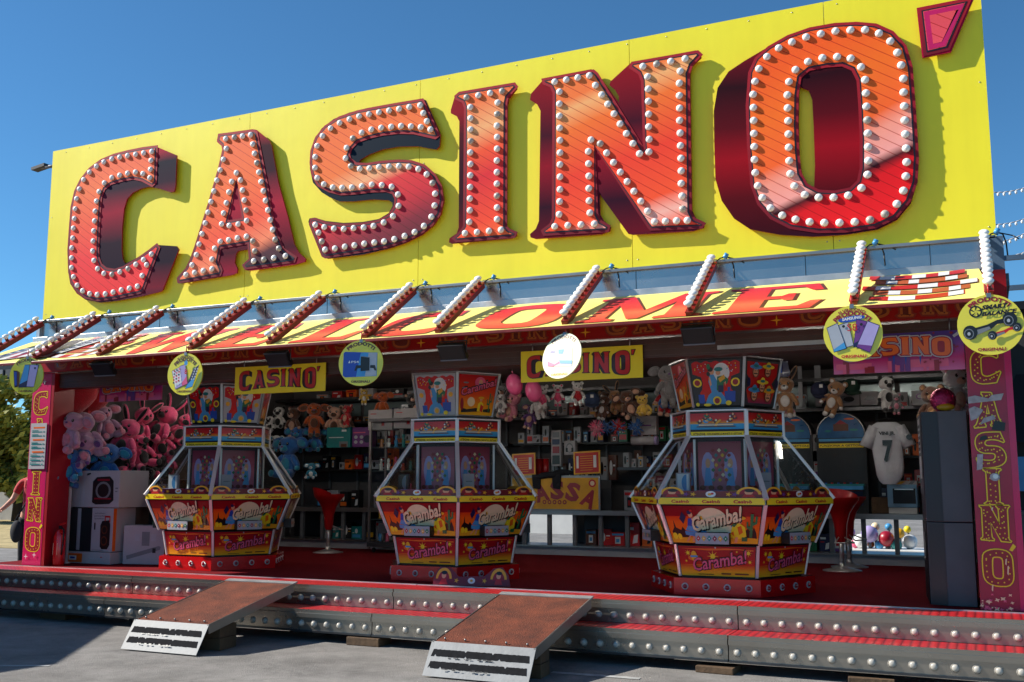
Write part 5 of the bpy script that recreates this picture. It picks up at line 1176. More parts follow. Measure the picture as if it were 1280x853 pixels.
# left wall: lilac, blue, pink and black soft toys
for (px, py, h, mn, sc, kd, lb) in [
    (112, 552, .46, 'plush_lilac', 'plush_rose', 'koala', 'lilac big eared plush lying over the white pole, above the blue plush'),
    (84, 545, .40, 'plush_lilac', 'plush_rose', 'koala', 'lilac big eared plush behind the white pole, beside the left post'),
    (98, 566, .34, 'plush_lilac', 'plush_purple', 'koala', 'small lilac plush squeezed under the larger lilac plush'),
    (86, 584, .36, 'plush_blue', 'plush_teal', 'koala', 'blue big eared plush sitting on the white box behind the pole'),
    (131, 585, .42, 'plush_blue', 'plush_teal', 'koala', 'blue big eared plush sitting on the white speaker box, facing out'),
    (152, 556, .44, 'plush_pink', 'plush_black', 'rabbit', 'pink plush rabbit with black inner ears next to the lilac plush'),
    (193, 536, .44, 'plush_pink', 'plush_black', 'rabbit', 'pink plush rabbit highest on the left wall, under the dim CASINO sign'),
    (180, 566, .42, 'plush_pink', 'plush_black', 'rabbit', 'pink plush rabbit with black foot pads in the middle of the pink pile'),
    (209, 554, .36, 'plush_pink', 'plush_black', 'rabbit', 'pink plush rabbit at the right of the pink pile, near the left machine'),
    (160, 592, .26, 'plush_pink', 'plush_black', 'bear', 'small pink plush bear with a gold bow, lowest of the pink pile'),
    (203, 588, .34, 'plush_black', 'plush_pink', 'rabbit', 'black plush rabbit under the pink pile, beside the left machine'),
    (166, 532, .38, 'plush_pink', 'plush_black', 'rabbit', 'pink plush rabbit half behind the dim CASINO sign on the left'),
    (212, 578, .34, 'plush_pink', 'plush_black', 'rabbit', 'pink plush rabbit low at the right of the pink pile, touching the machine'),
    (172, 582, .3, 'plush_pink', 'plush_black', 'rabbit', 'pink plush rabbit wedged between the blue plush and the pink pile'),
    (218, 536, .36, 'plush_pink', 'plush_black', 'rabbit', 'pink plush rabbit at the top right corner of the left wall pile'),
    (140, 530, .36, 'plush_lilac', 'plush_rose', 'koala', 'lilac plush highest on the left wall, under the dim CASINO sign'),
    (106, 590, .34, 'plush_blue', 'plush_teal', 'koala', 'blue plush lying between the two blue plush on the white boxes'),
    (196, 610, .3, 'plush_black', 'plush_pink', 'rabbit', 'black plush rabbit at the foot of the pile beside the left machine glass'),
    (178, 548, .26, 'plush_black', 'plush_pink', 'rabbit', 'small black plush rabbit between the pink rabbits'),
    (182, 600, .3, 'plush_black', 'plush_black', 'bear', 'black plush bear lowest on the left wall, beside the black speaker carton')]:
    pl_ = pl(px, py); plush(lb, (pl_.x, pl_.y, pl_.z-.20), h*1.22, mn, sc, kd, FC + R(random.uniform(-45, 35)), 'soft toys hung on the left wall', tilt=random.uniform(-22, 12), roll=random.uniform(-28, 28))
t = thing('heart_cushion', 'large red plush heart high on the left wall, left of the dim CASINO sign', 'cushion', pl(88, 497, .5), FC, 'red heart cushions')
def heart(w_): return [(w_*.5*(16*math.sin(a)**3)/16, w_*.5*(13*math.cos(a)-5*math.cos(2*a)-2*math.cos(3*a)-math.cos(4*a))/15) for a in [2*math.pi*i/28 for i in range(28)]]
def cushion(t, w_, mat):
    mb = MB(); N = 6
    for s in (-1, 1):
        rings = [[(x*f, y*f) for x, y in heart(w_)] for f in (1, .92, .75, .5, .25)]; dep = [0, .05, .1, .13, .145]
        vs = []
        for rg_, d in zip(rings, dep): vs += [(x, s*d*w_*1.6, y) for x, y in rg_]
        fs = [(k*28+i, k*28+(i+1) % 28, (k+1)*28+(i+1) % 28, (k+1)*28+i) for k in range(4) for i in range(28)] + [tuple(range(4*28, 5*28))]
        mb.add(vs, fs, mat, True)
    mb.build('cushion', t)
cushion(t, .62, 'plush_red')
t = thing('heart_cushion', 'red plush heart half hidden behind the dim CASINO sign on the left', 'cushion', pl(112, 500, .45), FC, 'red heart cushions'); cushion(t, .5, 'plush_red')
t = thing('heart_cushion', 'pale plush heart beside the top of the left post', 'cushion', pl(76, 484, .5), FC); cushion(t, .3, 'plush_white')
p = at(92, 540, .92); t = thing('display_pole', 'thin white pole standing at the left opening in front of the lilac plush', 'pole', (p.x, .92, FZ)); MB().cyl((0, 0, 0), (0, 0, 2.1), .02, 'white_paint', 10).lathe([(.05, 0), (.05, .015), (.02, .02)], (0, 0, 0), 'white_paint', 12).build('shaft', t); MB().lathe([(.021, 2.1), (.012, 2.12), (0, 2.122)], (0, 0, 0), 'chrome', 10).build('cap', t)

# cartons piled at the left post
def carton(name, label, x0, x1, y0, y1, z0, z1, mat, prints, rz=0, sideprints=None, group='cartons piled inside the left post'):
    w_, d_, h_ = x1-x0, y1-y0, z1-z0
    t = thing(name, label, 'carton', ((x0+x1)/2, (y0+y1)/2, z0), rz, group)
    c = MB().box((0, 0, h_/2), (w_, d_, h_-.003), mat).build('carton', t, .004)
    MB().box((0, 0, h_-.0005), (w_*.98, .045, .003), 'tape').build('sealing_tape', c)
    ar = Art(lambda u, v, dd: Vector(((u-.5)*w_, -d_/2-dd, v*h_)), .0015)
    for p_, m_ in prints:
        if isinstance(p_, str): ar.text(p_, *m_[0], m_[1], .02)
        else: ar.poly(p_, m_)
    ar.build('printed_front', c)
    if sideprints:
        ar = Art(lambda u, v, dd: Vector((w_/2+dd, (u-.5)*d_, v*h_)), .0015)
        for p_, m_ in sideprints: ar.poly(p_, m_)
        ar.build('printed_side', c)
    return t
spk = [([(.3, .14), (.3, .7), (.4, .82), (.74, .84), (.84, .72), (.86, .2), (.76, .1), (.4, .08)], 'ink_black'), (circ(.58, .46, .2, .24, 16), 'ink_grey'), (circ(.58, .46, .15, .18, 16), 'ink_black'), (rect(.42, .72, .74, .77), 'ink_crimson'), (rect(.36, .22, .8, .26), 'ink_crimson')]
carton('speaker_carton', 'wide white carton with a round speaker picture on the pile by the left post', .68, 1.27, .95, 1.4, 1.30, 1.725, 'cardboard_white',
       [(p_, m_) for p_, m_ in spk] + [(rect(.06, .1, .1, .9), 'ink_silver'), ([(.14, .86), (.24, .9), (.24, .94), (.14, .92)], 'ink_black'), (rect(.9, .5, .97, .54), 'ink_grey'), (rect(.9, .42, .96, .45), 'ink_grey')])
carton('speaker_carton', 'blank sided white carton beside the round speaker picture carton, behind the post', .36, .672, .97, 1.4, 1.30, 1.725, 'cardboard_white', [(rect(.9, .05, .93, .95), 'ink_silver')])
carton('tall_carton', 'tall narrow white carton reading wireless powerful speaker below the wide speaker carton', .86, 1.19, .96, 1.3, .80, 1.297, 'cardboard_white',
       [('wireless', ((.12, .62, .86, .04), 'ink_grey')), ('powerful', ((.12, .62, .80, .04), 'ink_grey')), ('speaker', ((.12, .58, .74, .04), 'ink_grey')), ([(.44, .12), (.42, .6), (.5, .7), (.82, .72), (.88, .62), (.88, .16), (.78, .06), (.52, .06)], 'ink_black'), (circ(.62, .5, .14, .1, 14), 'ink_brown'), (circ(.62, .5, .1, .07, 12), 'ink_black'), (circ(.62, .25, .15, .11, 14), 'ink_brown'), (circ(.62, .25, .11, .08, 12), 'ink_black'),
        (rect(.62, .7, .66, .82), 'ink_red'), (rect(.66, .78, .86, .82), 'ink_red'), (rect(.84, .68, .88, .82), 'ink_red'), (rect(.14, .5, .2, .66), 'ink_black'), (rect(.1, .03, .6, .045), 'ink_grey')], sideprints=[(rect(.0, .02, .14, .98), 'ink_orange')])
carton('flat_carton', 'flat white and orange carton lying on the floor under the tall speaker carton', .46, 1.2, .93, 1.55, FZ+.003, .797, 'cardboard_white', [(rect(.02, .1, .42, .85), 'ink_orange'), (rect(.14, .28, .3, .66), 'ink_white'), (rect(.17, .4, .27, .56), 'ink_blue'), (rect(.6, .4, .9, .48), 'ink_silver'), (rect(.8, .55, .84, .62), 'ink_red')])
carton('soundbar_carton', 'white carton with a grey soundbar picture standing beside the left machine', 1.24, 1.76, 1.1, 1.35, FZ+.003, 1.10, 'cardboard_white', [([(.08, .22), (.86, .48), (.92, .46), (.9, .38), (.1, .12)], 'ink_grey'), (rect(.45, .48, .64, .84), 'ink_grey'), (rect(.28, .6, .4, .78), 'ink_silver'), (rect(.68, .6, .8, .78), 'ink_silver'), (rect(.9, .08, .95, .14), 'ink_blue'), (rect(.72, .3, .8, .42), 'ink_black')], R(12))
carton('black_carton', 'black carton with a lit round speaker picture and white lettering behind the soundbar carton', 1.25, 1.72, 1.45, 1.8, FZ+.003, 1.62, 'black_plastic', [('MAJESTIC', ((.1, .6, .9, .05), 'ink_silver')), ([(.3, .3), (.3, .6), (.4, .7), (.7, .7), (.78, .6), (.78, .3)], 'dark_grey'), (circ(.54, .45, .17, .085, 18), 'ink_lilac'), (circ(.54, .45, .14, .07, 18), 'ink_black'), (circ(.54, .45, .09, .045, 14), 'ink_grey'), (rect(.62, .83, .85, .86), 'ink_silver')])
carton('dark_cabinet', 'dark glass fronted case under the white cartons by the left post', .38, .84, 1.0, 1.5, .80, 1.297, 'cabinet_dark', [(rect(.46, .02, .58, .98), 'ink_silver'), (rect(.02, .02, .44, .98), 'dark_grey')])
t = thing('fire_extinguisher', 'red fire extinguisher standing just inside the left post', 'extinguisher', (.745, .62, FZ+.002))
MB().lathe([(0, 0), (.062, 0), (.065, .02), (.065, .32), (.05, .37), (.022, .4)], (0, 0, 0), 'red_gloss', 16).build('cylinder', t); MB().cyl((0, 0, .4), (0, 0, .44), .02, 'black_plastic').box((.03, 0, .46), (.1, .02, .015), 'ink_red', Matrix.Rotation(R(-15), 3, 'Y')).build('valve_handle', t)
MB().tube([(.02, -.01, .43), (.09, -.03, .4), (.085, -.03, .25), (.07, -.03, .12)], .009, 'black_plastic', 6).build('hose', t); MB().prism(rect(-.035, .12, .035, .25), 0, lambda u, v, d: Vector((u, -.0665+abs(u)*.25, v)), 'ink_cream').build('label_sticker', t)

# price list on the left post
t = thing('price_list', 'white price sheet with blue and orange lines fixed on the left pink post', 'price list', (.46, .49, 1.76))
MB().bb((-.125, -.003, -.02), (.125, .003, .5), 'cardboard_white').build('sheet', t)
ar = Art(lambda u, v, d: Vector((u, -.004-d, v)), 0)
for i in range(10):
    z = .44-i*.046; c = 'ink_orange' if i in (0, 3, 6) else 'ink_teal'
    if c == 'ink_orange': ar.poly(rect(-.08, z, .1, z+.018), c)
    else: ar.polys([rect(-.1, z, .06, z+.012), rect(.075, z, .105, z+.012), rect(-.1, z+.018, -.0, z+.026)], c)
ar.build('printed_lines', t)

# ------------------------------------------------------------------ hanging signs
def minibanner(px0, px1, py0, py1, Y, label):
    a = at(px0, py1, Y); b = at(px1, py0, Y); W_, H_ = b.x-a.x, .285
    zc = (a.z+b.z)/2
    t = thing('casino_banner', label, 'banner', ((a.x+b.x)/2, Y, zc), 0, 'yellow CASINO banners under the awning')
    MB().prism([(-W_/2, -H_/2), (W_/2, -H_/2), (W_/2, H_/2), (-W_/2, H_/2)], .012, lambda u, v, d: Vector((u, -d, v)), 'sign_yellow').build('board', t, .003)
    xs = [p[0] for p in SILW['C'][0]]; x0 = min(xs); x1 = max(p[0] for p in SILW["'"][0])
    zs0, zs1 = 3.55, 5.5
    mp = lambda p: ((p[0]-x0)/(x1-x0)*W_*.9 - W_*.45, ((p[1]-zs0)/(zs1-zs0)-.5)*H_*.84)
    ar = Art(lambda u, v, d: Vector((u, -d, v)), .001)
    for ch in "CASINO'":
        ar.poly([mp(p) for p in SILW[ch][0]], 'ink_dark', [[mp(p) for p in h] for h in SILW[ch][1:]])
    for ch in "CASINO'":
        ar.poly(inset([mp(p) for p in FACEW[ch][0]], .003), 'ink_red' if ch != 'A' else 'ink_red', [[mp(p) for p in h] for h in FACEW[ch][1:]])
    ar.build('lettering', t)
    for x in (-W_*.4, W_*.4): MB().cyl((x, .006, H_/2), (x, .006, H_/2+.06), .006, 'steel', 6).build('hanger', t)
minibanner(293, 407, 457, 490, .52, 'yellow CASINO banner with red letters hanging above the left machine')
minibanner(651, 803, 435, 475, .52, 'yellow CASINO banner with red letters behind the white round sign')
gradmat('pink_print', [(0, (216, 120, 170)), (.35, (196, 40, 110)), (.7, (122, 60, 150)), (1, (84, 60, 150))], rough=.35, coat=.3)
def pinksign(xa, xb, za, zb, Y, label):
    W_, H_ = xb-xa, zb-za; t = thing('casino_sign', label, 'sign', ((xa+xb)/2, Y, za), 0, 'pink CASINO signs with skyline print')
    MB().prism(rect(-W_/2, 0, W_/2, H_), .02, lambda u, v, d: Vector((u, -d, v)), 'pink_print').build('panel', t)
    ar = Art(lambda u, v, d: Vector((u, -d, v)), .001); rn = random.Random(3)
    ar.polys([rect(-W_/2+.02, .03, -W_*.2, H_*.26), rect(W_*.0, .03, W_*.38, H_*.3)], 'ink_pink')
    for _ in range(14):
        x = rn.uniform(-W_*.46, W_*.42); h_ = rn.uniform(.03, .12); ar.poly(rect(x, 0.0, x+rn.uniform(.02, .05), h_), rn.choice(['ink_purple', 'ink_crimson', 'ink_pink']))
    ar.poly(circ(W_*.02, H_*.3, W_*.07, H_*.14, 10), 'ink_purple'); ar.polys([[(x, H_*.5), (x+.025, H_*.5), (x+.012, H_*.15)] for x in (-W_*.04, W_*.05, W_*.16)], 'ink_blue')
    for _ in range(30): ar.poly(star(rn.uniform(W_*.1, W_*.46), rn.uniform(.05, H_*.95), .014, 5), 'ink_crimson')
    x = -W_*.42
    for ch in 'CASINO':
        w_ = W_*(.135 if ch != 'I' else .07); f = (x+w_/2)/(W_/2); g = glyph(ch, x, H_*(.42-.14*f*f), w_, H_*.46)
        ar.poly(inset(g[0], -.016), 'ink_silver'); ar.poly(inset(g[0], -.008), 'ink_crimson'); ar.poly(g[0], 'ink_orange', g[1:]); x += w_+W_*.015
    ar.poly([(W_*.43, H_*.8), (W_*.48, H_*.9), (W_*.46, H_*.95), (W_*.42, H_*.86)], 'ink_silver'); ar.build('lettering', t)
    for xx in (-W_*.4, W_*.4): MB().cyl((xx, .01, H_), (xx, .01, H_+.1), .006, 'steel', 6).build('hanger', t)
_a = at(1100, 466, .52); _b = at(1208, 412, .52)
pinksign(9.24, 10.205, _a.z, _b.z, .52, 'pink and purple CASINO sign with orange letters beside the right post')
pinksign(1.0, 1.93, 2.51, 2.79, .84, 'dim pink and purple CASINO sign hanging over the plush on the left')

# round signs
pmat('sign_disc_glare', (246, 240, 190), .3, 0, .03, 4)  # sun glare put into the disc as a paler colour
def roundsign(px, py, r, label, paint, rot=(0, 0, 0), yellow='sign_disc'):
    p = at(px, py, -.45); t = thing('round_sign', label, 'round sign', p, 0, 'round yellow signs hanging from the awning edge'); t.rotation_euler = rot
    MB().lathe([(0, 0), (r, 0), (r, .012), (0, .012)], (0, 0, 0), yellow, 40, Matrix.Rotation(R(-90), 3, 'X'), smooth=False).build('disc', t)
    ar = Art(lambda u, v, d: Vector((u*r, -d, v*r)), .0015); paint(ar); ar.build('print', t)
    MB().cyl((0, .006, r), (0, .006, r+.07), .006, 'ink_red', 6).box((0, .006, r-.005), (.03, .02, .03), 'steel').build('hanger', t)
pmat('sign_disc', (238, 222, 62), .22, 0, .04, 4, coat=.5)
def arcs(ar, top2=None, col='ink_brown', orig='ORIGINALI', oc='ink_brown'):
    if top2: ar.arctext(top2, 0, 0, .8, .11, 122, 58, col, .03); ar.arctext('PRODOTTI', 0, -.08, .72, .17, 138, 42, col, .05)
    else: ar.arctext('PRODOTTI', 0, -.02, .8, .15, 134, 46, col, .05)
    ar.text(orig, -.42, .42, -.86, .1, oc, .04)
def phone(ar, pts, c1, c2=None, cut=.3):
    ar.poly(pts, 'ink_navy'); c = (sum(p[0] for p in pts)/4, sum(p[1] for p in pts)/4); q = [(c[0]+(p[0]-c[0])*.92, c[1]+(p[1]-c[1])*.95) for p in pts]; ar.poly(q, c1)
    if c2: ar.poly([q[0], q[1], (q[1][0]+(q[2][0]-q[1][0])*cut, q[1][1]+(q[2][1]-q[1][1])*cut), (q[0][0]+(q[3][0]-q[0][0])*cut*.4, q[0][1]+(q[3][1]-q[0][1])*cut*.4)], c2)
def s1(ar):
    arcs(ar); ar.poly([(-.78, .3), (-.55, .28), (-.5, -.6), (-.66, -.62)], 'ink_black'); ar.poly([(-.55, .28), (-.4, .2), (-.38, -.55), (-.5, -.6)], 'ink_brown'); ar.poly([(-.74, .24), (-.58, .22), (-.53, -.5), (-.64, -.52)], 'ink_blue')
    phone(ar, [(-.42, -.62), (.08, -.62), (.18, .6), (-.12, .6)], 'ink_sky', 'ink_navy'); phone(ar, [(.05, -.6), (.5, -.62), (.72, .58), (.2, .6)], 'ink_lilac'); ar.poly(circ(.5, .4, .06), 'ink_navy')
def s2(ar):
    arcs(ar, 'SI VENDONO'); phone(ar, [(-.5, -.72), (-.05, -.55), (-.2, .4), (-.75, .18)], 'ink_white', 'ink_lilac', .2); phone(ar, [(-.1, -.58), (.22, -.48), (.02, .48), (-.3, .4)], 'ink_lilac', 'ink_pink', .4)
    for i in range(5):
        for j in range(3): ar.poly(rect(-.62+j*.14, .12-i*.14+j*.05, -.54+j*.14, .2-i*.14+j*.05), ['ink_red', 'ink_navy', 'ink_pink'][(i+j) % 3])
    phone(ar, [(.1, -.72), (.52, -.62), (.86, .42), (.52, .2)], 'ink_navy', 'ink_sky', .5)
    for i in range(5):
        for j in range(2): ar.poly(rect(.42+j*.14+i*.05, -.3+i*.12, .5+j*.14+i*.05, -.22+i*.12), 'ink_silver')
    ar.poly(circ(.12, .52, .1, .12, 12), 'ink_sky'); ar.poly([(.12, .64), (.18, .72), (.16, .64)], 'ink_sky'); ar.text('8', .06, .2, .0, .24, 'ink_red', .03)
def s3(ar):
    arcs(ar); ar.poly([(-.72, .5), (.74, .44), (.72, -.58), (-.7, -.62), (-.8, -.54), (-.78, .44)], 'ink_blue'); ar.poly([(.0, .46), (.74, .44), (.72, -.58), (-.2, -.6)], 'ink_sky'); ar.poly([(.35, .44), (.72, .43), (.7, -.56), (.2, -.58)], 'ink_silver')
    ar.poly([(0, .28), (.4, .22), (.4, -.34), (0, -.36)], 'ink_black'); ar.poly([(0, .28), (.1, .3), (.44, .24), (.4, .22)], 'ink_grey')
    for s in (-1, 1): ar.poly([(.22+s*.22, -.1), (.22+s*.42, -.1), (.22+s*.5, -.34), (.22+s*.42, -.34), (.22+s*.36, -.24), (.22+s*.2, -.22)], 'ink_black')
    ar.text('PS4', -.42, -.08, .0, .1, 'ink_white', .02); ar.poly([(-.56, .0), (-.46, .0), (-.5, .12)], 'ink_white')
def s4(ar):
    arcs(ar, col='ink_brown', oc='ink_gold'); ar.poly([(-.72, .42), (.2, .28), (.5, .32), (.62, -.5), (-.66, -.42)], 'ink_silver'); ar.poly([(-.2, .28), (.1, .28), (.06, .08), (-.16, .1)], 'ink_sky'); ar.poly([(-.7, -.2), (-.3, -.36), (.0, -.2), (-.02, -.32), (-.4, -.46), (-.66, -.42)], 'ink_pink'); ar.poly([(-.1, -.2), (.6, -.26), (.6, -.4), (0, -.34)], 'ink_sky'); ar.text('PS4', -.6, -.4, .16, .1, 'ink_lilac', .02)
def s5(ar):
    arcs(ar, 'SI VINCONO', 'ink_crimson', oc='ink_red'); ar.poly([(x*math.cos(.12)-y*math.sin(.12)-.02, x*math.sin(.12)+y*math.cos(.12)+.52) for x, y in circ(0, 0, .46, .1, 22)], 'ink_blue'); ar.text('SAMSUNG', -.34, .32, .46, .1, 'ink_white', .04, slope=.1)
    phone(ar, [(-.32, -.52), (.02, -.44), (-.14, .42), (-.48, .32)], 'ink_silver'); phone(ar, [(.0, -.5), (.3, -.44), (.5, .42), (.14, .5)], 'ink_purple', 'ink_navy', .3); phone(ar, [(-.66, -.66), (-.22, -.54), (-.5, .4), (-.88, .24)], 'ink_silver', 'ink_sky', .24); phone(ar, [(.08, -.5), (.54, -.72), (.92, .24), (.52, .42)], 'ink_lilac', 'ink_purple', .24)
    ar.poly(circ(-.3, .26, .05), 'ink_black'); ar.poly(circ(.3, .3, .05), 'ink_black'); ar.text('S8', -.18, .16, .08, .28, 'ink_red', .0)
def s6(ar):
    arcs(ar, None, 'ink_crimson', oc='ink_crimson'); ar.poly(circ(-.42, .45, .2), 'ink_black'); ar.poly(circ(-.42, .45, .15), 'sign_disc')
    for k in range(5): a = k*1.2566; ar.poly([(-.42+.03*math.cos(a+1.5), .45+.03*math.sin(a+1.5)), (-.42+.16*math.cos(a), .45+.16*math.sin(a)), (-.42+.16*math.cos(a+.35), .45+.16*math.sin(a+.35))], 'ink_black')
    ar.text('SMART', -.24, .52, .5, .14, 'ink_black', .06, slope=.06, shear=.3); ar.text('BALANCE', -.24, .78, .29, .13, 'ink_black', .06, slope=.06, shear=.3)
    for ox, oy, s, c in ((0, 0, 1, 'ink_black'), (.42, -.22, .62, 'ink_red')):
        P_ = lambda x, y: (ox+x*s, oy+y*s)
        ar.poly([P_(-.5, -.36), P_(-.2, -.22), (P_(0, -.16)), P_(.2, .0), P_(.6, .06), P_(.55, .2), P_(.2, .14), P_(-.1, .0), P_(-.5, -.1)], c)
        ar.poly([P_(-.46, -.34), P_(-.16, -.22), P_(0, -.14), P_(-.04, -.06), P_(-.42, -.16)], 'ink_grey')
        for x, y in ((-.62, -.24), (.58, .14)):
            ar.poly(circ(*P_(x, y), .22*s, .24*s, 16), 'ink_black'); ar.poly(circ(*P_(x-.04, y-.04), .15*s, .17*s, 14), 'ink_grey'); ar.poly(circ(*P_(x-.04, y-.04), .12*s, .14*s, 14), 'ink_black'); ar.poly(circ(*P_(x-.04, y-.04), .05*s, .06*s, 10), 'ink_silver')
roundsign(33, 470, .195, 'round yellow sign with blue smartphones, leftmost in the picture', s1, (0, 0, R(14)))
roundsign(231, 468, .20, 'round yellow sign with two smartphones and a small blue apple mark', s2, (0, 0, R(4)))
roundsign(451, 454, .20, 'round yellow sign with a blue console box, above the middle machine', s3, (0, 0, R(16)))
roundsign(702, 445, .19, 'round sign glaring white, sun glare coloured into its disc, before the right yellow banner', s4, (R(-13), 0, R(-15)), 'sign_disc_glare')
roundsign(1066, 417, .20, 'round yellow sign with four fanned smartphones, second from the right', s5, (0, 0, R(4)))
roundsign(1238, 406, .205, 'round yellow sign with two balance boards at the top of the right post', s6, (0, 0, R(4)))

# ------------------------------------------------------------------ toys and goods in the back
def bk(px, py, Y): p = at(px, py, Y); return (p.x, Y, p.z)
for (px, py, Y, h, mn, sc, kd, lb, hg) in [
    (349, 524, 4.6, .34, 'plush_white', 'plush_black', 'panda', 'black and white plush panda right of the left machine topper', False),
    (338, 532, 4.5, .26, 'plush_white', 'plush_black', 'panda', 'smaller plush panda half behind the left machine', False),
    (368, 528, 4.6, .40, 'plush_brown', 'plush_beige', 'bear', 'brown and beige plush monkey under the yellow banner, left of the orange plush', True),
    (393, 524, 4.5, .44, 'plush_orange', 'plush_brown', 'koala', 'shaggy orange plush between the two brown monkeys', True),
    (419, 528, 4.6, .42, 'plush_beige', 'plush_brown', 'bear', 'beige plush monkey right of the orange plush', True),
    (432, 528, 4.7, .38, 'plush_brown', 'plush_beige', 'bear', 'brown plush monkey at the end of the monkey row', True),
    (362, 574, 4.35, .62, 'plush_blue', 'plush_teal', 'koala', 'large blue plush slumped right of the left machine', False),
    (372, 552, 4.6, .40, 'plush_blue', 'plush_teal', 'koala', 'blue plush on top of the large blue plush', False),
    (394, 552, 4.6, .36, 'plush_blue', 'plush_navy' if 'plush_navy' in MATS else 'plush_teal', 'koala', 'dark blue plush facing aside at the right of the blue pile', False),
    (390, 590, 4.3, .24, 'plush_teal', 'plush_white', 'koala', 'small teal plush in front of the blue pile', False),
    (346, 556, 4.45, .26, 'plush_white', 'plush_teal', 'koala', 'small white and teal plush at the left of the blue pile', False),
    (678, 496, 3.9, .26, 'plush_white', 'plush_white', 'bear', 'white plush kitten in a pink dress under the right banner', True),
    (697, 494, 4.0, .24, 'plush_white', 'plush_pink', 'bear', 'white plush with a pink cap right of the pink dress plush', True),
    (722, 492, 4.0, .26, 'plush_white', 'plush_white', 'bear', 'white plush in a red jacket under the right banner', True),
    (757, 508, 4.7, .36, 'plush_brown', 'plush_tan', 'bear', 'dark brown plush on the high shelf behind the yellow banner', False),
    (790, 506, 4.7, .36, 'plush_brown', 'plush_brown', 'koala', 'dark brown plush at the right of the brown pair', False),
    (835, 482, 4.2, .46, 'plush_grey', 'plush_grey', 'koala', 'grey plush elephant hanging left of the right topper', True),
    (832, 500, 4.3, .26, 'plush_blue', 'plush_blue', 'koala', 'bright blue shaggy plush under the grey plush elephant', False),
    (982, 496, 4.3, .42, 'plush_tan', 'plush_white', 'rabbit', 'tan plush hare right of the right topper', True),
    (985, 512, 4.35, .22, 'plush_rose', 'plush_white', 'bear', 'small rose plush at the foot of the tan hare', False),
    (1108, 492, 4.0, .34, 'plush_white', 'plush_black', 'panda', 'black and white plush cow hanging above the white jersey', True),
    (1120, 505, 4.0, .2, 'plush_grey', 'plush_rose', 'bear', 'small grey plush in rose sleeves hanging under the plush cow', True),
    (1166, 510, 3.0, .4, 'plush_brown', 'plush_tan', 'bear', 'brown plush bear left of the tall grey cabinet top', False),
    (1194, 492, 1.6, .42, 'plush_white', 'plush_beige', 'bear', 'big white and beige plush on top of the tall grey cabinet', False),
    (479, 506, 4.3, .34, 'plush_orange', 'plush_orange', 'koala', 'rust coloured shaggy plush under the round console sign', True),
    (455, 496, 4.2, .2, 'plush_yellow', 'plush_white', 'bear', 'small yellow plush with a white cap hanging under the round console sign', True),
    (627, 505, 4.2, .24, 'plush_white', 'plush_grey', 'rabbit', 'white plush left of the pink balloons', True)]:
    q = bk(px, py, Y); dz = h*.45
    plush(lb, (q[0], Y, q[2]-dz), h, mn, sc, kd, R(random.uniform(-5, 40)), 'soft toys in the back of the booth', hang=hg, dress='plush_pink' if 'pink dress' in lb else 'plush_red' if 'red jacket' in lb else None)
for px, py, lb in ((643, 481, 'left pink balloon hanging under the yellow banner'), (667, 489, 'right pink balloon beside the plush in the pink dress')):
    q = bk(px, py, 3.7); t = thing('pink_balloon', lb, 'balloon', q, 0, 'pink balloons under the banner')
    MB().sph((0, 0, 0), (.105, .1, .14), 'balloon_pink', 18, 14, Matrix.Rotation(R(-14), 3, 'Y')).build('balloon', t); MB().lathe([(.004, .14), (.014, .165), (.002, .17)], (-.03, 0, 0), 'ink_pink', 8).cyl((-.03, 0, .16), (-.05, 0, .5), .002, 'ink_white', 4).build('knot', t)
for px, py, Y, mat, mat2, lb in ((772, 534, 4.4, 'plush_red', 'plush_blue', 'spiky red and blue rubber ball hanging left of the hair dryer carton'), (746, 536, 4.4, 'plush_rose', 'plush_pink', 'spiky pink rubber toy left of the spiky red ball'), (757, 534, 4.5, 'plush_blue', 'plush_blue', 'spiky blue rubber toy between the pink and red spiky toys'), (795, 534, 4.5, 'plush_blue', 'plush_blue', 'spiky blue rubber toy beside the hair dryer carton')):
    q = bk(px, py, Y); t = thing('spiky_toy', lb, 'rubber toy', q, 0, 'spiky rubber toys'); mb = MB(); mb.sph((0, 0, 0), .055, mat, 12, 8); rn = random.Random(px)
    for _ in range(46):
        d = Vector((rn.gauss(0, 1), rn.gauss(0, 1), rn.gauss(0, 1))).normalized(); mb.cyl(d*.04, d*.12, .014, rn.choice([mat, mat2]), 6, .003)
    mb.build('body', t); MB().cyl((0, 0, .05), (0, 0, .22), .003, 'ink_black', 4).build('cord', t)
# caps
def cap(px, py, Y, mat, lb):
    q = bk(px, py, Y); t = thing('baseball_cap', lb, 'cap', q, R(20), 'baseball caps hung along the shelf')
    mb = MB(); mb.sph((0, 0, 0), (.1, .1, .1), mat, 16, 10); mb.build('crown', t)
    MB().prism([(-.09, 0), (-.08, -.08), (0, -.11), (.08, -.08), (.09, 0)], .008, lambda u, v, d: Vector((u, v-.06, -.06-d+(v)*.4)), mat).build('peak', t); MB().prism(rect(-.02, .02, .02, .06), 0, lambda u, v, d: Vector((u, -.102, v)), 'ink_white').build('tag', t)
pmat('cap_navy', (34, 40, 70), .85, 0, .15, 20, .2, 90); pmat('cap_green', (24, 58, 44), .85, 0, .15, 20, .2, 90); pmat('cap_blue', (60, 76, 110), .85, 0, .15, 20, .2, 90)
cap(1024, 488, 4.4, 'cap_navy', 'navy baseball cap hanging right of the right topper'); cap(1064, 484, 4.4, 'cap_green', 'dark green baseball cap hanging above the right arcade cabinet'); cap(740, 500, 4.3, 'cap_blue', 'slate blue baseball cap hanging under the yellow banner')

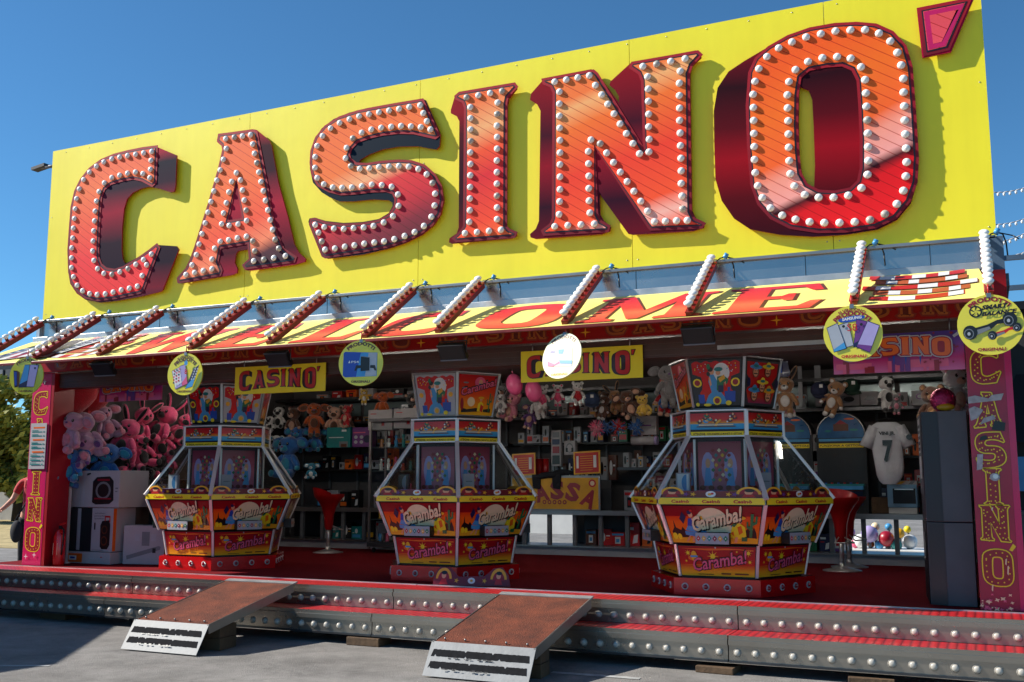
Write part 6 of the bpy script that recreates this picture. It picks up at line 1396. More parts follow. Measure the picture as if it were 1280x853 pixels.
# named cartons
def ncarton(lb, px0, px1, py0, py1, Y, d, mat, prints, name='display_carton', grp='display cartons in the back of the booth'):
    a = at(px0, py1, Y); b = at(px1, py0, Y)
    t = goods_box(name, lb, ((a.x+b.x)/2, Y+d/2, a.z), (b.x-a.x, d, b.z-a.z), mat, 0, grp, prints, 'carton'); return t
ncarton('teal carton on the shelf right of the blue plush pile', 408, 438, 534, 560, 4.5, .14, 'ink_teal', [(rect(.1, .48, .72, .52), 'ink_white'), (rect(.64, .78, .84, .88), 'ink_white'), (rect(.55, .02, .9, .3), 'ink_grey'), (rect(.62, .02, .86, .18), 'ink_brown')])
ncarton('purple carton right of the teal carton', 440, 464, 534, 559, 4.5, .14, 'ink_purple', [(rect(.06, .7, .7, .76), 'ink_pink')] + [(circ(.2+.3*(i % 2), .5-.25*(i//2), .1, .09, 8), 'ink_silver') for i in range(4)] + [(circ(.8, .4, .2, .2, 12), 'ink_navy')])
ncarton('left white carton with a small red bottle picture on the glass case', 460, 490, 512, 538, 3.95, .2, 'cardboard_white', [(rect(.55, .2, .7, .55), 'ink_grey'), (rect(.58, .2, .68, .36), 'ink_red'), (rect(.1, .78, .35, .82), 'ink_red')] + [(rect(.1, .3+.1*i, .35, .33+.1*i), 'ink_silver') for i in range(4)])
ncarton('right white carton with a small red bottle picture on the glass case', 492, 524, 510, 536, 3.95, .2, 'cardboard_white', [(rect(.5, .2, .65, .55), 'ink_grey'), (rect(.53, .2, .63, .36), 'ink_red'), (rect(.1, .78, .35, .82), 'ink_red')] + [(rect(.1, .3+.1*i, .35, .33+.1*i), 'ink_silver') for i in range(4)])
ncarton('grey white carton with a hair dryer picture above the white roll', 790, 820, 520, 544, 4.6, .12, 'cardboard_white', [(circ(.22, .5, .12, .14, 12), 'ink_purple'), (circ(.22, .5, .06, .07, 10), 'ink_white'), (rect(.32, .46, .8, .54), 'ink_purple')])
ncarton('white carton with black headphones picture behind the orange price boards', 705, 719, 551, 569, 4.85, .08, 'cardboard_white', [(circ(.5, .5, .32, .34, 16), 'ink_grey'), (circ(.5, .48, .24, .26, 14), 'cardboard_white'), (rect(.16, .2, .34, .5), 'ink_black'), (rect(.66, .2, .84, .5), 'ink_black')])
ncarton('tall white strip of pictures beside the headphones carton', 689, 701, 538, 583, 4.8, .06, 'cardboard_white', [(rect(.12, .05, .88, .3), 'ink_black'), (rect(.15, .36, .85, .55), 'ink_crimson'), (rect(.12, .6, .88, .75), 'ink_navy'), (rect(.15, .8, .85, .95), 'ink_grey')])
ncarton('white carton with grey headset picture on the shelf above the right arcade cabinet', 1040, 1074, 491, 508, 4.85, .12, 'cardboard_white', [(circ(.5, .5, .32, .3, 14), 'ink_grey'), (circ(.62, .5, .2, .2, 12), 'ink_black'), (rect(.05, .8, .12, .9), 'ink_red')])
ncarton('white carton with grey shoe picture right of the headset carton', 1076, 1097, 489, 507, 4.85, .12, 'cardboard_white', [([(.2, .4), (.4, .7), (.75, .6), (.8, .4), (.5, .3)], 'ink_grey')])
ncarton('pale carton with purple ring picture left of the brown bear', 1140, 1160, 488, 507, 4.6, .12, 'light_grey', [(circ(.5, .6, .25, .2, 12), 'ink_purple'), (circ(.5, .6, .16, .13, 12), 'ink_silver')])
ncarton('white carton with a black figure picture between the arcade cabinets, upper one', 1014, 1028, 543, 564, 4.7, .08, 'cardboard_white', [(circ(.5, .65, .2, .2, 10), 'ink_black'), (rect(.3, .1, .7, .5), 'ink_grey')])
ncarton('white carton with a red mark between the arcade cabinets, lower one', 1015, 1029, 577, 600, 4.7, .08, 'cardboard_white', [(circ(.5, .3, .3, .16, 10), 'ink_purple'), (rect(.3, .8, .6, .88), 'ink_red')])
q = bk(806, 551, 4.6); t = thing('paper_roll', 'white cylinder carton with purple cap lying under the hair dryer carton', 'tube', q); MB().cyl((-.17, 0, 0), (.13, 0, 0), .055, 'cardboard_white', 16).build('tube', t); MB().cyl((.131, 0, 0), (.17, 0, 0), .056, 'ink_lilac', 16).build('cap', t)
# cash desk
p0_ = at(640, 638, 4.42); p1_ = at(751, 594, 4.42)
t = thing('cash_desk_sign', 'yellow sign reading CASSA in red arched letters on the back counter', 'sign', ((p0_.x+p1_.x)/2, 4.40, 1.236)); W_ = p1_.x-p0_.x; H_ = .44
MB().bb((-W_/2, -.015, 0), (W_/2, .015, H_), 'steel').build('frame', t, .004)
pmat('cassa_yellow', (226, 166, 26), .4, 0, .15, 5); MB().bb((-W_/2+.02, -.018, .012), (W_/2-.022, -.0155, H_-.03), 'cassa_yellow').build('panel', t)
ar = Art(lambda u, v, d: Vector((u, -.019-d, v)), 0)
for ch, an in zip('CASSA', (119, 105, 91, 77, 62)):
    vs_, fs_, wd_ = text_tris(ch, .05); c_, s_ = math.cos(R(an-90)), math.sin(R(an-90)); ox_, oz_ = .05 + .80*math.cos(R(an)), -.65 + .80*math.sin(R(an))
    ar.mb.add([ar.fr(ox_ + ((a_/wd_-.5)*.19)*c_ - b_*.22*s_, oz_ + ((a_/wd_-.5)*.19)*s_ + b_*.22*c_, ar.d) for a_, b_ in vs_], fs_, 'ink_crimson')
for i in range(5): ar.poly(circ(-.14+i*.07, .1, .028, n=14), 'ink_crimson'); ar.poly(circ(-.14+i*.07, .1, .013, n=10), 'cassa_yellow')
ar.poly(circ(W_/2-.1, H_-.1, .05, n=14), 'ink_red'); ar.poly(circ(W_/2-.1, H_-.1, .03, n=12), 'ink_cream'); ar.build('lettering', t)
t = thing('black_jacket', 'black jacket thrown over the top of the CASSA sign', 'jacket', (p0_.x+.62, 4.40, 1.66))
MB().sph((-.08, .0, .02), (.24, .06, .045), 'cloth_dark', 14, 8, Matrix.Rotation(R(-8), 3, 'Y'), .3).sph((.1, .03, .05), (.13, .06, .05), 'cloth_dark', 12, 8, None, .3).build('bundle', t)
for x in (-.25, .03): MB().prism([(x-.065, .03), (x+.065, .03), (x+.055, -.16), (x-.05, -.15)], .03, lambda u, v, d: Vector((u, -.035-d*.5, v)), 'cloth_dark').build('sleeve', t, .01)
for (a_, b_), lb in (((641, 669), 'left orange price board behind the CASSA sign'), ((718, 750), 'right orange price board behind the CASSA sign')):
    a = at(a_, 594 if a_ < 700 else 592, 4.62); b = at(b_, 566 if a_ < 700 else 564, 4.62); W_ = b.x-a.x; H_ = .30
    t = thing('price_board', lb, 'price board', ((a.x+b.x)/2, 4.62, a.z-.01), 0, 'orange price boards'); t.rotation_euler = (R(-8), R(-3), R(6))
    MB().bb((-W_/2, -.008, 0), (W_/2, .008, H_), 'ink_gold').build('frame', t); ar = Art(lambda u, v, d: Vector((u, -.009-d, v)), 0); ar.poly(rect(-W_/2+.02, .02, W_/2-.02, H_-.02), 'ink_red')
    for i in range(7): ar.poly(rect(-W_/2+.09, .05+i*.03, W_/2-.1, .056+i*.03), 'ink_gold')
    ar.polys([rect(-W_/2+.04, .08, -W_/2+.07, .24), rect(W_/2-.09, .08, W_/2-.05, .24)], 'ink_white'); ar.build('printed_lines', t)
for px, lb in ((674, 'left red can right of the left orange price board'), (682, 'right red can next to the white picture strip')):
    q = at(px, 590, 4.85); t = thing('red_can', lb, 'can', (q.x, 4.85, 1.62), 0, 'red cans behind the cash desk'); MB().cyl((0, 0, 0), (0, 0, .28), .045, 'red_paint', 14).build('can', t); MB().cyl((0, 0, .281), (0, 0, .29), .04, 'steel', 14).build('lid', t)
B().bb((4.8, 4.7, 1.225), (5.9, 4.72, 1.62), 'dark_grey').bb((4.8, 4.72, 1.6), (5.9, 5.0, 1.618), 'dark_grey').build('desk_ledge', booth)

# denser stock: more shelves behind the counter and a crowded row of soft toys
for z, xa, xb, ya in ((2.14, .5, 3.3, 5.0), (1.78, .5, 2.7, 5.0), (2.12, 4.35, 8.2, 5.05), (1.50, 7.3, 8.3, 5.1), (1.78, 7.95, 8.3, 5.0), (1.9, 9.35, 10.4, 5.0), (1.55, 9.35, 10.4, 5.0)):
    B().bb((xa, ya, z-.025), (xb, YB-.006, z), 'shelf_black').build('shelf', booth)
rowx('on the middle shelf behind the blue plush', 2.141, 1.0, 3.2, 5.1, 14, .1, .3, 31)
rowx('on the low shelf behind the left stool', 1.781, 1.0, 2.6, 5.1, 11, .1, .3, 32)
rowx('on the middle shelf above the price boards', 2.121, 4.4, 5.7, 5.12, 11, .1, .3, 33, ['black', 'white', 'grey', 'navy', 'brown', 'silver'])
rowx('on the middle shelf by the spiky toys', 2.121, 5.75, 7.2, 5.12, 11, .1, .28, 34, ['black', 'white', 'grey', 'green', 'brown', 'red'])
rowx('on the middle shelf behind the right machine', 2.121, 7.3, 8.2, 5.12, 7, .1, .28, 35)
rowx('on the low shelf above the cash desk', 1.781, 6.0, 6.7, 5.3, 5, .1, .24, 36, ['brown', 'red', 'white', 'navy'])
rowx('on the low shelf behind the right machine', 1.501, 7.4, 8.3, 5.15, 6, .1, .24, 37)
rowx('on the counter behind the cash desk', 1.619, 4.85, 5.9, 4.95, 9, .14, .34, 38, ['black', 'grey', 'navy', 'white', 'brown', 'silver'])
rowx('on the middle shelf right of the jersey', 1.901, 9.4, 10.1, 5.1, 6, .14, .3, 39)
rowx('on the low shelf right of the jersey', 1.551, 9.4, 10.1, 5.1, 6, .1, .26, 40, ['red', 'orange', 'brown', 'white'])
rowx('on the counter behind the oven', 1.226, 9.15, 9.6, 4.95, 4, .2, .3, 41)
rowx('on the high shelf left of the glass case', 2.471, .9, 3.2, 5.05, 14, .08, .26, 42)
rowx('on the high shelf above the jersey', 2.471, 9.2, 10.3, 5.1, 7, .1, .26, 43, ['white', 'grey', 'black', 'silver', 'purple'])
rowx('on the top shelf at the left', 2.841, 1.0, 4.2, 5.1, 12, .06, .14, 44)
hang_spots = [(4.2, 2.62, 'plush_purple', 'bear', 'purple'), (4.42, 2.7, 'plush_grey', 'rabbit', 'grey'), (4.62, 2.6, 'plush_rose', 'bear', 'rose'), (4.86, 2.52, 'plush_purple', 'koala', 'violet'), (5.05, 2.66, 'plush_white', 'bear', 'white'),
  (5.86, 2.62, 'plush_brown', 'bear', 'chestnut'), (6.1, 2.66, 'plush_tan', 'rabbit', 'tan'), (6.32, 2.6, 'plush_brown', 'koala', 'cocoa'), (6.55, 2.58, 'plush_yellow', 'bear', 'yellow'), (6.72, 2.66, 'plush_red', 'bear', 'red'),
  (7.0, 2.56, 'plush_tan', 'bear', 'sandy'), (3.3, 2.66, 'plush_black', 'bear', 'black'), (3.55, 2.62, 'plush_orange', 'bear', 'orange'), (3.85, 2.6, 'plush_yellow', 'koala', 'gold'), (2.0, 2.6, 'plush_red', 'bear', 'scarlet'), (8.7, 2.6, 'plush_tan', 'bear', 'fawn')]
wh = ['left of the middle topper', 'left of the middle topper, a little higher', 'beside the middle topper', 'low beside the middle topper', 'above the pink balloons', 'under the right banner', 'under the right banner, higher up', 'in the middle under the right banner', 'at the right end of the right banner', 'right of the right banner', 'left of the right topper', 'right of the left banner', 'right of the left banner near the round console sign', 'under the round console sign', 'beside the left topper', 'right of the right topper']
for (x, z, m_, kd, cw), wp in zip(hang_spots, wh):
    plush('%s plush toy hanging %s' % (cw, wp), (x, 4.35 + random.uniform(-.25, .2), z-.2), random.uniform(.26, .4), m_, random.choice(['plush_white', 'plush_beige', m_]), kd, R(random.uniform(-30, 45)), 'soft toys in the back of the booth', hang=random.random() < .6, tilt=random.uniform(-18, 14), roll=random.uniform(-22, 22))
for i, (dx, dz, r_, m_, lb) in enumerate([(.52, .1, .1, 'ink_white', 'large white ball at the right of the sunlit counter window'), (.5, .27, .05, 'ink_yellow', 'small yellow ball at the top right of the sunlit counter window'), (.16, .3, .06, 'ink_cream', 'cream ball at the top of the sunlit counter window'), (.3, .3, .05, 'ink_sky', 'small blue ball at the top of the sunlit counter window'), (.1, .05, .05, 'ink_orange', 'orange ball low in the sunlit counter window'), (-.12, .22, .07, 'ink_purple', 'purple ball at the left of the sunlit counter window')]):
    t = thing('toy_ball', lb, 'ball', (8.62+dx*1.25, 7.72, .66), 0, 'toys in the sunlit counter window'); MB().sph((0, 0, dz), r_, m_, 16, 12).build('ball', t); MB().cyl((0, 0, 0), (0, 0, max(.01, dz-r_+.01)), .02, 'mid_grey', 8).build('stand', t)
# two upright arcade cabinets
pmat('marquee', (26, 96, 150), .3, 0, .25, 9, coat=.4)
def arcade(px, Y, label):
    q = at(px, 640, Y); t = thing('arcade_cabinet', label, 'arcade cabinet', (q.x, Y, 1.226), 0, 'upright arcade cabinets on the counter')
    w_ = .28; pr = [(-w_, 0), (w_, 0), (w_, .92)] + circ(0, .92, w_, .26, 16, 0, 180)[1:-1] + [(-w_, .92)]
    MB().prism(pr, .3, lambda u, v, d: Vector((u, -d, v)), 'black_plastic').build('cabinet', t)
    MB().prism([(x*.93, .86+(z-.86)*.95) for x, z in [(w_, .88)] + circ(0, .92, w_, .26, 16, 0, 180) + [(-w_, .88)]], 0, lambda u, v, d: Vector((u, -.006, v)), 'marquee').build('marquee', t)
    ar = Art(lambda u, v, d: Vector((u, -.007-d, v)), 0); ar.poly(rect(-.08, .96, .09, 1.04), 'ink_brown'); ar.poly([(-.06, 1.04), (0, 1.09), (.08, 1.04)], 'ink_crimson'); ar.poly(circ(.1, 1.1, .06, .012, 10), 'ink_orange'); ar.polys([circ(-.14, .96, .04, .015, 8), circ(.15, .97, .05, .015, 8)], 'ink_teal')
    ar.poly(rect(-.25, .84, .25, .87), 'ink_sky'); ar.poly(rect(-.25, .765, .25, .815), 'band_yellow'); ar.text('FUNZIONA A GETTONI', -.24, .24, .778, .024, 'ink_black', .02)
    ar.poly(rect(-.23, .36, .23, .74), 'ink_black'); ar.poly(rect(-.22, .1, .22, .26), 'ink_navy'); ar.polys([star(-.05, .18, .06, 5, .5), circ(.08, .18, .05, .03, 8)], 'ink_brown'); ar.poly(rect(-.22, .262, .22, .27), 'ink_crimson'); ar.build('printed_front', t)
    MB().bb((-.24, -.14, .28), (.24, -.002, .32), 'ink_sky').bb((-.25, -.1, .32), (.25, -.002, .345), 'ink_teal').build('control_panel', t)
    for k in range(6): MB().cyl((-.18+k*.07, -.07, .345), (-.18+k*.07, -.07, .36), .014, 'ink_red' if k % 2 else 'ink_blue', 8).build('button', t)
    MB().tube([(x, -.004, z) for x, z in circ(0, .92, w_*.97, .25, 14, 0, 180)], .006, 'chrome', 6).build('arch_trim', t)
arcade(1055, 4.62, 'black arcade cabinet with arched blue marquee left of the white jersey')
arcade(988, 4.62, 'black arcade cabinet with arched blue marquee half hidden by the right machine')
# white jersey
q = at(1108, 528, 4.1); t = thing('football_jersey', 'white football jersey with black 7 hanging right of the arcade cabinets', 'jersey', (q.x, 4.1, q.z))
pmat('jersey_white', (206, 206, 212), .8, 0, .08, 7, .4, 16)
mb = MB(); n_ = 16; m_ = 12; vs = []
prof = [(.10, 0), (.15, -.03), (.17, -.1), (.16, -.2), (.155, -.35), (.15, -.5), (.14, -.58), (.11, -.64), (.07, -.68)]
for r_, z in prof:
    for i in range(n_):
        a = 2*math.pi*i/n_; k = 1+.09*math.sin(3*a+z*9)
        vs.append((r_*math.cos(a)*k, r_*.32*math.sin(a)*k, z))
mb.add(vs, [(k*n_+i, k*n_+(i+1) % n_, (k+1)*n_+(i+1) % n_, (k+1)*n_+i) for k in range(len(prof)-1) for i in range(n_)], 'jersey_white', True); mb.build('body', t)
for s in (-1, 1): MB().cyl((s*.13, 0, -.05), (s*.23, -.01, -.27), .06, 'jersey_white', 12, .07).build('sleeve', t)
ar = Art(lambda u, v, d: Vector((u, -.053-d-(.02 if abs(u) < .1 else 0), v)), 0); ar.text('VINI JR.', -.08, .09, -.14, .035, 'ink_black', .04); ar.text('7', -.045, .06, -.42, .22, 'ink_black', .05); ar.build('print', t)
MB().prism(circ(.23, -.17, .03, n=14), .004, lambda u, v, d: Vector((u, -.08-d, v)), 'ink_black').build('sleeve_badge', t)
MB().tube([(-.14, 0, .0), (0, 0, .05), (.14, 0, .0)], .006, 'black_plastic', 6).tube([(0, 0, .05), (0, 0, .11), (.02, 0, .13), (.04, 0, .11)], .004, 'steel', 6).build('hanger', t)
# small lit appliances on the counter at the right
q = at(1128, 622, 4.5); t = thing('toaster_oven', 'pale blue boxed oven with dark door on the counter right of the jersey', 'oven', (q.x, 4.66, 1.236)); pmat('pale_blue', (132, 176, 206), .35, 0, .1, 5)
MB().box((0, 0, .2), (.32, .3, .26), 'pale_blue').build('body', t, .012); MB().box((.02, -.152, .2), (.24, .006, .17), 'black_plastic').build('door', t); MB().box((.02, -.17, .275), (.2, .015, .012), 'chrome').build('handle', t); MB().box((0, -.02, .035), (.3, .3, .065), 'white_paint').build('base', t)
q = at(1130, 604, 4.5); ncarton('thin carton with gold and white print lying on the pale blue oven', 1112, 1146, 601, 609, 4.52, .28, 'cardboard_white', [([(.1, .1), (.3, .1), (.6, .9), (.4, .9)], 'ink_gold'), ([(.6, .1), (.75, .1), (.95, .9), (.8, .9)], 'ink_grey')])
ncarton('brown carton on the counter between the stool and the oven', 1090, 1112, 622, 642, 4.52, .2, 'wood', [])
# toys in the lit counter window
for i, (dx, dz, r_, m_, lb) in enumerate([(.0, .1, .1, 'ink_white', 'white ball in the sunlit counter window on the right'), (.1, .2, .12, 'ink_lilac', 'lilac balloon ball in the sunlit counter window'), (.28, .14, .11, 'ink_crimson', 'crimson ball in the sunlit counter window'), (.42, .22, .07, 'ink_gold', 'gold ball high in the sunlit counter window'), (.38, .06, .08, 'ink_teal', 'teal ball low in the sunlit counter window'), (.2, .05, .06, 'ink_sky', 'sky blue ball low in the sunlit counter window'), (-.06, .06, .06, 'ink_pink', 'pink ball at the left of the sunlit counter window')]):
    t = thing('toy_ball', lb, 'ball', (8.62+dx*1.25, 7.6, .66), 0, 'toys in the sunlit counter window'); MB().sph((0, 0, dz), r_, m_, 16, 12).build('ball', t); MB().cyl((0, 0, 0), (0, 0, max(.01, dz-r_+.01)), .02, 'mid_grey', 8).build('stand', t)
t = thing('toy_table', 'white table carrying toys in sunlight behind the counter window', 'table', (8.9, 7.7, GZ))
MB().bb((-.7, -.4, .40), (.7, .4, .438), 'white_paint').build('table_top', t, .006)
for sx in (-1, 1):
    for sy in (-1, 1): MB().cyl((sx*.62, sy*.33, 0), (sx*.62, sy*.33, .4), .02, 'steel', 8).build('leg', t)
# stools
def stool(px, pyb, Y, label, rz):
    p = at(px, pyb, Y); t = thing('bar_stool', label, 'bar stool', (p.x, Y, FZ+.001), rz, 'red bar stools')
    MB().lathe([(0, 0), (.2, 0), (.2, .008), (.1, .03), (.035, .05), (.028, .09)], (0, 0, 0), 'chrome', 24).build('base', t)
    MB().cyl((0, 0, .05), (0, 0, .34), .024, 'chrome', 12).build('column', t)
    MB().lathe([(.04, .3), (.055, .34), (.07, .5), (.1, .6), (.15, .68), (.2, .74), (.205, .77)], (0, 0, 0), 'red_paint', 20).lathe([(.2, .768), (.14, .735), (.06, .725), (0, .722)], (0, 0, 0), 'red_paint', 20).build('seat', t)
    vs = []; n_ = 12
    for i in range(n_+1):
        a = R(20+140*i/n_); hgt = .07*math.sin(math.pi*i/n_)
        for rr, z in ((.205, .765), (.222, .79+hgt)): vs.append((rr*math.cos(a), rr*math.sin(a), z))
    MB().add(vs, [(2*i, 2*i+2, 2*i+3, 2*i+1) for i in range(n_)], 'red_paint', True).build('backrest', t)
    MB().tube([(.02, -.02, .36), (.1, -.16, .3), (-.1, -.16, .3), (-.02, -.02, .36)], .008, 'chrome', 6).build('footrest', t)
stool(410, 690, 3.66, 'red bucket bar stool on a chrome column between the left and middle machines', R(150))
stool(1053, 714, 3.57, 'red bucket bar stool on a chrome column right of the right machine', R(20))
stool(1062, 706, 4.1, 'second red bar stool standing behind the right stool', R(60))

# glass case with trinkets
t = thing('glass_case', 'tall glass display case with shelves of trinkets left of the middle machine', 'display case', (3.14, 4.05, FZ)); o_ = t.location.copy()
gx0, gx1, gy0, gy1 = 2.76, 3.52, 3.9, 4.3
for x in (gx0, gx1):
    for y in (gy0, gy1): MB(o_).bb((x-.015, y-.015, FZ+.05), (x+.015, y+.015, 2.40), 'steel').build('corner_post', t)
MB(o_).bb((gx0-.02, gy0-.02, 2.4), (gx1+.02, gy1+.02, 2.44), 'steel_dark').build('top', t); MB(o_).bb((gx0-.02, gy0-.02, FZ+.08), (gx1+.02, gy1+.02, .80), 'dark_grey').build('base', t)
for x in (gx0+.05, gx1-.05): MB(o_).cyl((x, gy0+.03, FZ+.035), (x+.02, gy0+.03, FZ+.035), .035, 'black_plastic', 10).build('castor', t)
for z in (1.1, 1.42, 1.74, 2.05): MB(o_).bb((gx0+.016, gy0+.016, z-.006), (gx1-.016, gy1-.016, z), 'glass_shelf').build('shelf', t)
MB(o_).add([(gx0+.016, gy0, .81), (gx1-.016, gy0, .81), (gx1-.016, gy0, 2.39), (gx0+.016, gy0, 2.39)], [(0, 1, 2, 3)], 'glass').build('glass_pane', t); MB(o_).add([(gx1, gy0+.016, .81), (gx1, gy1-.016, .81), (gx1, gy1-.016, 2.39), (gx1, gy0+.016, 2.39)], [(0, 1, 2, 3)], 'glass').build('glass_pane', t)
rn = random.Random(5); words = {'ink_pink': 'pink', 'ink_silver': 'silver', 'ink_gold': 'gold', 'ink_skin': 'tan', 'ink_sky': 'sky blue', 'ink_teal': 'teal', 'ink_red': 'red', 'ink_white': 'white'}
for zi, z in enumerate((.801, 1.101, 1.421, 1.741, 2.051)):
    for i in range(6):
        m_ = rn.choice(list(words)); x = gx0+.08+i*.115; h_ = rn.uniform(.1, .2)
        t2 = thing('trinket', '%s figurine in the glass case, %s shelf, %s from the left' % (words[m_], ['bottom', 'second', 'third', 'fourth', 'top'][zi], ['first', 'second', 'third', 'fourth', 'fifth', 'sixth'][i]), 'figurine', (x, 4.05, z), rn.uniform(-1, 1), 'trinkets in the glass case')
        MB().lathe([(.0, 0), (.03, 0), (.032, .01), (.02, .02), (.026, h_*.5), (.012, h_*.66), (.022, h_*.8), (.018, h_*.93), (0, h_)], (0, 0, 0), m_, 10).build('figure', t2); MB().lathe([(.034, 0), (.034, .008), (0, .008)], (0, 0, 0), 'dark_grey', 10).build('base', t2)
# tall grey change machine at the right post
t = thing('change_machine', 'tall two tone grey machine seen from its side next to the right post', 'change machine', (9.98, .98, FZ+.001)); o_ = t.location.copy()
pr = [(9.80, 1.36), (9.86, .72), (9.99, .66), (10.19, .655), (10.19, 1.36)]
def vp(pts, z0, z1, m): return MB(o_).prism(pts, z1-z0, lambda u, v, d: Vector((u, v, z1+d)), m)
vp(pr, FZ+.002, 1.285, 'cabinet_grey').build('lower_body', t, .004); vp(pr, 1.292, 2.14, 'cabinet_grey').build('upper_body', t, .004)
def fp(p, q, z0, z1, m, e=.004):
    p = Vector((p[0], p[1], 0)); q = Vector((q[0], q[1], 0)); d = (q-p).normalized(); n = Vector((d.y, -d.x, 0))*e
    return MB(o_).add([p+n+Vector((0, 0, z0)), q+n+Vector((0, 0, z0)), q+n+Vector((0, 0, z1)), p+n+Vector((0, 0, z1))], [(0, 1, 2, 3)], m)
fp((9.867, .719), (9.985, .663), FZ+.004, 1.283, 'cabinet_dark').build('dark_door', t); fp((9.867, .719), (9.985, .663), 1.294, 2.138, 'cabinet_dark').build('dark_door', t)
fp((9.80, 1.36), (9.86, .72), FZ+.004, 1.283, 'black_plastic').build('front_panel', t); fp((9.80, 1.36), (9.86, .72), 1.5, 2.13, 'mid_grey').build('front_panel', t)
fp((9.815, 1.2), (9.85, .82), 1.62, 2.1, 'white_paint', .008).build('instruction_plate', t)
for k in range(6): fp((9.822, 1.12), (9.846, .86), 1.80+k*.045, 1.825+k*.045, 'dark_grey', .01).build('slot', t)
fp((9.822, 1.1), (9.848, .86), .98, 1.2, 'steel', .012).build('coin_tray', t)
q = at(1186, 492, .85); t = thing('sequin_ball', 'round pink and gold sequin cushion on the tall grey machine', 'cushion', (10.02, .95, 2.145)); pmat('sequin', (206, 60, 110), .25, .7, .5, 24, .4, 90); MB().sph((0, 0, .1), (.1, .08, .1), 'sequin', 16, 12).build('cushion', t); MB().sph((.02, -.06, .04), (.07, .03, .03), 'ink_gold', 10, 6).build('gold_edge', t)
# towels / scarves at the top of the opening
for px, py, w_, h_, m_, tx, lb in ((925, 452, .34, .3, 'ink_navy', 'O', 'navy scarf with a blue O under the ceiling, right of the topper'), (968, 455, .34, .32, 'ink_navy', 'N', 'navy scarf with a blue N under the ceiling, beside the white pipe'), (872, 440, .2, .22, 'plush_red', '', 'red cloth under the ceiling behind the right topper'), (895, 440, .3, .24, 'plush_white', 'Q', 'white cloth with a black ring under the ceiling behind the right topper')):
    q = bk(px, py, 4.3); t = thing('hanging_scarf', lb, 'scarf', (q[0], 4.3, q[2]-h_/2), 0, 'scarves hung under the ceiling')
    MB().prism([(-w_/2+.015*math.sin(i*1.3), h_*i/6) for i in range(7)] + [(w_/2+.015*math.sin(i*1.7), h_*i/6) for i in range(6, -1, -1)], .02, lambda u, v, d: Vector((u, -d+.02*math.sin(u*26), v)), m_).build('cloth', t)
    if tx:
        ar = Art(lambda u, v, d: Vector((u, -.03-d, v)), 0); ar.text(tx, -.09, .09, .06, .18, 'ink_blue' if m_ == 'ink_navy' else 'ink_black', .06); ar.build('print', t)
for px, w_ in ((1000, .05), (1022, .07), (880, .05), (943, .05)):
    q = bk(px, 470, 4.9); B().bb((q[0]-w_/2, 4.89, 2.5), (q[0]+w_/2, 4.91, 3.0), 'light_grey').build('upright', booth)

# ------------------------------------------------------------------ person behind the left post
def skinned(name, parent, joints, edges, mat, root=0, levels=2):
    me = bpy.data.meshes.new(name); me.from_pydata([j[0] for j in joints], edges, []); o = put(name, me, parent)
    me.materials.append(M(mat)); sk = o.modifiers.new('skin', 'SKIN'); sk.use_smooth_shade = True
    for v, j in zip(me.skin_vertices[0].data, joints): v.radius = (j[1], j[1] if len(j) < 3 else j[2])
    me.skin_vertices[0].data[root].use_root = True
    ss = o.modifiers.new('smooth', 'SUBSURF'); ss.levels = levels; ss.render_levels = levels; return o
hp = at(34, 640, 3.0)
per = thing('person', 'person in a red shirt with a dark bag standing half hidden behind the left post', 'person', (hp.x+.10, 3.0, GZ), R(35))
J = [((0, 0, .90), .135, .1), ((0, .0, 1.08), .12, .095), ((0, .01, 1.28), .15, .105), ((0, .02, 1.38), .085, .075), ((0, .0, 1.46), .05), ((0, -.015, 1.53), .075, .085), ((0, -.02, 1.63), .078, .09),
     ((.17, .02, 1.36), .055), ((.24, .03, 1.12), .043), ((.16, -.12, .92), .034), ((.10, -.2, .86), .026),
     ((-.17, .02, 1.36), .055), ((-.27, .0, 1.12), .043), ((-.34, -.18, 1.0), .034), ((-.36, -.27, .97), .026),
     ((.09, 0, .84), .09), ((.1, -.02, .48), .062), ((.1, .02, .1), .045), ((.1, -.12, .05), .04),
     ((-.09, 0, .84), .09), ((-.1, .0, .48), .062), ((-.1, .02, .1), .045), ((-.1, -.12, .05), .04)]
E_ = [(0, 1), (1, 2), (2, 3), (3, 4), (4, 5), (5, 6), (3, 7), (7, 8), (8, 9), (9, 10), (3, 11), (11, 12), (12, 13), (13, 14), (0, 15), (15, 16), (16, 17), (17, 18), (0, 19), (19, 20), (20, 21), (21, 22)]
skinned('body', per, J, E_, 'skin')
bd_ = MB()
skinned('shirt', per, [((0, 0, .88), .15, .115), ((0, 0, 1.08), .14, .11), ((0, .01, 1.28), .165, .12), ((0, .02, 1.39), .09, .08), ((.17, .02, 1.36), .068), ((.225, .03, 1.18), .06), ((-.17, .02, 1.36), .068), ((-.245, .01, 1.18), .06)], [(0, 1), (1, 2), (2, 3), (3, 4), (4, 5), (3, 6), (6, 7)], 'cloth_red')
skinned('trousers', per, [((0, 0, .92), .145, .112), ((.09, 0, .82), .1), ((.1, -.02, .48), .075), ((.1, .02, .12), .06), ((-.09, 0, .82), .1), ((-.1, 0, .48), .075), ((-.1, .02, .12), .06)], [(0, 1), (1, 2), (2, 3), (0, 4), (4, 5), (5, 6)], 'cloth_dark')
MB().sph((0, .01, 1.66), (.088, .1, .095), 'hair', 14, 10).build('hair', per)
fc = MB(); fc.sph((0, -.11, 1.58), (.013, .018, .022), 'skin', 8, 6)
for s in (-1, 1): fc.sph((s*.03, -.098, 1.61), (.012, .008, .007), 'ink_white', 8, 6).sph((s*.03, -.105, 1.61), (.005, .004, .005), 'ink_brown', 6, 4).sph((s*.078, .0, 1.59), (.012, .02, .028), 'skin', 8, 6)
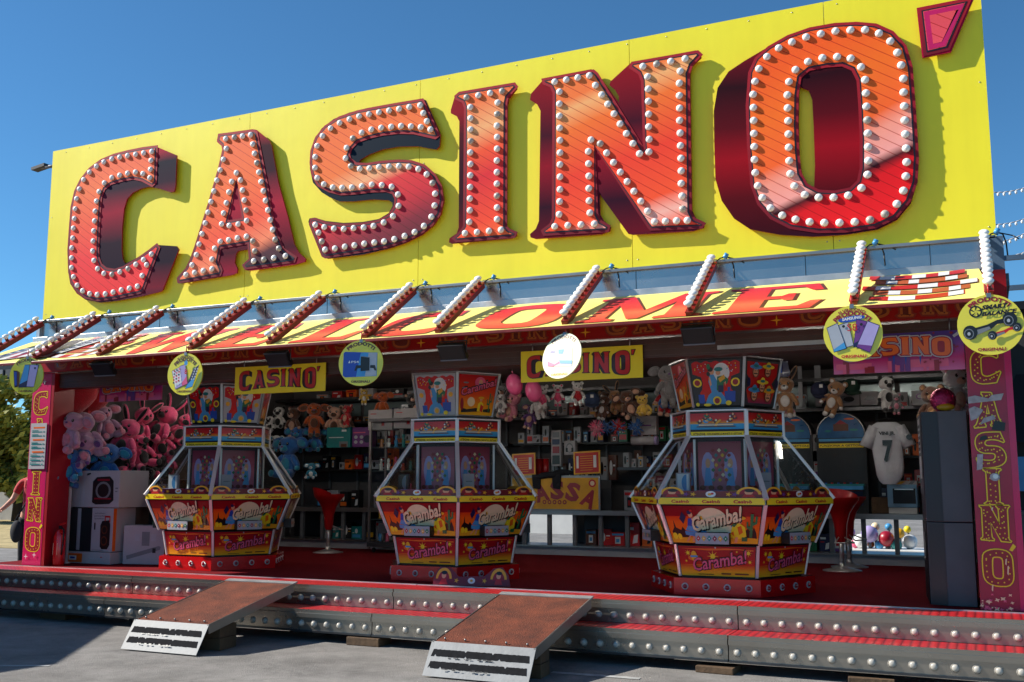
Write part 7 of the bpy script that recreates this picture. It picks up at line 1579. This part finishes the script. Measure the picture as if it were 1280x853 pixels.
fc.sph((0, -.1, 1.545), (.024, .008, .006), 'ink_crimson', 8, 6).build('face', per)
for hx, hy, hz, s in ((.10, -.2, .86, 1), (-.36, -.27, .97, -1)):
    mb = MB(); base = Vector((hx, hy, hz)); dv = (Vector((hx, hy, hz))-Vector(J[9][0] if s == 1 else J[13][0])).normalized(); sd = dv.cross(Vector((0, 0, 1))).normalized(); dn = dv.cross(sd)
    mb.sph(base+dv*.045, (.03, .045, .018), 'skin', 10, 8, dv.to_track_quat('Y', 'Z').to_matrix())
    for k, l in enumerate((.062, .072, .066, .052)):
        q0 = base + dv*.082 + sd*(.022-.0145*k); q1 = q0 + dv*l*.5 + dn*.008; q2 = q1 + dv*l*.4 + dn*.02; mb.cyl(q0, q1, .0085, 'skin', 8, .008).cyl(q1, q2, .008, 'skin', 8, .006).sph(q1, .0082, 'skin', 6, 4).sph(q2, .006, 'skin', 6, 4)
    q0 = base + dv*.03 + sd*.03*s; q1 = q0 + dv*.03 + sd*.022*s; mb.cyl(q0, q1, .01, 'skin', 8, .009).cyl(q1, q1+dv*.03, .009, 'skin', 8, .007); mb.build('hand', per)
for s in (-1, 1): MB().sph((s*.1, -.06, .035), (.045, .13, .035), 'black_plastic', 12, 8).build('shoe', per)
t = thing('shoulder_bag', 'dark bag hanging at the hip of the person in the red shirt', 'bag', (hp.x+.06, 2.78, 1.0)); MB().sph((0, 0, -.12), (.1, .07, .16), 'cloth_dark', 14, 10).build('bag', t); MB().tube([(-.06, 0, 0), (.05, .1, .3), (.12, .2, .55)], .012, 'cloth_dark', 6).build('strap', t)

# ------------------------------------------------------------------ right edge: steel frame, string lights, dark clothes stall
t = thing('steel_frame', 'blue grey tubular steel frame behind the right post', 'frame', (11.0, 6, GZ)); o_ = t.location.copy()
for z in (4.36, 3.98, 3.72): MB(o_).bb((10.62, 5.98, z-.03), (12.6, 6.04, z+.03), 'blue_grey_paint').build('crossbar', t)
MB(o_).bb((10.585, 5.97, GZ), (10.65, 6.05, 4.42), 'blue_grey_paint').build('upright', t); MB(o_).bb((12.6, 5.97, GZ), (12.68, 6.05, 4.42), 'blue_grey_paint').build('upright', t); MB(o_).bb((10.66, 5.9, 3.3), (11.1, 6.1, 3.62), 'mid_grey').build('junction_box', t)
t = thing('clothes_stall', 'dark stall wall with hanging black clothes behind the right post', 'stall', (11.4, 4.2, GZ)); o_ = t.location.copy()
MB(o_).bb((10.62, 4.4, GZ), (13, 4.5, 3.35), 'dark_grey').build('wall', t); MB(o_).bb((10.6, 3.3, 3.3), (13, 4.5, 3.38), 'black_metal').build('roof', t)
for k in range(4): MB(o_).prism([(-.13, 0), (.13, 0), (.16, .5), (.08, .7), (-.08, .7), (-.16, .5)], .05, lambda u, v, d, k=k: Vector((10.72+k*.28+u, 3.9+d, 2.0+v)), 'cloth_dark').build('black_garment', t)
MB(o_).bb((10.6, 3.85, 1.5), (10.95, 4.05, 1.85), 'ink_sky').build('blue_packet', t); MB(o_).bb((10.6, 3.7, GZ), (12.5, 4.2, 1.3), 'steel_dark').build('counter', t)
for i, (pa, pb) in enumerate((((1225, 240), (1300, 228)), ((1225, 281), (1300, 266)), ((1225, 306), (1300, 282)), ((1225, 322), (1300, 308)))):
    a = at(*pa, 7.5); b = at(*pb, 7.5); t = thing('light_string', 'string of small white bulbs against the sky at the right edge, %s from the top' % ['first', 'second', 'third', 'fourth'][i], 'string lights', a, 0, 'light strings at the right edge')
    pts = [a.lerp(b, k/10) - a + Vector((0, 0, -.06*math.sin(math.pi*k/10))) for k in range(11)]
    MB().tube(pts, .008, 'light_grey', 5).build('cable', t)
    for k in range(0, 11): MB().sph(pts[k] - Vector((0, 0, .03)), (.018, .018, .026), 'bulb_white', 8, 6).build('bulb', t)
# street lamp head at the far left above the sign's edge
p = at(52, 211, 4.0); t = thing('street_lamp', 'grey street lamp head peeking out left of the yellow sign', 'street lamp', (p.x+.4, 4.0, GZ)); MB().cyl((0, 0, 0), (0, 0, p.z-GZ), .05, 'mid_grey', 10).cyl((0, 0, p.z-GZ), (-.4, 0, p.z-GZ+.02), .03, 'mid_grey', 8).build('pole', t); MB().box((-.42, 0, p.z-GZ+.02), (.3, .14, .05), 'dark_grey', Matrix.Rotation(R(-8), 3, 'Y')).build('lamp_head', t)

# fill tubes added out of sight to brighten the interior; only one is known
tm = bpy.data.materials.new('fill_tube_lit'); tm.use_nodes = True; MATS['fill_tube_lit'] = tm
tb = tm.node_tree.nodes['Principled BSDF']; tb.inputs['Base Color'].default_value = (.8, .8, .8, 1); tb.inputs['Emission Color'].default_value = (1, .93, .82, 1); tb.inputs['Emission Strength'].default_value = 26
tube_me = MB().cyl((-.6, 0, 0), (.6, 0, 0), .018, 'fill_tube_lit', 8).mesh('tube'); hous_me = MB().bb((-.64, -.05, .03), (.64, .05, .07), 'white_paint').bb((-.64, -.02, -.02), (-.6, .02, .04), 'white_paint').bb((.6, -.02, -.02), (.64, .02, .04), 'white_paint').mesh('housing')
for x, y, lb in ((1.7, 2.2, 'left'), (4.3, 2.2, 'second from the left'), (6.9, 2.2, 'third from the left'), (9.2, 2.2, 'right')):
    t = thing('tube_light', 'added fill tube out of sight under the booth ceiling, ' + lb, 'ceiling lamp', (x, y, 2.93), 0, 'added fill tubes under the ceiling'); put('tube', tube_me, t); put('housing', hous_me, t)
